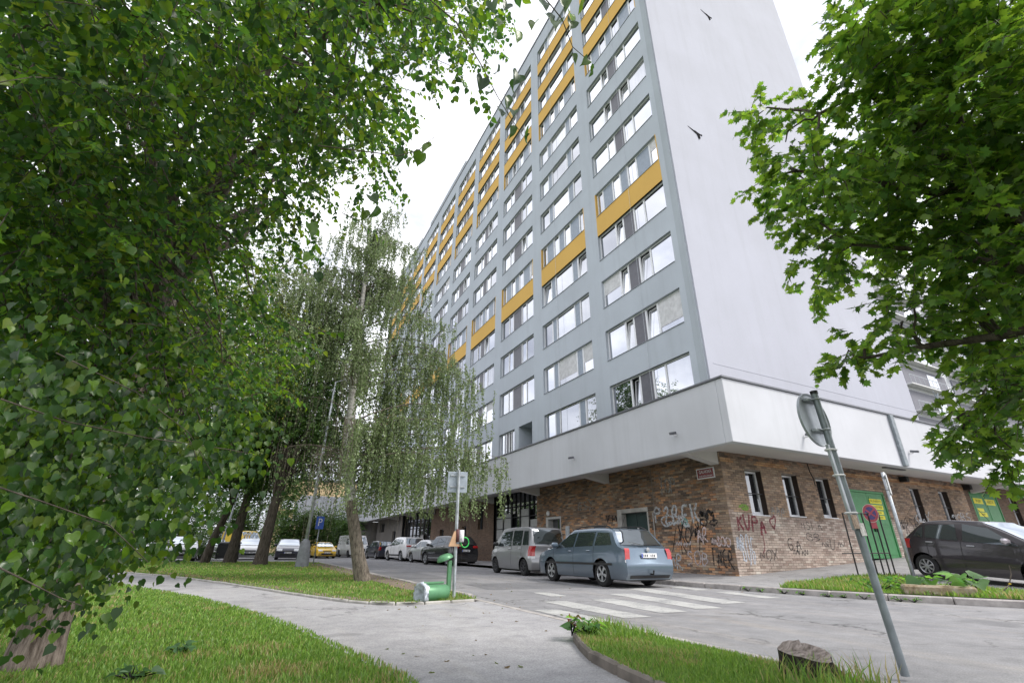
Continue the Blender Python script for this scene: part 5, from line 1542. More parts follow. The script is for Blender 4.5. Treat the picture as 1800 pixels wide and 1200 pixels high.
# sign post with the bin (middle)
bx0, by0 = 3.56, 9.32
sp2 = tag(empty('road_sign', (bx0, by0, .04)), 'square road sign seen from behind on a straight steel post', 'road sign')
d = MB(); d.tube([(0, 0, 0), (-.03, .0, 2.32)], .032, 12); d.obj('post', M['galv'], sp2, angle=40)
rzv = R_(-15)
mz = Matrix.Translation((-.03, .05, 2.08)) @ Matrix.Rotation(rzv, 4, 'Z')
d = MB(); d.bbox((-.20, -.004, -.20), (.20, .012, .21), .01, mz); bk = d.obj('sign_plate', plain('sign_back_blue_grey', (.42, .47, .53), .4, .4, vary=.12), sp2)
d = MB()
for zz in (-.09, .13): d.bbox((-.15, -.03, zz - .015), (.15, -.005, zz + .015), .004, mz)
d.obj('bracket', M['galv'], sp2)
# odd little wooden triangle, beer can sleeve and green ring wedged on the post
tw = tag(empty('wooden_offcut', (bx0 - .02, by0 - .06, .92)), 'triangular wooden offcut wedged on the middle sign post', 'offcut')
d = MB(); d.prism([(-.24, 0), (.18, 0), (.18, .06), (-.02, .06), (-.03, .40), (-.09, .40)], -.02, .02, Matrix.Rotation(R_(90), 4, 'X')); d.obj('board', plain('raw_wood', (.52, .33, .20), .8, vary=.2), tw)
pp = tag(empty('paper_notice', (bx0, by0 - .05, 1.08)), 'rolled paper notice strapped to the middle sign post', 'notice')
d = MB(); d.lathe([(.0, -.12), (.075, -.12), (.08, .0), (.075, .20), (0, .20)], 14, Matrix.Translation((.10, -.02, 0))); d.obj('roll', plain('paper', (.70, .68, .72), .7, vary=.2, nscale=30), pp, smooth=True)
d = MB(); d.lathe([(.0, -.12), (.05, -.12), (.05, .22), (0, .22)], 12, Matrix.Translation((-.02, -.02, 0))); d.obj('strap', plain('maroon_wrap', (.10, .03, .03), .6), pp, smooth=True)
gr_ = tag(MB().tube([(.14 + .12 * math.cos(t), .0, .02 + .13 * math.sin(t)) for t in np.linspace(0, 6.283, 25)], .018, 6).obj('green_hose_ring', plain('green_ring', (.02, .42, .07), .4), None, smooth=True, loc=(bx0 + .04, by0 - .09, .98)), 'bright green plastic ring hanging on the middle sign post', 'ring')

# litter bin: post with hood still standing, drum lying in the grass
bs = tag(empty('bin_stand', (bx0 - .10, by0 + .04, .04)), 'green litter bin stand with hood but no drum', 'bin stand')
d = MB(); d.bbox((-.05, -.035, .13), (.05, .035, .86), .015); d.tube([(0, 0, .10), (-.02, 0, .16)], .05, 8); d.obj('post', M['green_steel'], bs)
d = MB()
for i, (r, z) in enumerate(((.001, .15), (.10, .145), (.17, .11), (.20, .04), (.205, -.02))): pass
hp = [(.001, .13), (.09, .12), (.16, .08), (.19, .0), (.192, -.03)]
d.lathe(hp, 22, Matrix.Translation((-.12, 0, .90)) @ Matrix.Rotation(R_(-24), 4, 'Y') @ Matrix.Diagonal((1.0, .8, .85, 1))); d.obj('hood', M['green_steel'], bs, smooth=True)
bn = tag(empty('bin_drum', (3.06, 9.04, .0)), 'green litter bin drum lying on its side in the grass', 'bin')
mx = Matrix.Translation((0, 0, .215)) @ Matrix.Rotation(R_(20), 4, 'Z') @ Matrix.Rotation(R_(90), 4, 'Y')
d = MB(); d.lathe([(.0, .38), (.165, .38), (.175, .36), (.20, -.36), (.195, -.37), (.16, .33), (0, .33)], 30, mx); bd = d.obj('drum', M['green_steel'], bn, angle=35)
d = MB(); d.bbox((-.24, -.035, -.33), (-.19, .035, .30), .012, mx); d.obj('rib', M['green_steel'], bn)
rr = random.Random(8); d = MB(); P = []
for i in range(9):
    r_ = [.235, .225, .24, .215, .20, .17, .13, .08, .02][i]; z_ = [-.30, -.33, -.38, -.41, -.40, -.36, -.30, -.24, -.2][i]
    row = []
    for k in range(29):
        a = 2 * math.pi * (k % 28) / 28
        wv = 1 + (.07 * math.sin(a * 7 + i * 1.3) + .05 * math.sin(a * 11 + i))
        row.append(tuple(mx @ Vector((r_ * wv * math.cos(a), r_ * wv * math.sin(a), z_ + .03 * math.sin(a * 5 + i * 2)))))
    P.append(row)
d.grid(P); d.obj('bag_liner', M['liner'], bn, smooth=True)
bn.scale = (.74, .74, .74)
tw.scale = pp.scale = gr_.scale = (.68, .68, .68)
bs.scale = (.85, .85, .74)

# parking sign, lamp posts
M['sign_blue'] = plain('sign_blue', (.02, .10, .50), .35)
pk = tag(empty('parking_sign', (3.35, 31.0, .05)), 'blue square parking sign beside the concrete lamp post', 'road sign')
d = MB(); d.tube([(0, 0, 0), (.02, 0, 2.35)], .03, 8); d.obj('post', M['galv'], pk, smooth=True)
d = MB(); d.bbox((-.26, -.06, 1.95), (.26, -.035, 2.70), .01); pl = d.obj('sign_plate', M['sign_blue'], pk)
text_obj('P', .62, Matrix.Translation((0, -.0625, 2.33)) @ RX90, M['white_paint'], 'lettering', pl, .002, .9)
pk.scale = (.85, .85, .92)
def lamp_post(foot, top, label, base=True, r0=.09, r1=.045):
    o = tag(empty('lamp_post', foot), label, 'street lamp')
    ax_ = Vector(top) - Vector(foot)
    d = MB(); d.tube([(0, 0, 0), ax_ * .5, ax_], [r0, (r0 + r1) / 2, r1], 12); d.obj('pole', M['galv'], o, smooth=True)
    if base:
        d = MB(); d.lathe([(.30, 0), (.27, .5), (.24, .9), (.18, 1.1), (.10, 1.2)], 12); d.obj('concrete_base', plain('lamp_base_grey', (.20, .21, .23), .9, vary=.2), o, angle=40)
    d = MB(); d.tube([ax_, ax_ + Vector((.5, 0, .25)), ax_ + Vector((1.1, 0, .32))], .03, 8); ao = d.obj('arm', M['galv'], o, smooth=True)
    d = MB(); d.bbox(tuple(ax_ + Vector((1.0, -.12, .24))), tuple(ax_ + Vector((1.6, .12, .38))), .05); d.obj('lantern', M['cap'], o)
lamp_post((2.31, 25.9, .04), (2.42, 25.7, 9.0), 'galvanised lamp post with a grey concrete base by the birch')
lamp_post((-2.1, 47, 0), (-1.4, 47, 9.0), 'pale lamp post far behind the leaning tree trunk', False)

# railing of six bars on the grass patch
rp0, rp1 = Vector((15.8, 8.9, slope_z(15.8, 8.9))), Vector((16.75, 8.4, slope_z(16.75, 8.4)))
rg = tag(empty('iron_railing', rp0), 'short black iron railing of upright bars on the grass patch', 'railing')
dv = rp1 - rp0
for k in range(6):
    t = [0, .30, .52, .70, .86, 1.0][k]
    d = MB(); d.tube([dv * t + Vector((0, 0, -.05)), dv * t + Vector((0, 0, 1.74))], .020, 6); d.obj('bar', M['black'], rg)
for zz, a, c in ((1.72, -.02, 1.0), (.62, -.28, 1.0)):
    d = MB(); d.tube([dv * a + Vector((0, 0, zz)), dv * c + Vector((0, 0, zz))], .018, 6); d.obj('rail', M['black'], rg)
# no-stopping sign fixed to the railing
ns = tag(empty('no_stopping_sign', tuple(rp0 + dv * .72 + Vector((.03, -.05, 1.72)))), 'small faded blue and red no-stopping disc on the black railing', 'road sign')
nv = Vector((-.80, -.60, 0)); uv = Vector((.60, -.80, 0))
nmx = Matrix(((uv.x, 0, nv.x, 0), (uv.y, 0, nv.y, 0), (0, 1, 0, 0), (0, 0, 0, 1)))
M['sign_red'] = plain('faded_red', (.36, .06, .08), .45, vary=.2); M['sign_navy'] = plain('faded_navy', (.06, .045, .17), .45, vary=.2); M['sign_rim'] = plain('sign_rim', (.48, .36, .33), .5)
d = MB(); d.lathe([(0, -.01), (.29, -.01), (.29, .0), (0, .001)], 32, nmx @ Matrix.Diagonal((.85, 1.15, 1, 1))); dk = d.obj('disc', M['sign_rim'], ns)
d = MB(); d.lathe([(0, .003), (.27, .003)], 32, nmx @ Matrix.Diagonal((.85, 1.15, 1, 1))); d.obj('red_field', M['sign_red'], dk)
d = MB(); d.lathe([(0, .006), (.20, .006)], 32, nmx @ Matrix.Diagonal((.85, 1.15, 1, 1))); d.obj('blue_field', M['sign_navy'], dk)
d = MB()
for a in (45, 135): d.box((-.20, -.025, .008), (.20, .025, .009 + a * .00001), nmx @ Matrix.Rotation(R_(a), 4, 'Z'))
d.obj('red_cross', M['sign_red'], dk)
d = MB(); d.bbox((-.10, -.54, -.01), (.10, -.31, .0), .01, nmx); d.obj('lower_tab', M['sign_red'], ns)
# tall post with plate edge-on
tp = tag(empty('sign_post', (16.35, 7.77, slope_z(16.35, 7.77))), 'slim bright steel sign post standing beside the dark grey hatchback', 'sign post')
d = MB(); d.tube([(0, 0, -.05), (.0, 0, 2.85)], .047, 12); d.obj('post', M['galv'], tp, smooth=True)
d = MB(); d.bbox((.05, -.20, 2.22), (.075, .30, 2.80), .008, Matrix.Rotation(R_(-66), 4, 'Z')); d.obj('sign_plate', M['white_paint'], tp)
for zz in (2.35, 2.7):
    d = MB(); d.tube([(math.cos(t) * .05, math.sin(t) * .05, zz) for t in np.linspace(0, 6.283, 13)], .01, 4); d.obj('clamp', M['galv_dark'], tp)

# concrete block at the kerb
cbk = MB(); a0, a1 = Vector((11.98, 5.93, 0)), Vector((12.62, 4.98, 0))
tv = (a1 - a0); ln = tv.length; tv.normalize()
mx = Matrix.Translation((a0.x, a0.y, .10)) @ Matrix.Rotation(math.atan2(tv.y, tv.x), 4, 'Z')
cbk.bbox((0, 0, 0), (ln, .42, .19), .035, mx)
m, nt, b = mat('mossy_concrete')
nt.links.new(ramp(nt, noise(nt, pos(nt), 7, 6, .7), [(.3, (.16, .115, .06)), (.5, (.30, .24, .16)), (.7, (.42, .38, .32))]), b.inputs['Base Color']); b.inputs['Roughness'].default_value = .95
bump(nt, b, noise(nt, pos(nt), 30, 5), .6, .01)
tag(cbk.obj('concrete_block', m), 'low weathered concrete block on the kerb beside the weeds', 'block')

# tree stump in the foreground island
st = tag(empty('tree_stump', (3.74, 2.62, .04)), 'charred broken tree stump in the grass at the bottom right', 'stump')
d = MB(); P = []
rs = random.Random(5)
nn = 30
for i, (r, z) in enumerate(((.24, -.05), (.205, .06), (.19, .14), (.185, .225))):
    row = []
    for k in range(nn + 1):
        a = 2 * math.pi * (k % nn) / nn
        rr_ = r * (1 + .10 * math.sin(a * 3 + .5) + .05 * math.sin(a * 8 + i * .4) + (.35 * max(0, math.cos(a + .65)) ** 4 if z < .1 else .12 * max(0, math.cos(a + .65)) ** 4))
        zz = z - ((.022 * (1 + math.cos(a - 3.76)) + .012 * (1 + math.cos(a + .47)) + .004 * math.sin(a * 3)) * (i - 1.3) if i >= 2 else 0)
        row.append((rr_ * math.cos(a), rr_ * math.sin(a), zz))
    P.append(row)
d.grid(P); d.obj('bark_shell', bark_mat('charred_bark', (.008, .007, .007), (.055, .045, .04), (12, 12, 3)), st, smooth=True)
d = MB(); top = P[-1][:-1]
ring2 = [(x * .62, y * .62, z + .010 + .008 * math.sin(k * .9)) for k, (x, y, z) in enumerate(top)]
ring3 = [(x * .3, y * .3, z + .016 + .010 * math.sin(k * 1.3)) for k, (x, y, z) in enumerate(top)]
d.add(top + ring2 + ring3 + [(0, 0, .175)], [(k, (k + 1) % nn, nn + (k + 1) % nn, nn + k) for k in range(nn)] + [(nn + k, nn + (k + 1) % nn, 2 * nn + (k + 1) % nn, 2 * nn + k) for k in range(nn)] + [(2 * nn + k, 2 * nn + (k + 1) % nn, 3 * nn) for k in range(nn)])
d.obj('broken_top', bark_mat('weathered_wood', (.13, .105, .09), (.44, .38, .35), (4, 22, 8)), st, smooth=True)
st.scale = (.84, .84, 1.08)
ns.scale = (.8, .8, .8)
# black rubbish container and clutter far left
ct = tag(empty('waste_container', (-1.3, 41.5, 0)), 'dark rubbish container between the tree trunks', 'container')
d = MB(); d.bbox((-.7, -.5, .12), (.7, .5, 1.05), .05); d.obj('body', M['plastic'], ct)
d = MB(); d.bbox((-.74, -.54, 1.055), (.74, .54, 1.2), .06); d.obj('lid', plain('container_lid', (.20, .21, .22), .5), ct)
for i, (x, y, c, lb, nm) in enumerate(((-8.6, 37.2, (.05, .22, .45), 'blue recycling container behind the hanging lime leaves', 'blue'), (-7.4, 37.0, (.16, .45, .06), 'green recycling container behind the hanging lime leaves', 'green'), (-9.8, 37.4, (.55, .45, .03), 'yellow recycling container behind the hanging lime leaves', 'yellow'))):
    ct = tag(empty('recycling_container', (x, y, 0)), lb, 'container', 'recycling containers')
    pm = plain('container_' + nm, c, .45)
    d = MB(); d.bbox((-.5, -.45, .1), (.5, .45, 1.05), .06); d.obj('body', pm, ct)
    d = MB(); d.bbox((-.53, -.48, 1.055), (.53, .48, 1.2), .06); d.obj('lid', pm, ct)
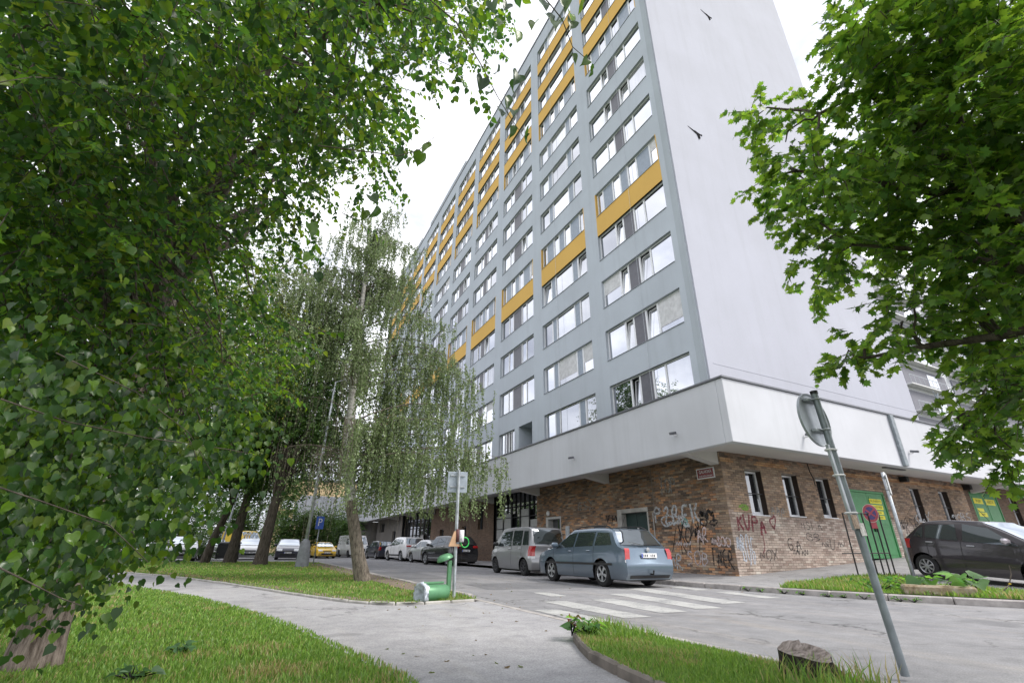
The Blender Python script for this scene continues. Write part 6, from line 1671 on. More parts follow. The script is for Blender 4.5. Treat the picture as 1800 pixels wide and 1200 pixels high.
# crown layouts (world metres): x, y, z, clump radius
LIME_CLUMPS = [(-0.98,3.94,1.37,0.49),(-0.22,4.06,2.57,0.29),(0.55,3.28,5.52,0.4),(-1.39,2.69,3.4,0.43),(-0.75,7.13,5.73,0.4),(0.58,3.42,6.7,0.4),(-3.54,7.52,4.88,0.51),(-1.0,4.63,5.83,0.56),(0.96,7.92,7.83,0.39),(-1.14,3.34,5.71,0.62),(-0.35,3.61,6.69,0.55),(-1.62,2.98,3.04,0.58),(-3.64,7.53,4.47,0.56),(-1.74,2.35,3.59,0.6),(-2.66,5.44,4.17,0.59),(-3.54,6.64,6.15,0.4),(-4.02,6.3,8.5,0.44),(-1.57,8.57,7.35,0.55),(-1.98,4.89,2.46,0.45),(-1.6,5.18,6.47,0.4),(-1.76,2.64,3.33,0.59),(-0.7,8.79,3.66,0.42),(-1.35,7.38,5.06,0.56),(-1.63,5.84,1.56,0.44),(-0.65,5.47,3.96,0.59),(-1.22,7.16,2.44,0.55),(-2.54,5.14,7.06,0.41),(-0.63,3.59,1.51,0.6),(-2.81,6.7,2.29,0.53),(-3.19,6.76,3.83,0.61),(-1.38,3.56,1.72,0.49),(-1.57,3.97,1.62,0.48),(-1.5,2.11,3.39,0.57),(-3.13,8.04,2.09,0.58),(-0.48,4.04,7.13,0.62),(-0.77,4.44,2.01,0.5),(-1.22,3.99,3.1,0.52),(-1.44,4.51,2.02,0.53),(-0.1,6.06,6.39,0.43),(-2.89,5.56,6.46,0.58),(-0.62,4.63,3.9,0.44),(-0.07,3.18,4.21,0.38),(-2.05,5.9,4.53,0.53),(-0.07,3.8,7.69,0.61),(-0.25,1.97,4.25,0.46),(-1.83,4.31,5.61,0.6),(-1.91,4.64,3.13,0.47),(-1.46,4.57,1.06,0.57),(-1.25,2.89,2.53,0.52),(-0.62,3.96,3.54,0.53),(-0.16,2.86,2.95,0.21),(-2.75,8.73,4.84,0.5),(-0.91,9.1,4.92,0.39),(-0.09,5.76,8.61,0.57),(-1.58,3.39,2.24,0.43),(-1.34,5.2,6.0,0.49),(-1.54,5.51,4.52,0.47),(-2.0,4.56,3.03,0.57),(-2.26,7.58,5.03,0.43),(0.34,5.22,10.26,0.51),(-3.67,6.22,6.23,0.62),(-2.91,7.84,4.86,0.45),(-1.07,3.94,1.61,0.46),(-2.24,6.38,7.61,0.39),(-4.09,7.28,5.32,0.44),(-1.1,3.22,5.06,0.61),(0.99,5.34,10.03,0.49),(-4.04,8.33,6.23,0.42),(1.31,4.22,8.24,0.61),(-0.96,2.94,5.39,0.49),(-0.67,4.43,1.97,0.38),(-0.85,8.28,3.44,0.54),(0.22,4.14,8.48,0.48),(-0.61,4.11,1.52,0.33),(-1.48,2.99,2.17,0.45),(-1.7,3.13,3.27,0.54),(-0.82,2.86,2.82,0.43),(-0.28,5.11,4.9,0.4),(-2.31,7.94,1.44,0.47),(0.16,6.18,9.56,0.49),(-1.49,2.35,3.5,0.38),(-3.22,7.66,6.97,0.44),(-1.27,5.33,4.07,0.47),(-2.41,8.17,4.73,0.62),(0.55,4.69,8.68,0.43),(-0.82,2.12,3.64,0.48),(-2.02,4.75,2.03,0.4),(-2.22,8.62,1.44,0.5),(-0.6,5.6,2.54,0.47),(-2.12,6.85,3.08,0.42),(-3.5,8.43,6.23,0.39),(-0.97,5.15,2.77,0.39),(-1.85,4.43,1.77,0.5),(-1.97,3.56,5.62,0.49),(-2.43,6.81,1.07,0.52),(-2.3,5.48,8.91,0.39),(-1.73,4.94,1.69,0.46),(-2.71,7.83,5.15,0.46),(-2.13,5.14,2.98,0.59),(-2.64,5.18,3.75,0.57),(-1.98,6.71,1.92,0.58),(-0.1,5.2,8.29,0.43),(-1.4,6.7,8.95,0.48),(-0.23,5.76,8.05,0.47),(-1.42,8.75,6.14,0.49),(-2.94,5.14,4.41,0.38),(-1.71,4.0,2.4,0.61),(-1.57,3.01,3.05,0.47),(-1.76,3.79,2.09,0.41),(-1.43,3.25,4.66,0.61),(-1.81,7.82,2.95,0.54),(-1.4,6.84,5.24,0.41),(-1.53,2.28,3.15,0.49),(-2.98,6.23,4.12,0.44),(-0.91,3.16,2.39,0.51),(-0.59,2.65,3.73,0.42),(-2.76,6.72,7.89,0.45),(-1.22,4.82,4.34,0.42),(-1.07,6.23,7.52,0.39),(-3.41,6.25,5.17,0.39),(-0.02,2.17,4.97,0.59),(-1.45,4.03,1.17,0.47),(-1.95,7.49,3.25,0.42),(-3.03,8.76,5.37,0.49),(-0.68,3.9,1.8,0.43),(-1.46,4.13,1.24,0.49),(-1.19,3.16,3.56,0.49),(-1.04,7.45,4.73,0.59),(-0.39,4.13,2.95,0.26),(-0.96,4.02,1.92,0.49),(-1.0,4.25,1.12,0.28),(-0.85,3.21,2.12,0.57),(-2.27,6.26,4.94,0.6),(-0.94,3.36,1.18,0.57),(-1.27,6.39,2.08,0.6),(-1.51,3.96,5.18,0.52),(-3.24,8.76,3.58,0.38),(-2.75,8.84,3.74,0.39),(-3.21,5.69,7.12,0.48),(-1.6,2.62,2.96,0.45),(-1.41,3.17,2.73,0.38),(-0.14,6.04,9.71,0.58),(-0.9,10.09,5.07,0.61),(-2.29,4.47,6.83,0.56),(-1.22,3.63,1.08,0.55),(-1.15,3.54,2.65,0.55),(-4.84,7.11,7.66,0.6),(-1.6,9.5,4.37,0.49),(-1.61,4.92,5.16,0.52),(-1.71,3.26,4.23,0.41),(-3.33,7.38,5.08,0.47),(-1.82,5.0,2.35,0.46),(-4.43,7.59,6.2,0.42),(-0.86,3.01,3.87,0.55),(0.14,6.83,7.98,0.46),(-1.39,4.21,2.4,0.58),(-2.91,5.65,5.55,0.44),(-0.99,5.84,6.83,0.57),(-3.68,7.41,7.04,0.54),(-1.89,4.94,2.24,0.56),(-1.71,4.85,1.38,0.62),(-4.3,8.86,4.79,0.61),(-1.94,5.15,8.28,0.58),(-0.44,3.44,2.15,0.6),(-1.06,3.6,4.97,0.44),(-1.96,7.14,5.27,0.58),(-3.4,7.92,3.84,0.46),(-2.03,4.32,6.17,0.41),(-0.9,5.43,9.9,0.54),(-1.77,4.56,2.9,0.49),(-1.4,5.8,9.78,0.41),(-3.05,7.19,6.74,0.49),(-1.66,8.07,4.36,0.38),(-2.71,5.63,2.84,0.47),(-1.13,4.76,7.52,0.46),(0.03,3.89,5.03,0.62),(-2.14,5.02,6.46,0.48),(0.24,3.5,7.73,0.39),(-0.84,4.94,4.45,0.39),(-1.62,3.32,4.56,0.56),(-1.26,5.55,1.46,0.62),(-1.54,3.67,2.38,0.55),(-3.64,7.84,5.95,0.44),(-2.13,5.46,7.34,0.51),(-1.6,7.49,3.29,0.59),(-0.28,2.0,3.62,0.42),(0.04,4.03,4.42,0.6),(-2.09,7.05,1.72,0.49),(0.16,3.93,7.25,0.41),(-2.4,6.96,2.36,0.5),(-2.78,7.28,1.69,0.38),(-1.16,5.13,2.91,0.48),(-1.58,4.89,1.73,0.6),(-3.81,6.41,6.15,0.43),(-3.61,7.29,5.35,0.55),(-1.03,4.73,5.14,0.45),(-1.79,5.19,3.28,0.59),(-1.3,3.88,2.74,0.38),(-0.8,3.9,1.13,0.23),(-2.0,4.63,2.37,0.43),(-0.64,4.19,2.35,0.55),(-1.9,3.33,3.51,0.53),(-1.34,7.13,2.31,0.52),(-2.17,5.39,3.06,0.53),(-2.46,4.7,6.47,0.41),(-4.86,6.93,7.83,0.55),(-0.84,3.71,3.48,0.51),(-0.58,2.18,4.13,0.44),(-1.22,8.69,3.07,0.45),(-0.12,2.54,3.81,0.49),(-1.44,4.32,1.26,0.52),(-0.86,3.58,2.31,0.41),(0.42,5.19,6.14,0.45),(-0.2,2.04,4.13,0.44),(-0.65,7.86,3.83,0.43),(-1.81,8.73,1.88,0.5),(-1.11,3.91,1.22,0.42),(-2.74,7.69,5.91,0.47),(-1.62,3.06,3.15,0.46),(-1.35,3.27,3.19,0.61),(-4.08,7.7,6.17,0.51),(-0.93,10.31,3.57,0.45),(-0.34,3.48,3.08,0.27),(-3.57,7.86,4.61,0.57),(-2.14,4.3,3.45,0.52),(-1.67,2.68,4.08,0.47),(-2.03,3.38,4.49,0.42),(-0.31,2.92,4.31,0.62),(-0.64,5.07,5.1,0.48),(-2.67,7.0,1.74,0.51),(-1.69,3.87,4.57,0.52),(-0.94,6.06,5.62,0.57),(-1.08,4.86,1.26,0.27),(-2.94,7.26,2.74,0.56),(0.47,2.1,4.21,0.52),(-0.81,4.18,5.0,0.47),(-1.12,2.54,3.39,0.52),(-1.48,3.76,3.15,0.53),(-1.15,3.95,5.17,0.54),(-1.8,5.97,2.2,0.61),(-3.2,5.63,4.81,0.6),(-3.41,6.37,7.41,0.47),(-3.72,7.1,4.29,0.55),(-3.11,5.31,7.1,0.51),(-1.57,3.62,2.84,0.52),(-1.18,5.98,7.67,0.44),(-3.84,6.75,5.74,0.57),(-0.78,4.77,2.04,0.44),(-2.15,7.03,2.43,0.56),(-0.8,6.11,6.7,0.56),(-2.54,5.87,4.11,0.56),(-1.85,2.68,3.67,0.6),(-2.37,4.89,4.75,0.5),(-3.05,6.17,5.38,0.46),(-1.08,2.25,3.39,0.52),(-1.28,6.12,3.95,0.61),(-2.02,8.36,4.78,0.51),(-0.96,6.34,3.78,0.49),(-2.03,6.46,1.76,0.61),(-3.31,6.3,7.25,0.39),(-1.27,5.32,2.46,0.44),(-2.24,7.19,2.71,0.61),(-3.82,6.16,5.96,0.45),(-2.1,4.4,6.82,0.43),(-4.12,8.81,5.32,0.47),(1.01,3.53,7.06,0.57),(-2.54,5.63,5.84,0.59),(-1.24,4.6,5.38,0.54),(-1.9,7.48,2.59,0.46),(-2.11,6.7,3.53,0.61),(-0.74,5.55,8.56,0.46),(-2.79,9.65,2.62,0.42),(-0.38,7.93,4.11,0.43),(-0.46,6.63,7.52,0.55),(-2.28,6.18,1.28,0.52),(-2.27,5.09,3.56,0.42),(-1.73,3.14,2.62,0.56),(-0.64,6.63,5.44,0.39),(-1.76,3.25,2.72,0.49),(-0.98,5.45,6.08,0.58),(-0.58,3.46,4.86,0.5),(-2.41,5.96,3.25,0.55),(-2.6,4.66,3.94,0.58),(-2.64,4.38,5.41,0.58),(-1.2,5.4,3.13,0.44),(-1.3,5.22,4.27,0.45),(-1.98,7.4,8.17,0.59),(-0.73,4.68,1.68,0.47),(-2.16,4.86,2.33,0.46),(-2.81,3.85,5.19,0.59),(-3.58,5.21,7.17,0.58),(-0.68,6.85,7.9,0.55),(-1.25,5.49,7.52,0.42),(-1.38,2.07,3.3,0.57),(-0.07,3.23,6.94,0.44),(-1.65,3.31,4.41,0.39),(-1.59,7.5,2.38,0.46),(-0.83,5.92,4.48,0.6),(-1.43,7.58,5.1,0.41),(-1.52,5.49,2.55,0.59),(-1.26,5.73,1.69,0.46),(1.33,4.74,8.42,0.46),(-1.44,3.89,1.04,0.52),(0.43,6.39,6.43,0.48),(-0.57,4.85,8.93,0.54),(-1.88,6.54,3.37,0.58),(-2.81,6.26,3.09,0.5),(-3.55,6.05,6.02,0.49),(-1.67,5.42,1.65,0.44),(-2.51,6.98,1.65,0.43),(-2.44,8.17,4.87,0.54),(-1.67,5.08,1.17,0.53),(-2.1,5.58,6.51,0.42),(-2.25,5.69,3.22,0.55),(-1.25,3.07,4.31,0.41),(-0.12,3.11,4.76,0.5),(-2.23,3.39,3.83,0.59),(-1.43,2.44,3.06,0.53),(-3.66,5.08,6.47,0.58),(-2.37,6.71,5.81,0.49),(-3.23,6.81,3.62,0.57),(-2.11,3.29,3.73,0.49),(-2.05,6.63,1.38,0.53),(-1.13,2.91,3.24,0.55),(0.16,5.28,6.38,0.48),(-2.72,4.86,4.61,0.49),(-1.47,4.03,1.75,0.44),(-0.9,6.74,3.11,0.44),(-2.62,8.91,2.31,0.49),(-1.17,3.7,2.48,0.59),(-1.01,5.45,8.62,0.57),(-0.48,4.87,7.03,0.57),(-3.81,6.61,5.08,0.39),(-1.32,3.1,1.55,0.49),(-1.71,5.64,1.91,0.55),(-1.23,6.3,4.96,0.45),(-2.96,4.62,5.73,0.44),(-3.64,9.53,3.77,0.51),(-1.48,3.65,3.91,0.45),(0.61,4.95,9.44,0.57),(0.1,4.36,8.09,0.52),(-1.69,4.32,4.61,0.62),(-2.53,6.87,1.66,0.59),(-3.35,5.89,6.37,0.38),(1.62,4.53,8.61,0.33),(0.06,1.66,4.09,0.55),(0.21,2.76,5.0,0.52),(-3.06,7.7,4.74,0.53),(-0.92,2.15,3.68,0.47),(-2.58,8.35,5.53,0.56),(-0.74,2.79,4.32,0.41),(-3.35,6.73,4.02,0.39),(-2.4,9.91,3.02,0.42),(-0.58,5.03,4.84,0.48),(-2.7,7.89,7.31,0.57),(-0.44,4.02,5.31,0.57),(-2.89,5.25,5.74,0.52),(-1.74,3.71,3.56,0.57),(-1.83,3.62,4.04,0.43),(0.15,4.93,4.84,0.28),(-0.81,3.61,3.77,0.53),(-1.94,6.26,6.64,0.59),(-1.4,9.0,1.74,0.28),(0.04,2.36,4.05,0.41),(-3.46,6.72,4.82,0.59),(-3.1,4.93,5.96,0.51),(-0.41,3.05,3.76,0.43),(-3.77,8.3,4.83,0.48),(-2.09,6.23,2.35,0.46),(-0.28,2.43,4.25,0.54),(-1.68,4.79,2.47,0.48),(-0.68,2.83,3.76,0.47),(-4.24,7.86,6.59,0.52),(-2.88,4.91,4.49,0.41),(-1.24,7.27,4.86,0.58),(-0.99,3.59,4.65,0.44),(-1.96,8.84,1.54,0.47),(0.8,4.4,7.63,0.58),(-1.33,3.77,2.91,0.52),(0.17,4.06,4.83,0.45),(-0.27,3.94,8.09,0.41),(-0.92,3.5,2.08,0.41),(-2.92,5.67,3.56,0.41),(-0.37,2.31,3.48,0.54),(-2.31,6.7,1.44,0.46),(0.38,6.38,7.32,0.42),(-1.58,8.57,7.26,0.56),(-1.9,5.83,5.82,0.51),(-2.78,6.38,6.79,0.48),(-2.63,5.63,3.87,0.5),(-1.9,5.36,5.88,0.5),(1.06,2.67,6.45,0.61),(-1.17,3.35,5.58,0.6),(-0.63,4.75,1.93,0.38),(-1.8,4.04,2.79,0.44),(0.81,2.56,5.77,0.45),(-2.63,7.82,6.47,0.49),(0.75,2.82,5.76,0.58),(-0.99,4.06,3.3,0.6),(-1.53,2.64,3.68,0.48),(0.18,8.05,8.26,0.56),(-1.08,3.63,6.19,0.62),(-1.16,4.96,5.46,0.39),(-0.37,4.41,2.26,0.32),(-1.78,6.82,3.52,0.55),(-1.61,4.16,3.8,0.57),(0.03,2.43,5.43,0.49),(-3.49,8.88,4.2,0.51),(-1.86,9.94,3.47,0.5),(-2.42,6.31,6.45,0.52),(-3.05,7.88,1.93,0.45),(1.41,4.87,8.61,0.43),(-4.25,5.99,8.06,0.42),(-0.58,6.59,6.85,0.38),(0.37,1.74,4.34,0.54),(-2.01,4.98,2.12,0.45),(-1.47,4.58,1.76,0.6),(-1.36,3.7,1.24,0.48),(-1.94,9.7,2.81,0.52),(-2.24,5.54,5.67,0.41),(-2.84,7.97,2.87,0.42),(-1.17,6.06,8.2,0.5),(-1.91,6.6,5.74,0.62),(-0.61,6.28,7.79,0.56),(-2.98,9.06,4.93,0.42),(-0.48,5.69,5.82,0.42),(-0.36,9.56,3.8,0.44),(-1.81,4.11,3.21,0.59),(-1.06,3.45,1.75,0.5),(-1.34,6.21,3.06,0.52),(-0.28,8.47,3.86,0.45),(-1.67,4.9,1.33,0.62),(-1.05,4.99,5.09,0.49),(-1.42,4.84,2.58,0.44),(-0.01,3.57,6.73,0.53),(0.22,2.72,4.28,0.42),(-0.77,7.55,4.15,0.48),(-1.07,2.15,3.5,0.6),(-1.47,4.87,4.84,0.46),(-1.28,7.74,3.83,0.4),(-2.67,5.03,4.19,0.49),(-4.45,8.81,4.62,0.56),(-1.69,4.0,2.8,0.56),(-1.2,4.52,3.76,0.45),(-1.64,4.41,1.25,0.48),(-0.87,5.67,8.45,0.56),(-1.37,5.99,5.4,0.43),(-0.43,7.33,3.48,0.48),(-3.51,8.89,2.92,0.44),(-0.24,3.3,3.39,0.57),(-3.41,6.0,4.98,0.53),(-1.38,6.57,1.6,0.5),(-2.65,4.3,5.07,0.51),(-0.52,4.5,4.6,0.58),(1.51,5.04,7.99,0.25),(-2.49,5.14,3.79,0.38),(-4.14,7.79,5.18,0.48),(0.01,2.53,4.95,0.39),(-1.83,6.67,1.47,0.46),(-2.34,6.26,6.38,0.51),(-1.8,4.77,1.87,0.44),(-1.39,5.77,3.32,0.58),(-2.88,6.19,3.13,0.43),(-4.05,6.27,6.02,0.5),(-1.93,8.1,3.66,0.42),(-2.88,4.65,5.66,0.61),(-1.7,3.67,3.67,0.41),(0.27,3.55,4.65,0.41),(-3.45,9.42,3.53,0.56),(0.25,4.69,6.08,0.49),(-2.27,7.16,1.31,0.53),(-2.16,4.68,7.63,0.51),(-0.69,7.39,8.94,0.59),(0.34,5.03,6.52,0.52),(0.06,2.96,3.84,0.47),(-1.43,3.28,2.2,0.46),(-0.38,2.01,4.25,0.57),(-1.24,3.85,1.57,0.58),(-4.28,9.46,4.4,0.6),(0.46,2.34,4.97,0.48),(-1.66,3.18,3.09,0.58),(-3.51,6.64,6.75,0.48),(-3.25,6.39,6.24,0.55),(0.14,5.31,5.86,0.61),(-2.09,4.3,4.38,0.59),(-1.63,3.13,2.43,0.5),(-0.88,4.39,4.73,0.49),(0.29,4.16,7.43,0.55),(-0.42,3.68,1.59,0.24),(-0.83,4.5,2.25,0.42),(0.5,4.93,5.91,0.26),(-0.57,3.15,6.16,0.41),(0.33,4.91,9.91,0.54),(-0.85,7.31,5.21,0.61),(-0.3,2.65,4.61,0.53),(-0.04,2.8,3.86,0.59),(1.28,3.38,6.29,0.22),(-3.13,4.94,5.78,0.57),(-3.1,6.08,5.49,0.44),(-1.75,7.25,7.72,0.5),(-1.5,4.35,2.5,0.39),(-0.36,3.77,4.58,0.61),(-2.24,8.38,1.39,0.45),(-0.98,9.05,6.13,0.52),(-1.35,5.06,6.28,0.44),(-1.92,3.61,4.46,0.43),(-3.57,8.35,2.81,0.57),(-2.42,7.85,7.33,0.47),(-1.79,4.38,6.55,0.44),(-1.77,5.96,2.09,0.51),(-1.02,6.41,2.93,0.44),(-2.76,5.47,4.81,0.41),(-2.53,6.92,1.32,0.6),(-0.38,2.63,4.91,0.58),(-0.96,3.96,6.61,0.55),(-0.44,3.86,4.17,0.56),(-3.95,8.07,4.03,0.59),(-1.84,3.46,2.65,0.5),(-3.86,8.51,3.41,0.44),(0.62,6.55,7.13,0.3),(-1.8,2.91,10.91,0.66),(0.44,2.94,9.31,0.69),(-4.65,3.5,9.0,0.63),(-4.86,5.45,9.16,0.61),(-2.44,4.89,10.96,0.77),(-1.18,1.13,3.34,0.7),(-2.61,3.86,2.47,0.79),(-4.23,4.68,10.47,0.56),(0.1,1.69,7.26,0.57),(0.7,1.17,7.01,0.73),(-5.46,6.04,6.44,0.56),(-1.48,2.72,6.93,0.58),(-4.36,4.41,3.34,0.6),(-3.37,4.63,3.73,0.59),(-5.86,6.83,7.28,0.68),(-4.07,3.38,4.1,0.71),(-0.34,1.52,8.76,0.54),(-3.46,2.17,5.12,0.76),(-5.84,5.86,6.28,0.74),(-5.14,4.49,8.15,0.79),(-0.77,0.72,7.63,0.76),(-5.63,5.07,3.86,0.63),(-2.4,2.08,5.93,0.6),(-3.35,2.27,7.7,0.76),(-4.1,3.74,4.79,0.69),(-3.39,3.55,5.4,0.56),(-1.06,2.51,7.83,0.54),(-2.96,4.16,9.3,0.77),(-4.54,4.27,3.28,0.57),(-1.58,0.85,7.13,0.62),(-1.68,4.41,10.78,0.61),(-5.31,4.91,5.58,0.63),(-2.99,3.34,2.65,0.6),(-5.43,5.06,2.68,0.74),(0.45,3.42,10.91,0.66),(-4.03,4.41,9.16,0.73)]
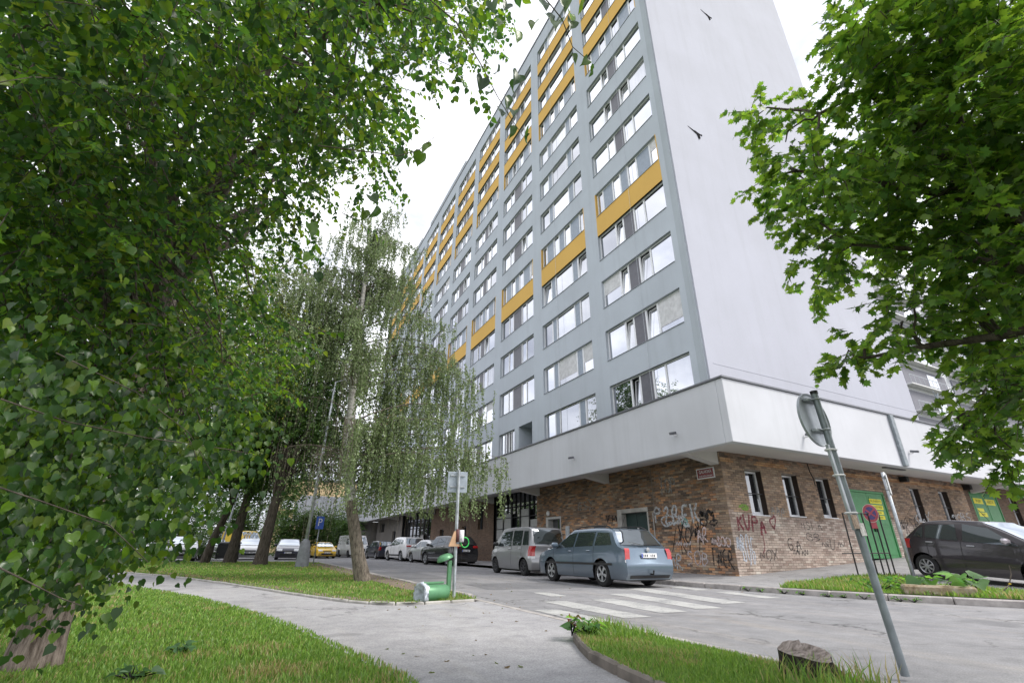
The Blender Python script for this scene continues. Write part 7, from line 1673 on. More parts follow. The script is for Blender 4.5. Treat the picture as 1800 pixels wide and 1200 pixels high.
LIME_NEAR = [(0.438,1.126,2.46,1.0),(0.496,1.103,2.512,1.0),(0.543,1.114,2.486,1.0),(0.545,1.045,2.446,1.0),(0.497,1.168,2.47,1.0),(0.549,1.16,2.469,1.0),(0.531,1.192,2.422,1.0),(0.622,1.25,2.443,1.0),(0.606,1.194,2.456,1.0),(0.638,1.155,2.348,1.0),(0.647,1.184,2.327,1.0),(0.54,0.908,2.55,1.0),(0.571,0.891,2.593,1.0),(0.614,0.883,2.568,1.0),(0.647,0.841,2.546,1.0),(0.668,0.883,2.659,1.0),(0.713,0.939,2.543,1.0),(0.746,0.892,2.48,1.0),(0.769,0.904,2.468,1.0),(0.537,0.88,2.623,1.0),(0.602,0.812,2.584,1.0),(0.657,0.795,2.603,1.0),(0.406,0.989,2.685,1.0),(0.436,0.919,2.593,1.0),(0.218,1.478,2.323,1.0),(0.278,1.424,2.261,1.0),(0.32,1.442,2.323,1.0),(0.343,1.39,2.321,1.0),(0.512,1.01,2.626,1.0),(0.455,0.99,2.606,1.0),(0.163,1.6,2.164,1.0),(0.19,1.596,2.12,1.0),(0.153,1.625,2.107,1.0),(-0.005,1.749,1.914,1.0),(0.028,1.78,1.863,1.0),(-0.037,1.657,1.991,1.0),(-1.043,2.682,1.624,0.0),(-1.019,3.421,0.661,0.0),(-1.034,2.889,1.6,0.0),(-1.072,3.317,1.308,0.0),(-0.299,2.923,1.503,0.0),(-0.55,2.415,0.939,0.0),(-0.251,2.529,1.253,0.0),(-0.212,2.552,1.348,0.0),(-0.868,2.367,1.463,0.0),(-0.844,2.239,1.469,0.0),(-0.466,2.01,0.971,0.0),(-0.634,2.162,0.991,0.0),(-0.911,3.358,1.083,0.0),(-0.727,2.336,0.813,0.0),(-0.644,2.102,1.042,0.0),(-0.557,2.565,1.014,0.0),(-0.489,2.667,1.191,0.0),(-0.603,2.457,0.958,0.0),(-0.831,2.661,0.696,0.0),(-0.746,1.875,1.316,0.0),(-0.525,2.226,0.736,0.0),(-1.321,3.041,1.762,0.0),(-0.428,3.438,1.317,0.0),(-0.949,2.437,1.281,0.0),(-0.705,2.763,0.998,0.0),(-0.454,2.435,0.821,0.0),(-0.628,2.636,0.8,0.0),(-0.841,3.025,1.311,0.0),(-0.581,2.105,1.381,0.0),(-1.003,3.106,0.781,0.0),(-1.187,3.092,1.435,0.0),(-0.201,2.664,1.287,0.0),(-0.643,2.105,1.384,0.0),(-1.089,2.926,1.593,0.0),(-0.717,3.202,1.39,0.0),(-0.56,2.922,1.477,0.0),(-0.651,3.355,1.315,0.0),(-0.318,2.196,1.319,0.0),(-1.025,3.227,0.88,0.0),(-0.739,2.11,1.02,0.0),(-1.038,3.333,0.877,0.0),(-0.632,2.416,0.959,0.0),(-0.728,3.13,1.306,0.0),(-0.429,2.963,0.938,0.0),(-0.994,3.342,1.132,0.0),(-0.827,2.284,1.35,0.0),(-0.991,2.842,1.031,0.0),(-0.503,3.109,1.193,0.0),(-0.579,2.562,1.12,0.0),(-0.878,3.094,1.5,0.0),(-0.372,2.392,1.052,0.0),(-0.208,2.315,1.246,0.0),(-1.096,3.34,1.151,0.0),(-0.892,3.282,1.513,0.0),(-0.44,2.407,1.008,0.0),(-0.827,1.962,1.338,0.0),(-0.484,2.65,0.908,0.0),(-0.962,2.804,0.989,0.0),(-0.715,2.112,1.049,0.0),(-1.113,3.394,1.227,0.0),(-0.644,2.083,1.292,0.0),(-1.033,2.834,1.61,0.0),(-0.717,3.294,0.904,0.0),(-0.853,2.062,1.353,0.0),(-0.545,2.869,0.852,0.0),(-0.851,2.917,1.593,0.0),(-0.621,2.124,1.407,0.0),(-0.631,2.775,1.453,0.0),(-1.08,2.901,1.301,0.0),(-0.581,2.473,1.153,0.0),(-0.804,1.951,1.442,0.0),(-0.967,2.328,1.382,0.0),(-0.826,3.465,0.704,0.0),(-1.055,3.042,1.327,0.0),(-0.644,1.938,0.982,0.0),(-0.284,2.264,1.156,0.0),(-0.923,3.189,1.222,0.0),(-0.218,2.625,1.351,0.0),(-0.736,2.282,1.165,0.0),(-0.671,2.174,1.02,0.0),(-0.116,2.405,1.232,0.0),(-0.721,2.254,0.96,0.0),(-0.405,3.297,1.026,0.0),(-0.513,2.26,1.143,0.0),(-0.678,2.669,0.707,0.0),(-0.922,3.092,0.871,0.0),(-1.107,2.559,1.622,0.0),(-0.713,3.028,0.676,0.0),(-0.805,1.863,1.41,0.0),(-0.723,2.449,1.402,0.0),(-1.161,3.371,0.929,0.0),(-0.404,3.559,1.225,0.0),(-0.61,2.848,0.904,0.0),(-0.535,2.393,1.096,0.0),(-0.522,2.05,1.127,0.0),(-0.268,2.84,1.172,0.0),(-0.873,2.396,1.052,0.0),(-0.779,2.045,1.14,0.0),(-0.606,2.148,0.69,0.0),(-0.321,3.266,1.445,0.0),(-0.686,2.068,1.385,0.0),(-0.654,2.173,0.845,0.0),(-1.008,3.179,1.63,0.0),(-0.474,2.117,0.859,0.0),(-0.258,2.767,1.311,0.0),(-0.783,2.098,1.075,0.0),(-0.539,2.812,1.185,0.0),(-0.249,3.209,1.449,0.0),(-0.861,2.495,1.372,0.0),(-0.238,2.345,1.352,0.0),(-0.849,2.288,1.186,0.0),(-0.413,2.31,0.939,0.0),(-0.558,3.406,1.397,0.0),(-0.552,2.618,1.216,0.0),(-0.89,2.283,1.259,0.0),(-0.552,2.423,0.915,0.0),(-0.717,2.57,0.73,0.0),(-0.807,3.231,0.618,0.0),(-0.162,3.15,1.477,0.0),(-1.044,3.283,1.165,0.0),(-0.39,2.231,1.046,0.0),(-0.688,3.202,0.96,0.0),(-0.511,2.664,0.834,0.0),(-0.782,2.954,0.902,0.0),(-0.342,2.549,0.955,0.0),(-0.848,3.442,1.072,0.0),(-0.862,2.143,1.529,0.0),(-0.481,2.614,1.381,0.0),(-0.574,2.267,0.955,0.0),(-0.688,3.468,1.092,0.0),(-0.303,2.083,1.025,0.0),(-0.867,2.299,1.22,0.0),(-0.6,2.594,1.239,0.0),(-0.79,2.054,1.384,0.0),(-1.139,3.294,1.487,0.0),(-1.134,3.262,1.767,0.0),(-0.373,2.409,0.898,0.0),(-0.938,2.805,1.356,0.0),(-0.65,2.64,0.846,0.0),(-1.087,3.312,1.056,0.0),(-0.843,2.571,1.132,0.0),(-0.482,2.225,1.386,0.0),(-0.948,2.792,1.142,0.0),(-0.341,2.562,1.156,0.0),(-0.873,3.269,0.794,0.0),(-0.55,3.258,1.46,0.0),(-0.989,2.843,1.099,0.0),(-0.318,2.526,0.992,0.0),(-0.829,3.111,0.998,0.0),(-0.667,2.187,0.952,0.0),(-0.757,1.997,1.125,0.0),(-0.307,2.076,1.001,0.0),(-0.671,2.167,0.887,0.0),(-0.775,2.213,1.004,0.0),(-0.673,2.504,1.12,0.0),(-0.753,1.983,1.166,0.0),(-0.684,2.787,1.55,0.0),(-0.827,3.081,1.512,0.0),(-1.093,3.073,1.31,0.0),(-0.382,2.648,0.911,0.0),(-0.932,3.1,1.08,0.0),(-0.581,2.888,1.379,0.0),(-1.138,3.333,1.522,0.0),(-1.062,3.209,0.779,0.0),(-0.718,3.048,1.325,0.0),(-1.015,2.736,1.524,0.0),(-0.445,1.996,0.866,0.0),(-0.69,2.013,1.386,0.0),(-0.528,2.306,0.716,0.0),(-1.106,3.286,1.16,0.0),(-0.754,1.844,1.268,0.0),(-0.82,2.183,1.444,0.0),(-0.458,2.087,1.311,0.0),(-0.602,2.402,1.305,0.0),(-0.89,2.365,1.307,0.0),(-0.693,3.083,1.379,0.0),(-0.656,2.036,1.107,0.0),(-0.188,2.987,1.49,0.0),(-0.588,1.872,1.337,0.0),(-0.649,2.497,1.415,0.0),(-0.801,2.299,1.26,0.0),(-0.463,2.544,1.345,0.0),(-0.626,2.506,0.86,0.0),(-0.164,3.108,1.329,0.0),(-0.975,2.933,1.365,0.0),(-0.581,2.334,1.047,0.0),(-0.847,3.386,1.112,0.0),(-0.857,3.123,0.658,0.0),(-0.837,2.69,1.155,0.0),(-1.219,3.024,1.672,0.0),(-0.665,2.267,0.877,0.0),(-0.661,2.524,1.132,0.0),(-0.198,3.364,1.453,0.0),(-0.624,2.042,0.817,0.0),(-1.159,3.234,1.348,0.0),(-0.341,2.368,1.194,0.0),(-0.449,2.219,1.083,0.0),(-0.351,2.374,1.271,0.0),(-1.155,2.897,1.623,0.0),(-0.168,2.264,1.149,0.0),(-0.86,2.562,0.87,0.0),(-0.278,1.999,1.202,0.0),(-0.724,2.923,1.09,0.0),(-0.684,2.493,0.777,0.0),(-0.935,2.405,1.365,0.0),(-0.747,2.843,1.067,0.0),(-0.425,2.636,1.35,0.0),(-0.714,2.434,1.145,0.0),(-1.035,3.285,0.985,0.0),(-1.129,3.283,1.227,0.0),(-0.919,2.402,1.271,0.0),(-0.951,2.606,1.079,0.0),(-0.295,2.933,1.187,0.0),(-0.827,2.954,0.889,0.0),(-0.655,2.385,1.183,0.0),(-0.789,2.661,1.15,0.0),(-0.294,2.628,1.151,0.0),(-0.898,3.191,0.612,0.0),(-0.656,2.102,1.056,0.0),(-0.778,2.906,1.476,0.0),(-0.489,2.551,0.94,0.0),(-0.421,2.102,0.955,0.0),(-1.001,3.09,1.321,0.0),(-0.809,3.262,1.421,0.0),(-0.476,1.998,0.793,0.0),(-0.834,2.183,1.269,0.0),(-0.88,3.3,1.235,0.0),(-0.928,2.925,1.36,0.0),(-0.801,2.417,1.069,0.0),(-0.253,2.2,1.064,0.0),(-0.841,2.282,1.267,0.0),(-0.491,1.987,0.899,0.0),(-0.932,2.136,1.51,0.0),(-0.833,2.588,1.155,0.0),(-1.102,3.089,1.581,0.0),(-0.382,3.315,1.25,0.0),(-0.9,3.088,0.61,0.0),(-0.711,2.604,1.015,0.0),(-0.147,3.215,1.344,0.0),(-0.639,3.371,0.923,0.0),(-0.642,2.506,1.261,0.0),(-0.599,2.32,1.033,0.0),(-0.399,2.534,1.134,0.0),(-0.832,2.842,0.753,0.0),(-0.698,3.49,0.791,0.0),(-0.55,3.508,1.054,0.0),(-0.267,2.197,1.309,0.0),(-0.632,2.733,1.483,0.0),(-0.658,1.994,1.259,0.0),(-1.066,2.999,1.157,0.0),(-0.358,2.001,0.86,0.0),(-0.842,3.174,1.084,0.0),(-0.809,2.653,0.932,0.0),(-0.545,2.867,1.202,0.0),(-0.504,2.529,0.852,0.0),(-0.605,2.806,1.337,0.0),(-0.959,2.775,1.114,0.0),(-0.484,2.377,1.122,0.0),(-0.728,1.796,1.417,0.0),(-0.934,3.189,1.307,0.0),(-0.429,2.715,1.157,0.0),(-0.947,3.04,1.072,0.0),(-0.489,2.18,0.804,0.0),(-0.386,3.249,1.354,0.0)]
LIME_TWIGS = [[(0.05,1.02,2.66),(0.3,1.06,2.61),(0.44,1.13,2.54),(0.52,1.17,2.48),(0.59,1.2,2.44),(0.66,1.22,2.39)],[(0.4,0.81,2.67),(0.52,0.84,2.62),(0.62,0.86,2.58),(0.69,0.9,2.53),(0.76,0.9,2.5)],[(-0.06,1.51,2.26),(0.1,1.49,2.29),(0.23,1.46,2.3),(0.3,1.42,2.33),(0.34,1.37,2.37)],[(-0.79,2.01,1.3),(-0.63,2.07,1.26),(-0.41,2.13,1.24),(-0.15,2.17,1.23),(-0.06,2.17,1.22)],[(-0.74,1.96,1.05),(-0.59,2.01,1.0),(-0.42,2.06,0.94),(-0.29,2.08,0.83)],[(-0.65,1.89,0.85),(-0.54,1.92,0.79),(-0.45,1.94,0.74),(-0.4,1.95,0.72)],[(-0.8,2.27,1.55),(-0.54,2.37,1.46),(-0.33,2.44,1.33),(-0.19,2.48,1.15)]]
MAPLE_CLUMPS = [(3.82,1.65,4.57,0.29),(3.87,2.09,4.13,0.24),(3.44,1.76,4.59,0.12),(3.48,1.63,4.14,0.2),(3.59,0.89,4.25,0.37),(3.85,0.94,4.25,0.38),(4.25,0.66,4.88,0.43),(3.73,0.71,4.39,0.39),(3.95,0.45,4.06,0.36),(4.1,0.41,4.28,0.37),(3.62,1.01,4.83,0.17),(3.1,0.75,4.24,0.16),(3.21,1.31,3.42,0.31),(3.97,1.78,3.98,0.4),(3.6,1.09,3.57,0.38),(4.47,1.3,4.21,0.46),(4.77,1.01,4.33,0.48),(3.76,0.68,3.59,0.37),(4.54,0.71,3.67,0.41),(4.6,0.63,3.72,0.41),(3.86,1.87,3.59,0.21),(3.67,1.72,3.13,0.24),(4.48,2.24,3.3,0.15),(4.13,1.61,3.33,0.36),(4.57,1.65,3.69,0.4),(5.03,1.5,3.69,0.51),(4.1,1.14,3.29,0.41),(4.1,0.94,2.84,0.38),(4.58,1.13,3.23,0.43),(5.0,0.87,3.37,0.41),(4.73,0.8,3.06,0.38),(4.29,1.84,2.49,0.24),(4.42,2.12,2.41,0.13),(4.39,1.54,2.68,0.29),(3.93,1.46,2.42,0.26),(4.61,1.31,2.6,0.31),(4.66,1.29,2.47,0.31),(5.35,1.26,2.59,0.38),(4.86,1.19,2.6,0.36),(4.94,1.37,2.15,0.2),(4.29,1.18,1.9,0.23),(4.76,1.4,1.97,0.26),(4.79,1.65,1.74,0.11),(4.52,1.48,1.64,0.18),(4.65,1.36,1.55,0.17),(5.01,1.48,1.92,0.18),(4.95,0.51,3.81,0.53),(4.29,0.42,3.45,0.46),(5.64,0.87,3.02,0.57),(4.31,0.66,2.63,0.44),(4.3,0.96,1.77,0.32),(4.27,0.97,1.88,0.32),(4.9,0.22,4.66,0.54),(3.82,0.28,3.76,0.43),(4.04,0.32,4.99,0.48),(3.4,0.31,4.44,0.41),(3.94,0.53,5.42,0.43),(3.58,0.44,5.02,0.38),(5.21,0.45,3.3,0.64),(5.51,0.37,3.55,0.67)]
MAPLE_LIMBS = [[(4.29,0.64,2.41),(4.35,0.74,3.01),(4.33,0.92,3.42),(4.3,0.8,3.88),(4.12,0.67,4.31)],[(4.35,0.74,3.01),(4.42,0.99,3.43),(4.34,1.23,3.67),(4.06,1.55,3.91),(3.75,1.74,4.03)],[(4.29,0.64,2.41),(4.35,0.89,2.7),(4.33,1.25,3.05),(4.07,1.64,3.27)],[(4.34,0.72,2.22),(4.45,1.12,2.29),(4.4,1.56,2.36),(4.35,1.94,2.39)],[(4.33,0.92,3.42),(4.1,0.96,3.93),(3.75,1.08,4.32),(3.57,1.36,4.25)],[(4.3,0.8,1.94),(4.45,1.13,1.87),(4.49,1.42,1.79)]]
# ================================================================== vegetation
def _heart(side, fold=.34):
    """heart-shaped leaf with a drawn-out tip, folded along the midrib"""
    L_ = [(-x, y, fold * x - .12 * y * y) for x, y in side]; R2 = [(x, y, fold * x - .12 * y * y) for x, y in side]
    mid = [(0, .06, 0), (0, .5, -.03), (0, 1.14, -.16)]
    V = mid + L_ + R2; n = len(side); F = []
    for s0, fl in ((3, False), (3 + n, True)):
        for i in range(n - 1):
            m_ = 0 if i < n // 2 else 1
            F.append((m_, s0 + i + 1, s0 + i) if not fl else (m_, s0 + i, s0 + i + 1))
            if i == n // 2 - 1: F.append((0, 1, s0 + i + 1) if not fl else (0, s0 + i + 1, 1))
        F.append((1, 2, s0 + n - 1) if not fl else (1, s0 + n - 1, 2))
    return np.array(V), np.array(F)
T_LIME = _heart([(.22, -.03), (.47, .18), (.46, .52), (.18, .88)])
T_LIME_HI = _heart([(.10, .0), (.26, -.05), (.42, .06), (.50, .26), (.48, .48), (.38, .68), (.22, .86), (.08, .98)], .55)
_mo = [(0, 0), (.20, -.05), (.50, .04), (.38, .20), (.72, .44), (.42, .46), (.46, .76), (.20, .64), (0, 1.05)]
_mo = _mo + [(-x, y) for x, y in _mo[-2:0:-1]]
T_MAPLE = (np.array([(0, .38, 0.0)] + [(x, y, .10 * abs(x) - .12 * max(0, y - .5)) for x, y in _mo]), np.array([(0, 1 + i, 1 + (i + 1) % len(_mo)) for i in range(len(_mo))]))
T_DIA = (np.array([(0, 0, 0), (.38, .42, .08), (0, 1.0, -.05), (-.38, .42, .08)]), np.array([(0, 1, 2), (0, 2, 3)]))

def orient(tip, nrm):
    tip = tip / np.linalg.norm(tip, axis=1, keepdims=True)
    nrm = nrm - tip * (nrm * tip).sum(1, keepdims=True)
    nrm = nrm / np.maximum(np.linalg.norm(nrm, axis=1, keepdims=True), 1e-6)
    x = np.cross(tip, nrm)
    return np.stack([x, tip, nrm], 2)

def leaves(name, T, posn, tip, nrm, size, cols, mt, parent, smooth=True):
    V0, F0 = T
    n = len(posn); k = len(V0)
    Rm = orient(tip, nrm)
    V = np.einsum('nij,kj->nki', Rm, V0) * size[:, None, None] + posn[:, None, :]
    F = (F0[None] + (np.arange(n) * k)[:, None, None]).reshape(-1, 3)
    me = raw_mesh(name, V.reshape(-1, 3), F, mt, np.repeat(cols, k, 0), smooth)
    o = bpy.data.objects.new(name, me)
    return link(o, parent)

def pal(rg, n, base, spread=.25, alt=None, p_alt=0.0):
    c = np.array(base)[rg.integers(0, len(base), n)] * (1 + rg.uniform(-spread, spread, (n, 1)))
    if alt is not None:
        k = rg.random(n) < p_alt
        c[k] = np.array(alt) * (1 + rg.uniform(-spread, spread, (k.sum(), 1)))
    return c

def clump_leaves(rg, clumps, per_m3, size, droop, lo=30, hi=140, twl=.42, per_tw=9):
    """leaves strung on short twigs inside each clump; returns arrays and twig segments"""
    Ps, Ts, Ns, Ss, segs = [], [], [], [], []
    for c in clumps:
        ctr = np.array(c[:3]); r = c[3] if len(c) == 4 else np.array(c[3:6])
        vol = float(np.prod(np.broadcast_to(r, 3))) * 4.19
        n = int(min(hi, max(lo, per_m3 * vol))); nt_ = max(2, n // per_tw)
        v = rg.normal(size=(nt_, 3)); v /= np.linalg.norm(v, axis=1, keepdims=True)
        p0 = ctr + v * r * (rg.random((nt_, 1)) ** .45) * .95
        dirs = v * np.array([1, 1, .5]) + rg.normal(size=(nt_, 3)) * .5 + np.array([0, 0, -droop * .6]); dirs /= np.linalg.norm(dirs, axis=1, keepdims=True)
        for a, d in zip(p0, dirs):
            m_ = per_tw
            t = np.linspace(.08, 1, m_)[:, None]
            ln = twl * rg.uniform(.6, 1.2)
            q = a + d * t * ln + np.array([0, 0, -1]) * (t ** 2) * droop * .25 * ln
            side = np.cross(d, [0, 0, 1.0]); side /= (np.linalg.norm(side) + 1e-6)
            sg = np.where(np.arange(m_) % 2, 1, -1)[:, None]
            tp = d * .55 + side * sg * .8 + np.array([0, 0, -droop]) + rg.normal(size=(m_, 3)) * .35
            nm = np.array([0, 0, 1.0]) + rg.normal(size=(m_, 3)) * .45 + d * .2
            Ps.append(q); Ts.append(tp); Ns.append(nm); Ss.append(size * rg.uniform(.65, 1.25, m_)); segs.append((a, a + d * ln * .5, q[-1]))
    return np.concatenate(Ps), np.concatenate(Ts), np.concatenate(Ns), np.concatenate(Ss), segs

def curve3(a, b_, sag=0.0, n=6, wob=.0, rr=None):
    a, b_ = Vector(a), Vector(b_); out = []
    for i in range(n + 1):
        t = i / n; q = a.lerp(b_, t); q.z += sag * math.sin(math.pi * t)
        if rr and 0 < i < n: q += Vector((rr.uniform(-wob, wob), rr.uniform(-wob, wob), rr.uniform(-wob, wob)))
        out.append(q)
    return out

def trunk_mesh(pts, radii, n=14, rough=.05, seed=0, flare=.0):
    """tapered, slightly fluted trunk"""
    mb = MB(); P = []
    rr = random.Random(seed); ph = [rr.uniform(0, 6.28) for _ in range(4)]
    # resample
    pts = [Vector(q) for q in pts]
    fine = []
    for i in range(len(pts) - 1):
        for k in range(5):
            t = k / 5; fine.append((pts[i].lerp(pts[i + 1], t), radii[i] + (radii[i + 1] - radii[i]) * t))
    fine.append((pts[-1], radii[-1]))
    for i, (q, r) in enumerate(fine):
        row = []
        for k in range(n + 1):
            a = 2 * math.pi * (k % n) / n
            f = 1 + rough * math.sin(3 * a + ph[0] + i * .1) + rough * .7 * math.sin(5 * a + ph[1] - i * .15) + rr.uniform(-.02, .02) * (k < n)
            if flare: f += flare * max(0, 1 - i / 4) * (.5 + .5 * math.sin(4 * a + ph[2]))
            row.append((q.x + r * f * math.cos(a), q.y + r * f * math.sin(a), q.z))
        row[-1] = row[0]
        P.append(row)
    mb.grid(P)
    return mb

# ------------------------------------------------------------------ the near lime
LIME = [(.062, .132, .026), (.088, .17, .030), (.036, .082, .026), (.135, .22, .034), (.050, .112, .032)]
rg = np.random.default_rng(5); rr = random.Random(5)
M['lime_near'] = leaf_mat('lime_leaf_near', 0.42, 0.27)
limeA = tag(empty('lime_tree', (-1.32, 5.5, 0)), 'big lime tree in the foreground filling the left side', 'tree')
limeA.location = (0, 0, 0)
fork = Vector((-1.35, 5.65, 3.6))
tb_ = trunk_mesh([(-1.33, 5.52, -.05), (-1.33, 5.53, .35), (-1.35, 5.58, 1.4), fork], [.185, .155, .14, .13], 26, .04, 3, flare=.10)
tb_.obj('trunk', M['bark_near'], limeA, smooth=True)
# ragged brown shoots at the foot
limbs = MB(); anchors = []
for k in range(26):
    a = 2 * math.pi * k / 26 + rr.uniform(-.2, .2); el = rr.uniform(.25, 1.2)
    ln = rr.uniform(2.8, 4.6)
    e = fork + Vector((math.cos(a) * math.cos(el), math.sin(a) * math.cos(el), math.sin(el))) * ln
    if e.x > .6 or min((Vector(c[:3]) - e).length for c in LIME_CLUMPS) > .9: continue
    s0 = Vector((-1.35, 5.62, rr.uniform(2.0, 3.6)))
    c_ = curve3(s0, e, .35, 7, .10, rr)
    limbs.tube(c_, list(np.linspace(.065, .02, 8)), 7); anchors += [tuple(q) for q in c_[2:]]
limbs.tube([fork, fork + Vector((.1, .1, 2.5)), fork + Vector((-.1, 0, 5.5)), fork + Vector((0, .1, 7.5))], [.15, .11, .06, .02], 9)
anchors += [tuple(fork + Vector((.0, .05, h))) for h in (1, 2, 3, 4, 5, 6, 7)]
AN = np.array(anchors)
for c in LIME_CLUMPS:
    q = np.array(c[:3]); k = int(np.argmin(((AN - q) ** 2).sum(1) + (AN[:, 2] > q[2] + 1.5) * 4))
    limbs.tube(curve3(AN[k], q, .15, 4, .06, rr), list(np.linspace(.014, .004, 5)), 4, cap=False)
Pp, Tt, Nn, Ss, segs = clump_leaves(rg, LIME_CLUMPS, 420, .044, .55, 70, 250, .32, 11)
for a, m_, e in segs[::2]: limbs.tube([a, m_, e], [.004, .003, .0015], 3, cap=False)
for tw in LIME_TWIGS: limbs.tube(tw, list(np.linspace(.0028, .0012, len(tw))), 5)
limbs.obj('branches', M['bark'], limeA, smooth=True)
# no leaf right in front of the lens
dc = np.linalg.norm(Pp - np.array([0, 0, .88]), axis=1); kp = dc > 2.3
Pp, Tt, Nn, Ss = Pp[kp], Tt[kp], Nn[kp], Ss[kp]
crownA = leaves('crown', T_LIME, Pp, Tt, Nn, Ss, pal(rg, len(Pp), LIME, .3, (.14, .19, .035), .08), M['lime_leaf'], limeA)
crownA['kind'] = 'stuff'
variants = []
for k in range(16):
    c = np.array(LIME[k % 5]) * rg.uniform(.75, 1.2)
    c = c * .66
    if k in (7, 15): c = np.array((.10, .18, .025))
    V = T_LIME_HI[0].copy(); V[:, 2] += .22 * rg.uniform(-1.2, .6) * V[:, 1] ** 2 + .25 * rg.uniform(-1, 1) * V[:, 0] * V[:, 1] + .05 * np.sin(V[:, 1] * 9 + k); V[:, 0] *= rg.uniform(.82, 1.1)
    variants.append(raw_mesh('leaf', V, T_LIME_HI[1], M['lime_near'], np.repeat(c[None], len(V), 0), False))
for i, (x, y, z, top_) in enumerate(LIME_NEAR):
    o = bpy.data.objects.new('leaf', variants[int(rg.integers(0, 16))]); link(o, crownA)
    tip = np.array([[rg.normal() * .45, rg.normal() * .45, -1.0]]); nm = np.array([[rg.normal() * .6, -1.0 + rg.normal() * .6, .55 + rg.normal() * .3]])
    Rm = orient(tip, nm)[0]; s_ = rg.uniform(.036, .060) * (1.0 if top_ else .66)
    o.matrix_local = Matrix.Translation((x, y, z + s_ * .4)) @ Matrix(Rm.tolist()).to_4x4() @ Matrix.Scale(s_, 4)
# fill of hanging leaves behind those
hang = np.array([q[:3] for q in LIME_NEAR[36:]])
hp = np.repeat(hang, 26, 0) + rg.normal(size=(len(hang) * 26, 3)) * np.array([.12, .12, .08]); far = (hp - np.array([0, 0, .88])); hp = np.array([0, 0, .88]) + far * rg.uniform(1.05, 1.7, (len(hp), 1))
hp = hp[hp[:, 2] > .35]
n = len(hp)
o = leaves('hanging_foliage', T_LIME, hp, np.stack([rg.normal(size=n) * .5, rg.normal(size=n) * .5, -np.ones(n)], 1), np.stack([rg.normal(size=n) * .6, -1 + rg.normal(size=n) * .6, .5 + rg.normal(size=n) * .3], 1), rg.uniform(.022, .042, n), pal(rg, n, LIME, .35, (.16, .22, .04), .05) * .75, M['lime_leaf'], limeA)
o['kind'] = 'stuff'

# ------------------------------------------------------------------ maple on the right
MAPLE = [(.10, .19, .034), (.135, .23, .04), (.07, .145, .034), (.165, .255, .046)]
mapT = tag(empty('maple_tree', (0, 0, 0)), 'maple tree reaching in from the right edge', 'tree')
trunk_mesh([(3.35, -1.3, -.05), (3.36, -1.28, .4), (3.5, -1.1, 1.7), (3.75, -.7, 2.6)], [.26, .2, .17, .15], 18, .05, 6, flare=.1).obj('trunk', M['bark'], mapT, smooth=True)
mb = MB()
for l in MAPLE_LIMBS:
    r0 = .085 if l is MAPLE_LIMBS[0] else .05
    pts = l
    if l[0] not in (MAPLE_LIMBS[0][1], MAPLE_LIMBS[0][2]): pts = [(3.75, -.7, 2.55)] + l
    mb.tube(pts, list(np.linspace(r0, .012, len(pts))), 8)
mb.tube([(3.75, -.7, 2.55), (4.0, -.9, 4.5), (4.2, -.6, 7)], [.12, .08, .03], 8)
LA = np.array([q for l in MAPLE_LIMBS for q in l])
for c in MAPLE_CLUMPS:
    q = np.array(c[:3]); k = int(np.argmin(((LA - q) ** 2).sum(1)))
    mb.tube(curve3(LA[k], q, .08, 4, .04, rr), list(np.linspace(.014, .005, 5)), 4, cap=False)
ex = []
for k in range(12):
    a = rr.uniform(0, 6.28); e_ = Vector((4.2 + 2.4 * math.cos(a), -1.4 + 2.0 * math.sin(a), rr.uniform(3.2, 7.5)))
    if e_.y < .1: ex.append((e_.x, e_.y, e_.z, rr.uniform(.4, .7)))
Pp, Tt, Nn, Ss, segs = clump_leaves(rg, MAPLE_CLUMPS + ex, 2000, .058, .45, 150, 850, .22, 8)
for a, m_, e in segs: mb.tube([a, m_, e], [.004, .003, .0015], 3, cap=False)
mb.obj('branches', M['bark'], mapT, smooth=True)
dcm = np.linalg.norm(Pp - np.array([0, 0, .88]), axis=1); kp = dcm > 3.2
Pp, Tt, Nn, Ss = Pp[kp], Tt[kp], Nn[kp], Ss[kp]
# the leaves nearest the lens inside the frame become single pieces
Fw, Rt, Up = np.array(_F), np.array(_R2), np.array(_U2)
rel = Pp - np.array([0, 0, .88]); dz = rel @ Fw
inview = (dz > .5) & (np.abs(rel @ Rt) / np.maximum(dz, .1) < 1.09) & (np.abs(rel @ Up) / np.maximum(dz, .1) < .73)
idx = np.where(inview)[0]; idx = idx[np.argsort(dz[idx])][:220]
rest = np.ones(len(Pp), bool); rest[idx] = False
cr = leaves('crown', T_MAPLE, Pp[rest], Tt[rest], Nn[rest], Ss[rest], pal(rg, int(rest.sum()), MAPLE, .28), M['maple_leaf'], mapT, False)
cr['kind'] = 'stuff'
variants = []
for k in range(6):
    c = np.array(MAPLE[k % 4]) * rg.uniform(.8, 1.2); V = T_MAPLE[0].copy(); V[:, 2] += .1 * rg.uniform(-1, 1) * V[:, 1] ** 2
    variants.append(raw_mesh('leaf', V, T_MAPLE[1], M['maple_leaf'], np.repeat(c[None], len(V), 0), False))
Rm = orient(Tt[idx], Nn[idx])
for j, i in enumerate(idx):
    o = bpy.data.objects.new('leaf', variants[j % 6]); link(o, cr)
    o.matrix_local = Matrix.Translation(Pp[i].tolist()) @ Matrix(Rm[j].tolist()).to_4x4() @ Matrix.Scale(float(Ss[i]), 4)

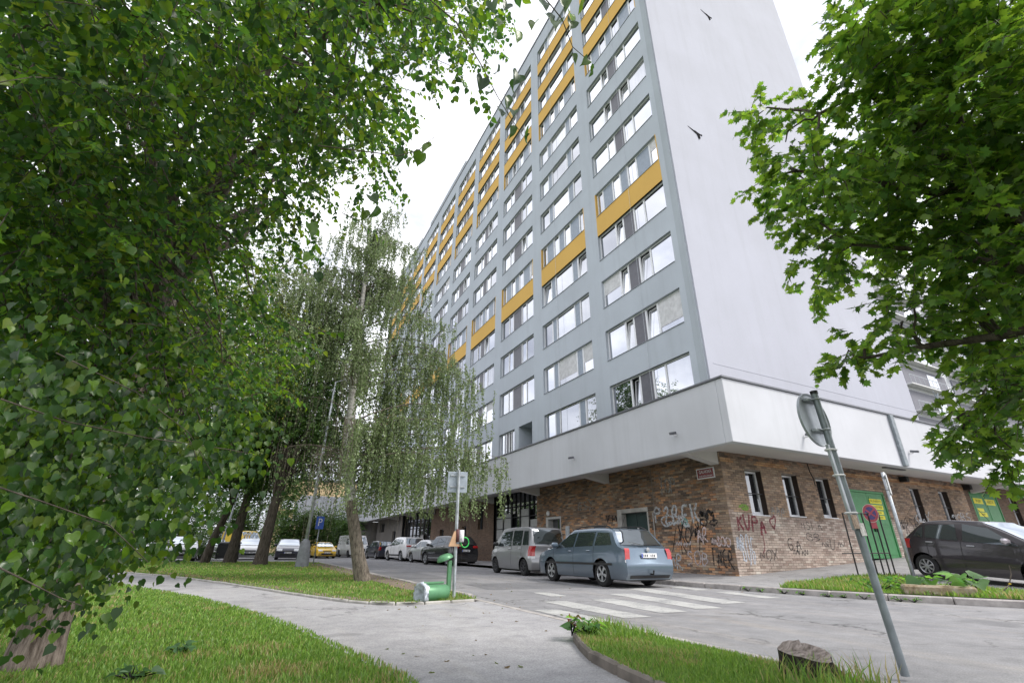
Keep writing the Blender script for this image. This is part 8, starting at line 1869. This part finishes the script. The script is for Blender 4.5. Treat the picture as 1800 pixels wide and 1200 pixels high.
# ------------------------------------------------------------------ birch
BIR = [(.185, .245, .11), (.16, .215, .095), (.215, .28, .13), (.135, .185, .085)]
bir = tag(empty('birch_tree', (0, 0, 0)), 'weeping birch with leaning trunk between the lawn and the street', 'tree')
bt = [(2.97, 14.72, -.05), (2.72, 14.72, .7), (2.32, 14.7, 2.1), (2.05, 14.7, 3.7), (1.93, 14.7, 5.2), (1.84, 14.7, 6.6), (1.78, 14.7, 9.1), (1.9, 14.7, 11.4)]
br_ = [.235, .185, .155, .135, .12, .10, .065, .025]
trunk_mesh(bt[:3], br_[:3], 16, .05, 9, flare=.12).obj('trunk', M['birch_bark_low'], bir, smooth=True)
trunk_mesh(bt[2:], br_[2:], 14, .03, 10).obj('trunk', M['birch_bark'], bir, smooth=True)
mb = MB(); strands = []
rb2 = random.Random(31); BA = []
def on_trunk(z):
    for (a, c) in zip(bt, bt[1:]):
        if a[2] <= z <= c[2]: return Vector(a).lerp(Vector(c), (z - a[2]) / (c[2] - a[2]))
    return Vector(bt[-1])
spec = []
for k in range(34):
    z = rb2.uniform(2.6, 11.0); a = rb2.uniform(0, 6.283)
    ln = rb2.uniform(1.2, 2.6) * (1.25 - .075 * z); spec.append((z, a, max(.5, ln), rb2.uniform(.5, 1.1)))
spec += [(2.9, -.1, 4.9, 1.5), (3.6, .1, 4.4, 2.0), (4.3, -.2, 4.1, 2.4), (2.6, .25, 4.2, 1.1), (5.2, .05, 3.9, 2.6), (6.0, -.15, 3.4, 2.4), (3.9, -.45, 3.6, 1.7), (4.8, .4, 3.2, 2.3), (6.8, .15, 3.6, 2.2), (7.4, -.2, 3.0, 2.2), (5.6, -.05, 4.4, 2.4), (6.4, .1, 4.0, 2.6), (8.2, .1, 2.4, 2.0), (8.8, -.5, 1.8, 1.8), (8.6, 3.2, 2.2, 2.0), (7.6, 2.8, 2.4, 1.9), (7.9, 3.5, 2.6, 2.2), (6.9, 3.0, 2.5, 1.7), (9.0, 2.9, 1.7, 1.9), (6.4, 3.6, 2.4, 1.5), (9.4, .2, 1.6, 1.7), (8.9, 1.2, 1.6, 1.5)] + [(9.0 + .22 * k_, k_ * 2.4, 2.3 - .11 * k_, 1.9) for k_ in range(11)] + [(7.2, 3.3, 2.9, 2.6), (8.0, 2.7, 2.8, 2.6), (3.2, 3.1, 1.9, 1.1), (4.6, 3.0, 1.8, 1.2), (5.8, 3.3, 1.7, 1.2), (2.9, -.9, 3.0, 1.3), (3.3, -.25, 4.6, 1.2)]
for z, a, ln, rise in spec:
    s0 = on_trunk(z); d = Vector((math.cos(a), math.sin(a), 0))
    pts = []
    for i in range(8):
        t = i / 7
        q = s0 + d * ln * t + Vector((rb2.uniform(-.05, .05), rb2.uniform(-.05, .05), rise * .8 * (1.5 * t - 1.3 * t * t)))
        pts.append(q)
    mb.tube(pts, list(np.linspace(.012 + .005 * ln, .004, 8)), 6)
    for t in np.linspace(.22, 1, int(8 + ln * 9)):
        i = min(6, int(t * 7)); q = pts[i].lerp(pts[i + 1], t * 7 - i)
        for _ in range(2):
            off = Vector((rb2.gauss(0, .16), rb2.gauss(0, .16), rb2.uniform(-.05, .15)))
            
            if rb2.random() < (.66 if z < 7 else .9): strands.append((q + off, (.3 + 2.1 * rb2.random() ** 1.6) * (1 if z < 8 else .6)))
for z in np.linspace(8.5, 11.6, 26):
    q = on_trunk(z) + Vector((rb2.gauss(0, .5), rb2.gauss(0, .5), rb2.uniform(-.2, .5))); strands.append((q, rb2.uniform(.5, 1.1)))
Pl, Tl, Nl, Sl = [], [], [], []
for q, ln in strands:
    sw = np.array([rb2.gauss(0, .08), rb2.gauss(0, .08)])
    n = int(ln * 44) + 12
    t = np.sort(rg.random(n)) * ln
    pp_ = np.stack([q.x + sw[0] * t + rg.normal(size=n) * .025, q.y + sw[1] * t + rg.normal(size=n) * .025, q.z - t], 1)
    Pl.append(pp_); Tl.append(np.stack([rg.normal(size=n) * .6, rg.normal(size=n) * .6, -np.ones(n)], 1)); Nl.append(rg.normal(size=(n, 3))); Sl.append(rg.uniform(.045, .075, n))
    mb.tube([q, (q.x + sw[0] * ln * .5, q.y + sw[1] * ln * .5, q.z - ln * .5), (q.x + sw[0] * ln, q.y + sw[1] * ln, q.z - ln)], [.005, .0035, .002], 3, cap=False)
mb.obj('branches', M['birch_bark_low'], bir, smooth=True)
Pl = np.concatenate(Pl); kp = (Pl[:, 2] > 1.75) & ~((Pl[:, 0] < 1.9) & (Pl[:, 2] < 5.6) & (rg.random(len(Pl)) < .93)) & ~((Pl[:, 2] > 8.2) & (rg.random(len(Pl)) < .20))
Tl, Nl, Sl = np.concatenate(Tl)[kp], np.concatenate(Nl)[kp], np.concatenate(Sl)[kp]; Pl = Pl[kp]
o = leaves('crown', T_DIA, Pl, Tl, Nl, Sl, pal(rg, len(Pl), BIR, .3), M['birch_leaf'], bir); o['kind'] = 'stuff'

# ------------------------------------------------------------------ middle-distance and far trees
def broadleaf(name, label, base, trunk, clumps, n_per, size, pal_, seed, group=None, r0=.2, limbs_=6, top=None, mt='far_leaf', alt=None, palt=0):
    rg_ = np.random.default_rng(seed); rr_ = random.Random(seed)
    t = tag(empty(name, (0, 0, 0)), label, 'tree', group)
    pts = [(x, y, z) for x, y, z in trunk]
    trunk_mesh(pts, list(np.linspace(r0, r0 * .5, len(pts))), 12, .05, seed, flare=.15).obj('trunk', M['bark'], t, smooth=True)
    mb_ = MB(); fk = Vector(pts[-1])
    for c in clumps[::3]:
        st_ = Vector(pts[-2]).lerp(fk, rr_.random())
        mb_.tube(curve3(st_, c[:3], .3, 5, .12, rr_), list(np.linspace(r0 * .26, .012, 6)), 5, cap=False)
    mb_.obj('branches', M['bark'], t, smooth=True)
    Ps, Ts, Ns, Ss_, _ = clump_leaves(rg_, clumps, 60, size, .5, n_per, n_per, size * 6, 9)
    keep = Ps[:, 2] > .3
    o_ = leaves('crown', T_DIA, Ps[keep], Ts[keep], Ns[keep], Ss_[keep], pal(rg_, int(keep.sum()), pal_, .3, alt, palt), M[mt], t); o_['kind'] = 'stuff'
    return t
def crown_clumps(c, r, n, cr_, seed, zmin=2.5):
    q = random.Random(seed); out = []
    while len(out) < n:
        v = Vector((q.gauss(0, 1), q.gauss(0, 1), q.gauss(0, 1))).normalized() * (q.random() ** .4)
        p_ = (c[0] + v.x * r[0], c[1] + v.y * r[1], c[2] + v.z * r[2])
        if p_[2] > zmin: out.append((*p_, cr_ * q.uniform(.75, 1.25)))
    return out
DK = [(.06, .12, .028), (.078, .145, .032), (.098, .17, .036), (.046, .095, .028)]
broadleaf('lime_tree', 'mature lime with thick forked trunk behind the mid lawn', 0, [(.6, 29.3, -.05), (.62, 29.3, .5), (.72, 29.3, 2.4), (.95, 29.3, 5.5)], crown_clumps((.9, 29.3, 8.4), (3.8, 3.4, 5.6), 76, .95, 1, 3.2), 440, .17, DK, 41, 'park limes', .36)
broadleaf('lime_tree', 'dark straight-trunked lime beside the white hatchback', 0, [(-.85, 33.3, -.05), (-.8, 33.3, 1.0), (-.7, 33.2, 3.0), (-.5, 33.2, 5.5)], crown_clumps((-.8, 33.2, 8.6), (3.6, 3.4, 5.4), 66, .95, 2, 3.6), 420, .17, DK, 42, 'park limes', .33)
broadleaf('lime_tree', 'slim dark lime trunk leaning right by the round bush', 0, [(-2.1, 33.6, -.05), (-1.95, 33.6, 1.2), (-1.5, 33.6, 3.0), (-1.2, 33.6, 5.2)], crown_clumps((-2.4, 33.6, 8.6), (3.4, 3.2, 5.2), 60, .95, 3, 3.6), 420, .17, DK, 43, 'park limes', .24)
broadleaf('lime_tree', 'lime trunk half hidden by the nearest hanging leaves', 0, [(-5.3, 31.2, -.05), (-5.25, 31.2, 1.0), (-5.2, 31.2, 3.0), (-5.1, 31.2, 5.5)], crown_clumps((-5.4, 31.2, 9.5), (3.6, 3.6, 5.2), 50, 1.0, 4, 4.0), 420, .17, DK, 44, 'park limes', .3)
YG = [(.075, .125, .022), (.10, .15, .025), (.055, .10, .02), (.13, .17, .03)]
broadleaf('lime_tree', 'yellow-green flowering lime left of the birch', 0, [(-3.4, 15.5, -.05), (-3.4, 15.5, 1.2), (-3.2, 15.4, 2.8), (-2.6, 15.2, 4.2)], crown_clumps((-2.1, 15.3, 6.9), (2.7, 2.6, 3.5), 80, .62, 6, 3.2), 380, .075, YG, 46, None, .22, alt=(.26, .26, .05), palt=.16)
for k, (x, y, h, ds) in enumerate(((-6.4, 20.5, 13, 'tall lime behind the nearest lime, left of the path'), (-10.5, 14.5, 14, 'tall lime standing at the left edge of the lawn'), (-11.5, 25.5, 14, 'tall lime between the lawn and the car park'), (-16.5, 20, 15, 'outermost tall lime at the left'))):
    broadleaf('lime_tree', ds, 0, [(x, y, -.05), (x, y, 1.2), (x + .1, y, 3.2), (x + .1, y, 5.5)], crown_clumps((x, y, h * .6), (3.6, 3.6, h * .42), 56, .95, 20 + k, 2.6), 380, .095, DK, 60 + k, 'park limes', .26)
# belt of trees behind the car park
fb = random.Random(12)
belt = [(-46, 84, 15), (-38, 80, 13), (-31, 82, 16), (-24.5, 78, 13.5), (-18.5, 80, 15), (-13, 76, 13), (-8.5, 79, 15.5), (-4, 74, 12.5), (0.2, 77, 14), (3.4, 72, 11.5), (-21, 66, 10), (-28, 62, 10.5), (-15.5, 64, 9.5)]
desc = ['at the far left edge', 'second from the far left', 'third from the far left', 'behind the blue car', 'taller than its neighbours', 'behind the white car', 'behind the second row of cars', 'behind the delivery van', 'above the delivery van', 'left of the ochre block', 'low and bushy behind the cars', 'low and wide at left', 'low and round behind the cars']
for k, ((x, y, h), ds) in enumerate(zip(belt, desc)):
    broadleaf('park_tree', 'green tree in the far belt, ' + ds, 0, [(x, y, -.05), (x, y, h * .2), (x + .2, y, h * .45)], crown_clumps((x, y, h * .58), (h * .30, h * .28, h * .42), 34, h * .085, 50 + k, 1.0), 110, .22, [DK, [(.05, .10, .02), (.065, .125, .025)], DK + YG[:1]][k % 3], 70 + k, 'trees behind the car park', .25)
def bush(label, c, r, n, cr_, size, pal_, seed, n_per=120, name='bush', cat='bush', grp=None):
    rg_ = np.random.default_rng(seed); t = tag(empty(name, (0, 0, 0)), label, cat, grp)
    cl = crown_clumps(c, r, n, cr_, seed, .15)
    mb_ = MB()
    for q in cl[::2]: mb_.tube([(c[0] + (q[0] - c[0]) * .2, c[1] + (q[1] - c[1]) * .2, 0), ((c[0] + q[0]) / 2, (c[1] + q[1]) / 2, q[2] * .5), q[:3]], [.03, .02, .008], 4, cap=False)
    mb_.obj('stems', M['bark'], t)
    Ps, Ts, Ns, Ss_, _ = clump_leaves(rg_, cl, 60, size, .2, n_per, n_per, size * 5, 8)
    keep = Ps[:, 2] > .05
    o_ = leaves('foliage', T_DIA, Ps[keep], Ts[keep], Ns[keep], Ss_[keep], pal(rg_, int(keep.sum()), pal_, .3), M['far_leaf'], t); o_['kind'] = 'stuff'
BG = [(.05, .105, .024), (.068, .13, .028), (.088, .155, .034)]
bush('round green bush right of the silver hatchback', (-2.9, 41.6, 1.0), (1.0, 1.0, 1.1), 22, .42, .10, BG, 91)
for k, (x, y, w, h, ds) in enumerate(((3.0, 52.5, 2.1, 4.4, 'left end of the tall hedge behind the yellow coupe'), (5.8, 53.4, 2.1, 4.7, 'middle of the tall hedge behind the yellow coupe'), (8.4, 58.2, 2.1, 4.9, 'right end of the tall hedge behind the white van'))):
    bush(ds, (x, y, h * .5), (w, 1.3, h * .52), 40, .68, .17, BG, 95 + k, 230, 'hedge', 'hedge', 'hedge behind the cars')

for k, (x, ds) in enumerate(((-19, 'left end of the shrub belt behind the car park'), (-14.5, 'second clump of the shrub belt behind the car park'), (-10, 'third clump of the shrub belt behind the car park'), (-5.5, 'fourth clump of the shrub belt behind the car park'), (-1.2, 'right end of the shrub belt behind the car park'))):
    bush(ds, (x, 60.5, 2.6), (2.9, 1.5, 2.9), 40, .85, .2, BG, 110 + k, 220, 'shrub', 'shrub', 'shrub belt behind the car park')

# ------------------------------------------------------------------ grass
def in_poly(px, py, poly):
    c = np.zeros(len(px), bool); j = len(poly) - 1
    for i in range(len(poly)):
        (xi, yi), (xj, yj) = poly[i], poly[j]
        cond = ((yi > py) != (yj > py)) & (px < (xj - xi) * (py - yi) / ((yj - yi) if yj != yi else 1e-9) + xi)
        c ^= cond; j = i
    return c
GR = [(.145, .265, .048), (.18, .305, .058), (.225, .325, .075), (.115, .215, .042)]
def grass(name, poly, box, n, h, z, seed, straw=.15, wbase=.0015, far=.03, edge=None, dens=None, zf=None):
    rg_ = np.random.default_rng(seed)
    # more blades near the lens
    N_ = n * 6
    x = rg_.uniform(box[0], box[1], N_); y = rg_.uniform(box[2], box[3], N_)
    d = np.hypot(x, y)
    k = in_poly(x, y, poly) & (rg_.random(N_) < np.clip((3.2 / np.maximum(d, 1.0)) ** 1.35, 0, 1))
    if dens is not None: k &= rg_.random(N_) < dens(x, y)
    x, y, d = x[k][:n], y[k][:n], d[k][:n]
    n = len(x)
    pn = np.array([mnoise.noise((a * .55, b_ * .55, seed)) for a, b_ in zip(x, y)])
    pn2 = np.array([mnoise.noise((a * 1.9, b_ * 1.9, seed + 9)) for a, b_ in zip(x, y)])
    H = h * rg_.uniform(.45, 1.25, n) * (1 + .35 * pn) * (1 + .2 * pn2)
    W = (wbase + .0007 * d) * rg_.uniform(.7, 1.4, n)
    a = rg_.uniform(0, 6.283, n); lean = rg_.uniform(.1, .75, n); la = rg_.uniform(0, 6.283, n)
    px_, py_ = np.cos(a) * W, np.sin(a) * W
    lx, ly = np.cos(la) * lean * H, np.sin(la) * lean * H
    zz = np.full(n, z) if zf is None else zf(x, y)
    V = np.empty((n, 5, 3))
    V[:, 0] = np.stack([x - px_, y - py_, zz], 1); V[:, 1] = np.stack([x + px_, y + py_, zz], 1)
    V[:, 2] = np.stack([x + px_ * .7 + lx * .35, y + py_ * .7 + ly * .35, zz + H * .6], 1); V[:, 3] = np.stack([x - px_ * .7 + lx * .35, y - py_ * .7 + ly * .35, zz + H * .6], 1)
    V[:, 4] = np.stack([x + lx, y + ly, zz + H], 1)
    T = np.array([(0, 1, 2), (0, 2, 3), (3, 2, 4)])
    F = (T[None] + (np.arange(n) * 5)[:, None, None]).reshape(-1, 3)
    c = pal(rg_, n, GR, .25)
    ps = np.clip(straw + .75 * pn2 - .2 + .45 * pn, 0.02, .9); s_ = rg_.random(n) < ps
    c[s_] = np.array((.34, .29, .135)) * (1 + rg_.uniform(-.25, .25, (s_.sum(), 1)))
    o_ = bpy.data.objects.new(name, raw_mesh(name, V.reshape(-1, 3), F, M['grass'], np.repeat(c, 5, 0)))
    COL.objects.link(o_)
    return o_
tag(grass('grass', [(x + (.07 if x > -8 else 0), y) for x, y in lawn_left_poly], (-9, 1.2, 1.2, 19), 190000, .042, .03, 3, .24, dens=lambda x, y: np.clip((np.hypot(x + 1.33, y - 5.5) - .16) * 5, .1, 1)), 'short green grass of the left foreground lawn', 'grass', kind='stuff')
tag(grass('grass', lawn_mid_poly, (-14, 3.92, 8.7, 35.6), 120000, .05, .045, 4, .34, dens=lambda x, y: np.where((x > 3.2) & (y > 11), .12, 1.0)), 'patchy drying grass of the lawn beyond the path', 'grass', kind='stuff')
tag(grass('grass', isl_poly, (2.5, 3.92, 1.0, 5.3), 52000, .05, .05, 6, .26), 'grass of the kerbed island at the bottom right', 'grass', kind='stuff')
patch_poly = ccw([(11.15, 8.1), (11.45, 7.3), (11.9, 6.0), (12.5, 4.8), (13.4, 3.4), (14.6, 3.3), (14.9, 4.9), (14.9, 6.6), (15.2, 7.6), (16.8, 8.15), (16.6, 8.75), (15.5, 9.05), (14.0, 8.9), (12.4, 8.75)])
mb = MB(); mb.add([(x, y, slope_z(x, y) + .012) for x, y in patch_poly] + [(13.6, 6.6, slope_z(13.6, 6.6) + .012)], [(i, (i + 1) % len(patch_poly), len(patch_poly)) for i in range(len(patch_poly))]); tag(mb.obj('lawn', M['lawn']), kind='structure')
tag(grass('grass', patch_poly, (11, 17, 3, 9.2), 26000, .10, .12, 7, .3, zf=lambda x, y: .11 + np.maximum(0, .03 + .0565 * (x - 13.2)) * np.clip((y - 5) / 5.5, 0, 1) + .01, wbase=.002), 'straggly grass patch beside the dark grey hatchback', 'grass', kind='stuff')
# taller seed-headed stalks round the stump
tag(grass('tall_grass', ccw([(3.2, 2.1), (3.93, 2.1), (3.93, 2.62), (3.2, 2.62)]), (3.2, 3.95, 2.1, 2.65), 420, .17, .05, 8, .45), 'taller seeding grass around the charred stump', 'grass', kind='stuff')
tag(grass('tall_grass', ccw([(3.3, 4.3), (3.93, 4.3), (3.93, 5.3), (3.4, 5.0)]), (3.2, 3.95, 4.2, 5.3), 800, .13, .05, 9, .3), 'taller grass tuft on the rounded island tip', 'grass', kind='stuff')

# ------------------------------------------------------------------ broad-leaved weeds
T_BROAD = (T_LIME[0] * np.array([1.15, 1, 1.6]), T_LIME[1])
def weed(label, c, n, size, seed, cols, name='weed', spread=.3, hgt=.2):
    rg_ = np.random.default_rng(seed); t = tag(empty(name, c), label, 'weed')
    vs = []
    for k in range(3):
        V = T_BROAD[0].copy(); V[:, 2] += .25 * rg_.uniform(-1, .2) * V[:, 1] ** 2
        vs.append(raw_mesh('leaf', V, T_BROAD[1], M['maple_leaf'], np.repeat((np.array(cols[k % len(cols)]))[None], len(V), 0)))
    st_ = MB()
    for i in range(n):
        a = rg_.uniform(0, 6.283); r = spread * rg_.random() ** .6; q = np.array([math.cos(a) * r, math.sin(a) * r, hgt * rg_.uniform(.35, 1.0)])
        o_ = bpy.data.objects.new('leaf', vs[i % 3]); link(o_, t)
        Rm = orient(np.array([[math.cos(a), math.sin(a), rg_.uniform(-.3, .5)]]), np.array([[rg_.normal() * .3, rg_.normal() * .3, 1.0]]))[0]
        o_.matrix_local = Matrix.Translation(q.tolist()) @ Matrix(Rm.tolist()).to_4x4() @ Matrix.Scale(float(size * rg_.uniform(.6, 1.2)), 4)
        st_.tube([(0, 0, 0), tuple(q * .6), tuple(q)], [.006, .005, .003], 4, cap=False)
    st_.obj('stems', M['lime_leaf'], t)
WG = [(.09, .20, .045), (.12, .24, .05), (.07, .16, .05)]
for i, (x, y, n, s_, sp_, h_, lb) in enumerate(((12.75, 5.75, 16, .26, .45, .30, 'big-leaved burdock weed just behind the concrete block'), (13.3, 5.3, 14, .28, .4, .34, 'largest pale burdock clump at the right end of the block'), (13.1, 6.3, 20, .14, .5, .28, 'leafy weed behind the left end of the concrete block'), (12.3, 6.6, 22, .10, .45, .22, 'small-leaved weed left of the concrete block'), (14.5, 6.9, 16, .12, .4, .24, 'leafy weed at the foot of the slim steel post'))):
    weed(lb, (x, y, slope_z(x, y)), n, s_, 200 + i, WG if i != 1 else [(.12, .22, .08), (.10, .20, .07)], spread=sp_, hgt=h_)
weed('low rosette weed on the rounded island tip', (3.35, 4.75, .05), 18, .11, 210, WG, spread=.18, hgt=.14)
weed('reddish dry weed beside the island edging', (3.2, 4.85, .05), 7, .06, 211, [(.20, .07, .03), (.14, .10, .03)], spread=.07, hgt=.18)
weed('flat rosette weed in the left lawn', (-.35, 5.6, .03), 14, .08, 212, [(.10, .19, .09)], spread=.12, hgt=.07)
# fallen twig with dry leaves lying in the near lawn
weed('small fallen lime sprig lying in the left lawn', (-.55, 4.6, .05), 12, .07, 213, [(.06, .12, .05), (.16, .24, .15)], spread=.16, hgt=.05)
for k in range(9):
    x = 10.9 + rr.uniform(-.02, .05) + k * .13; y = 8.9 - k * .42 + rr.uniform(-.15, .15)
    weed('sprig of weeds growing from the kerb joint, number %s from the crossing' % ['first', 'second', 'third', 'fourth', 'fifth', 'sixth', 'seventh', 'eighth', 'ninth'][k], (ek_at(y) - .09, y, 0), 9, .055, 220 + k, WG, spread=.12, hgt=.09)
# yellow dandelion flowers beside the block
dd = tag(empty('dandelion', (13.6, 4.6, slope_z(13.6, 4.6))), 'yellow dandelion flowers right of the concrete block', 'flower')
for k in range(5):
    x, y = rr.uniform(-.25, .25), rr.uniform(-.25, .25); h_ = rr.uniform(.14, .3)
    q = MB(); q.tube([(x, y, 0), (x + .02, y, h_)], .003, 4); q.obj('stalk', M['lime_leaf'], dd)
    q = MB(); q.lathe([(.0, .012), (.02, .008), (.026, 0), (.0, -.01)], 10, Matrix.Translation((x + .02, y, h_))); q.obj('flower_head', bpy.data.materials.get('dandelion_yellow') or plain('dandelion_yellow', (.75, .5, .02), .7), dd)
# bare bent twig by the car
q = MB(); q.tube([(13.55, 4.95, .2), (13.75, 4.9, .3), (13.9, 4.85, .5), (13.95, 4.85, .66), (14.05, 4.8, .62)], [.012, .012, .010, .008, .005], 5); tag(q.obj('dry_twig', M['bark']), 'bare bent twig rising in front of the dark grey hatchback', 'twig')
# dry leaves and crumbs blown onto the path and the road
fp = []
while len(fp) < 90:
    y = rr.uniform(2.2, 14)
    x = rr.uniform(1.25, 2.5) if y < 5 else (rr.uniform(.9, 3.8) if y < 9 else rr.uniform(4.2, 10.6))
    if rr.random() < .45: x, y = rr.choice([(4.15 + rr.random() * .2, y), (10.55 + rr.random() * .2, rr.uniform(8, 14))])
    fp.append((x, y, .007))
fp = np.array(fp); n = len(fp)
o = leaves('fallen_leaves', T_LIME, fp, np.stack([rg.normal(size=n), rg.normal(size=n), rg.normal(size=n) * .15], 1), np.stack([rg.normal(size=n) * .25, rg.normal(size=n) * .25, np.ones(n)], 1), rg.uniform(.02, .05, n), pal(rg, n, [(.20, .14, .06), (.15, .11, .05), (.12, .15, .05)], .3), M['lime_leaf'], None)
tag(o, 'scattered dry leaves on the footpath and along the kerbs', 'leaf litter', kind='stuff')
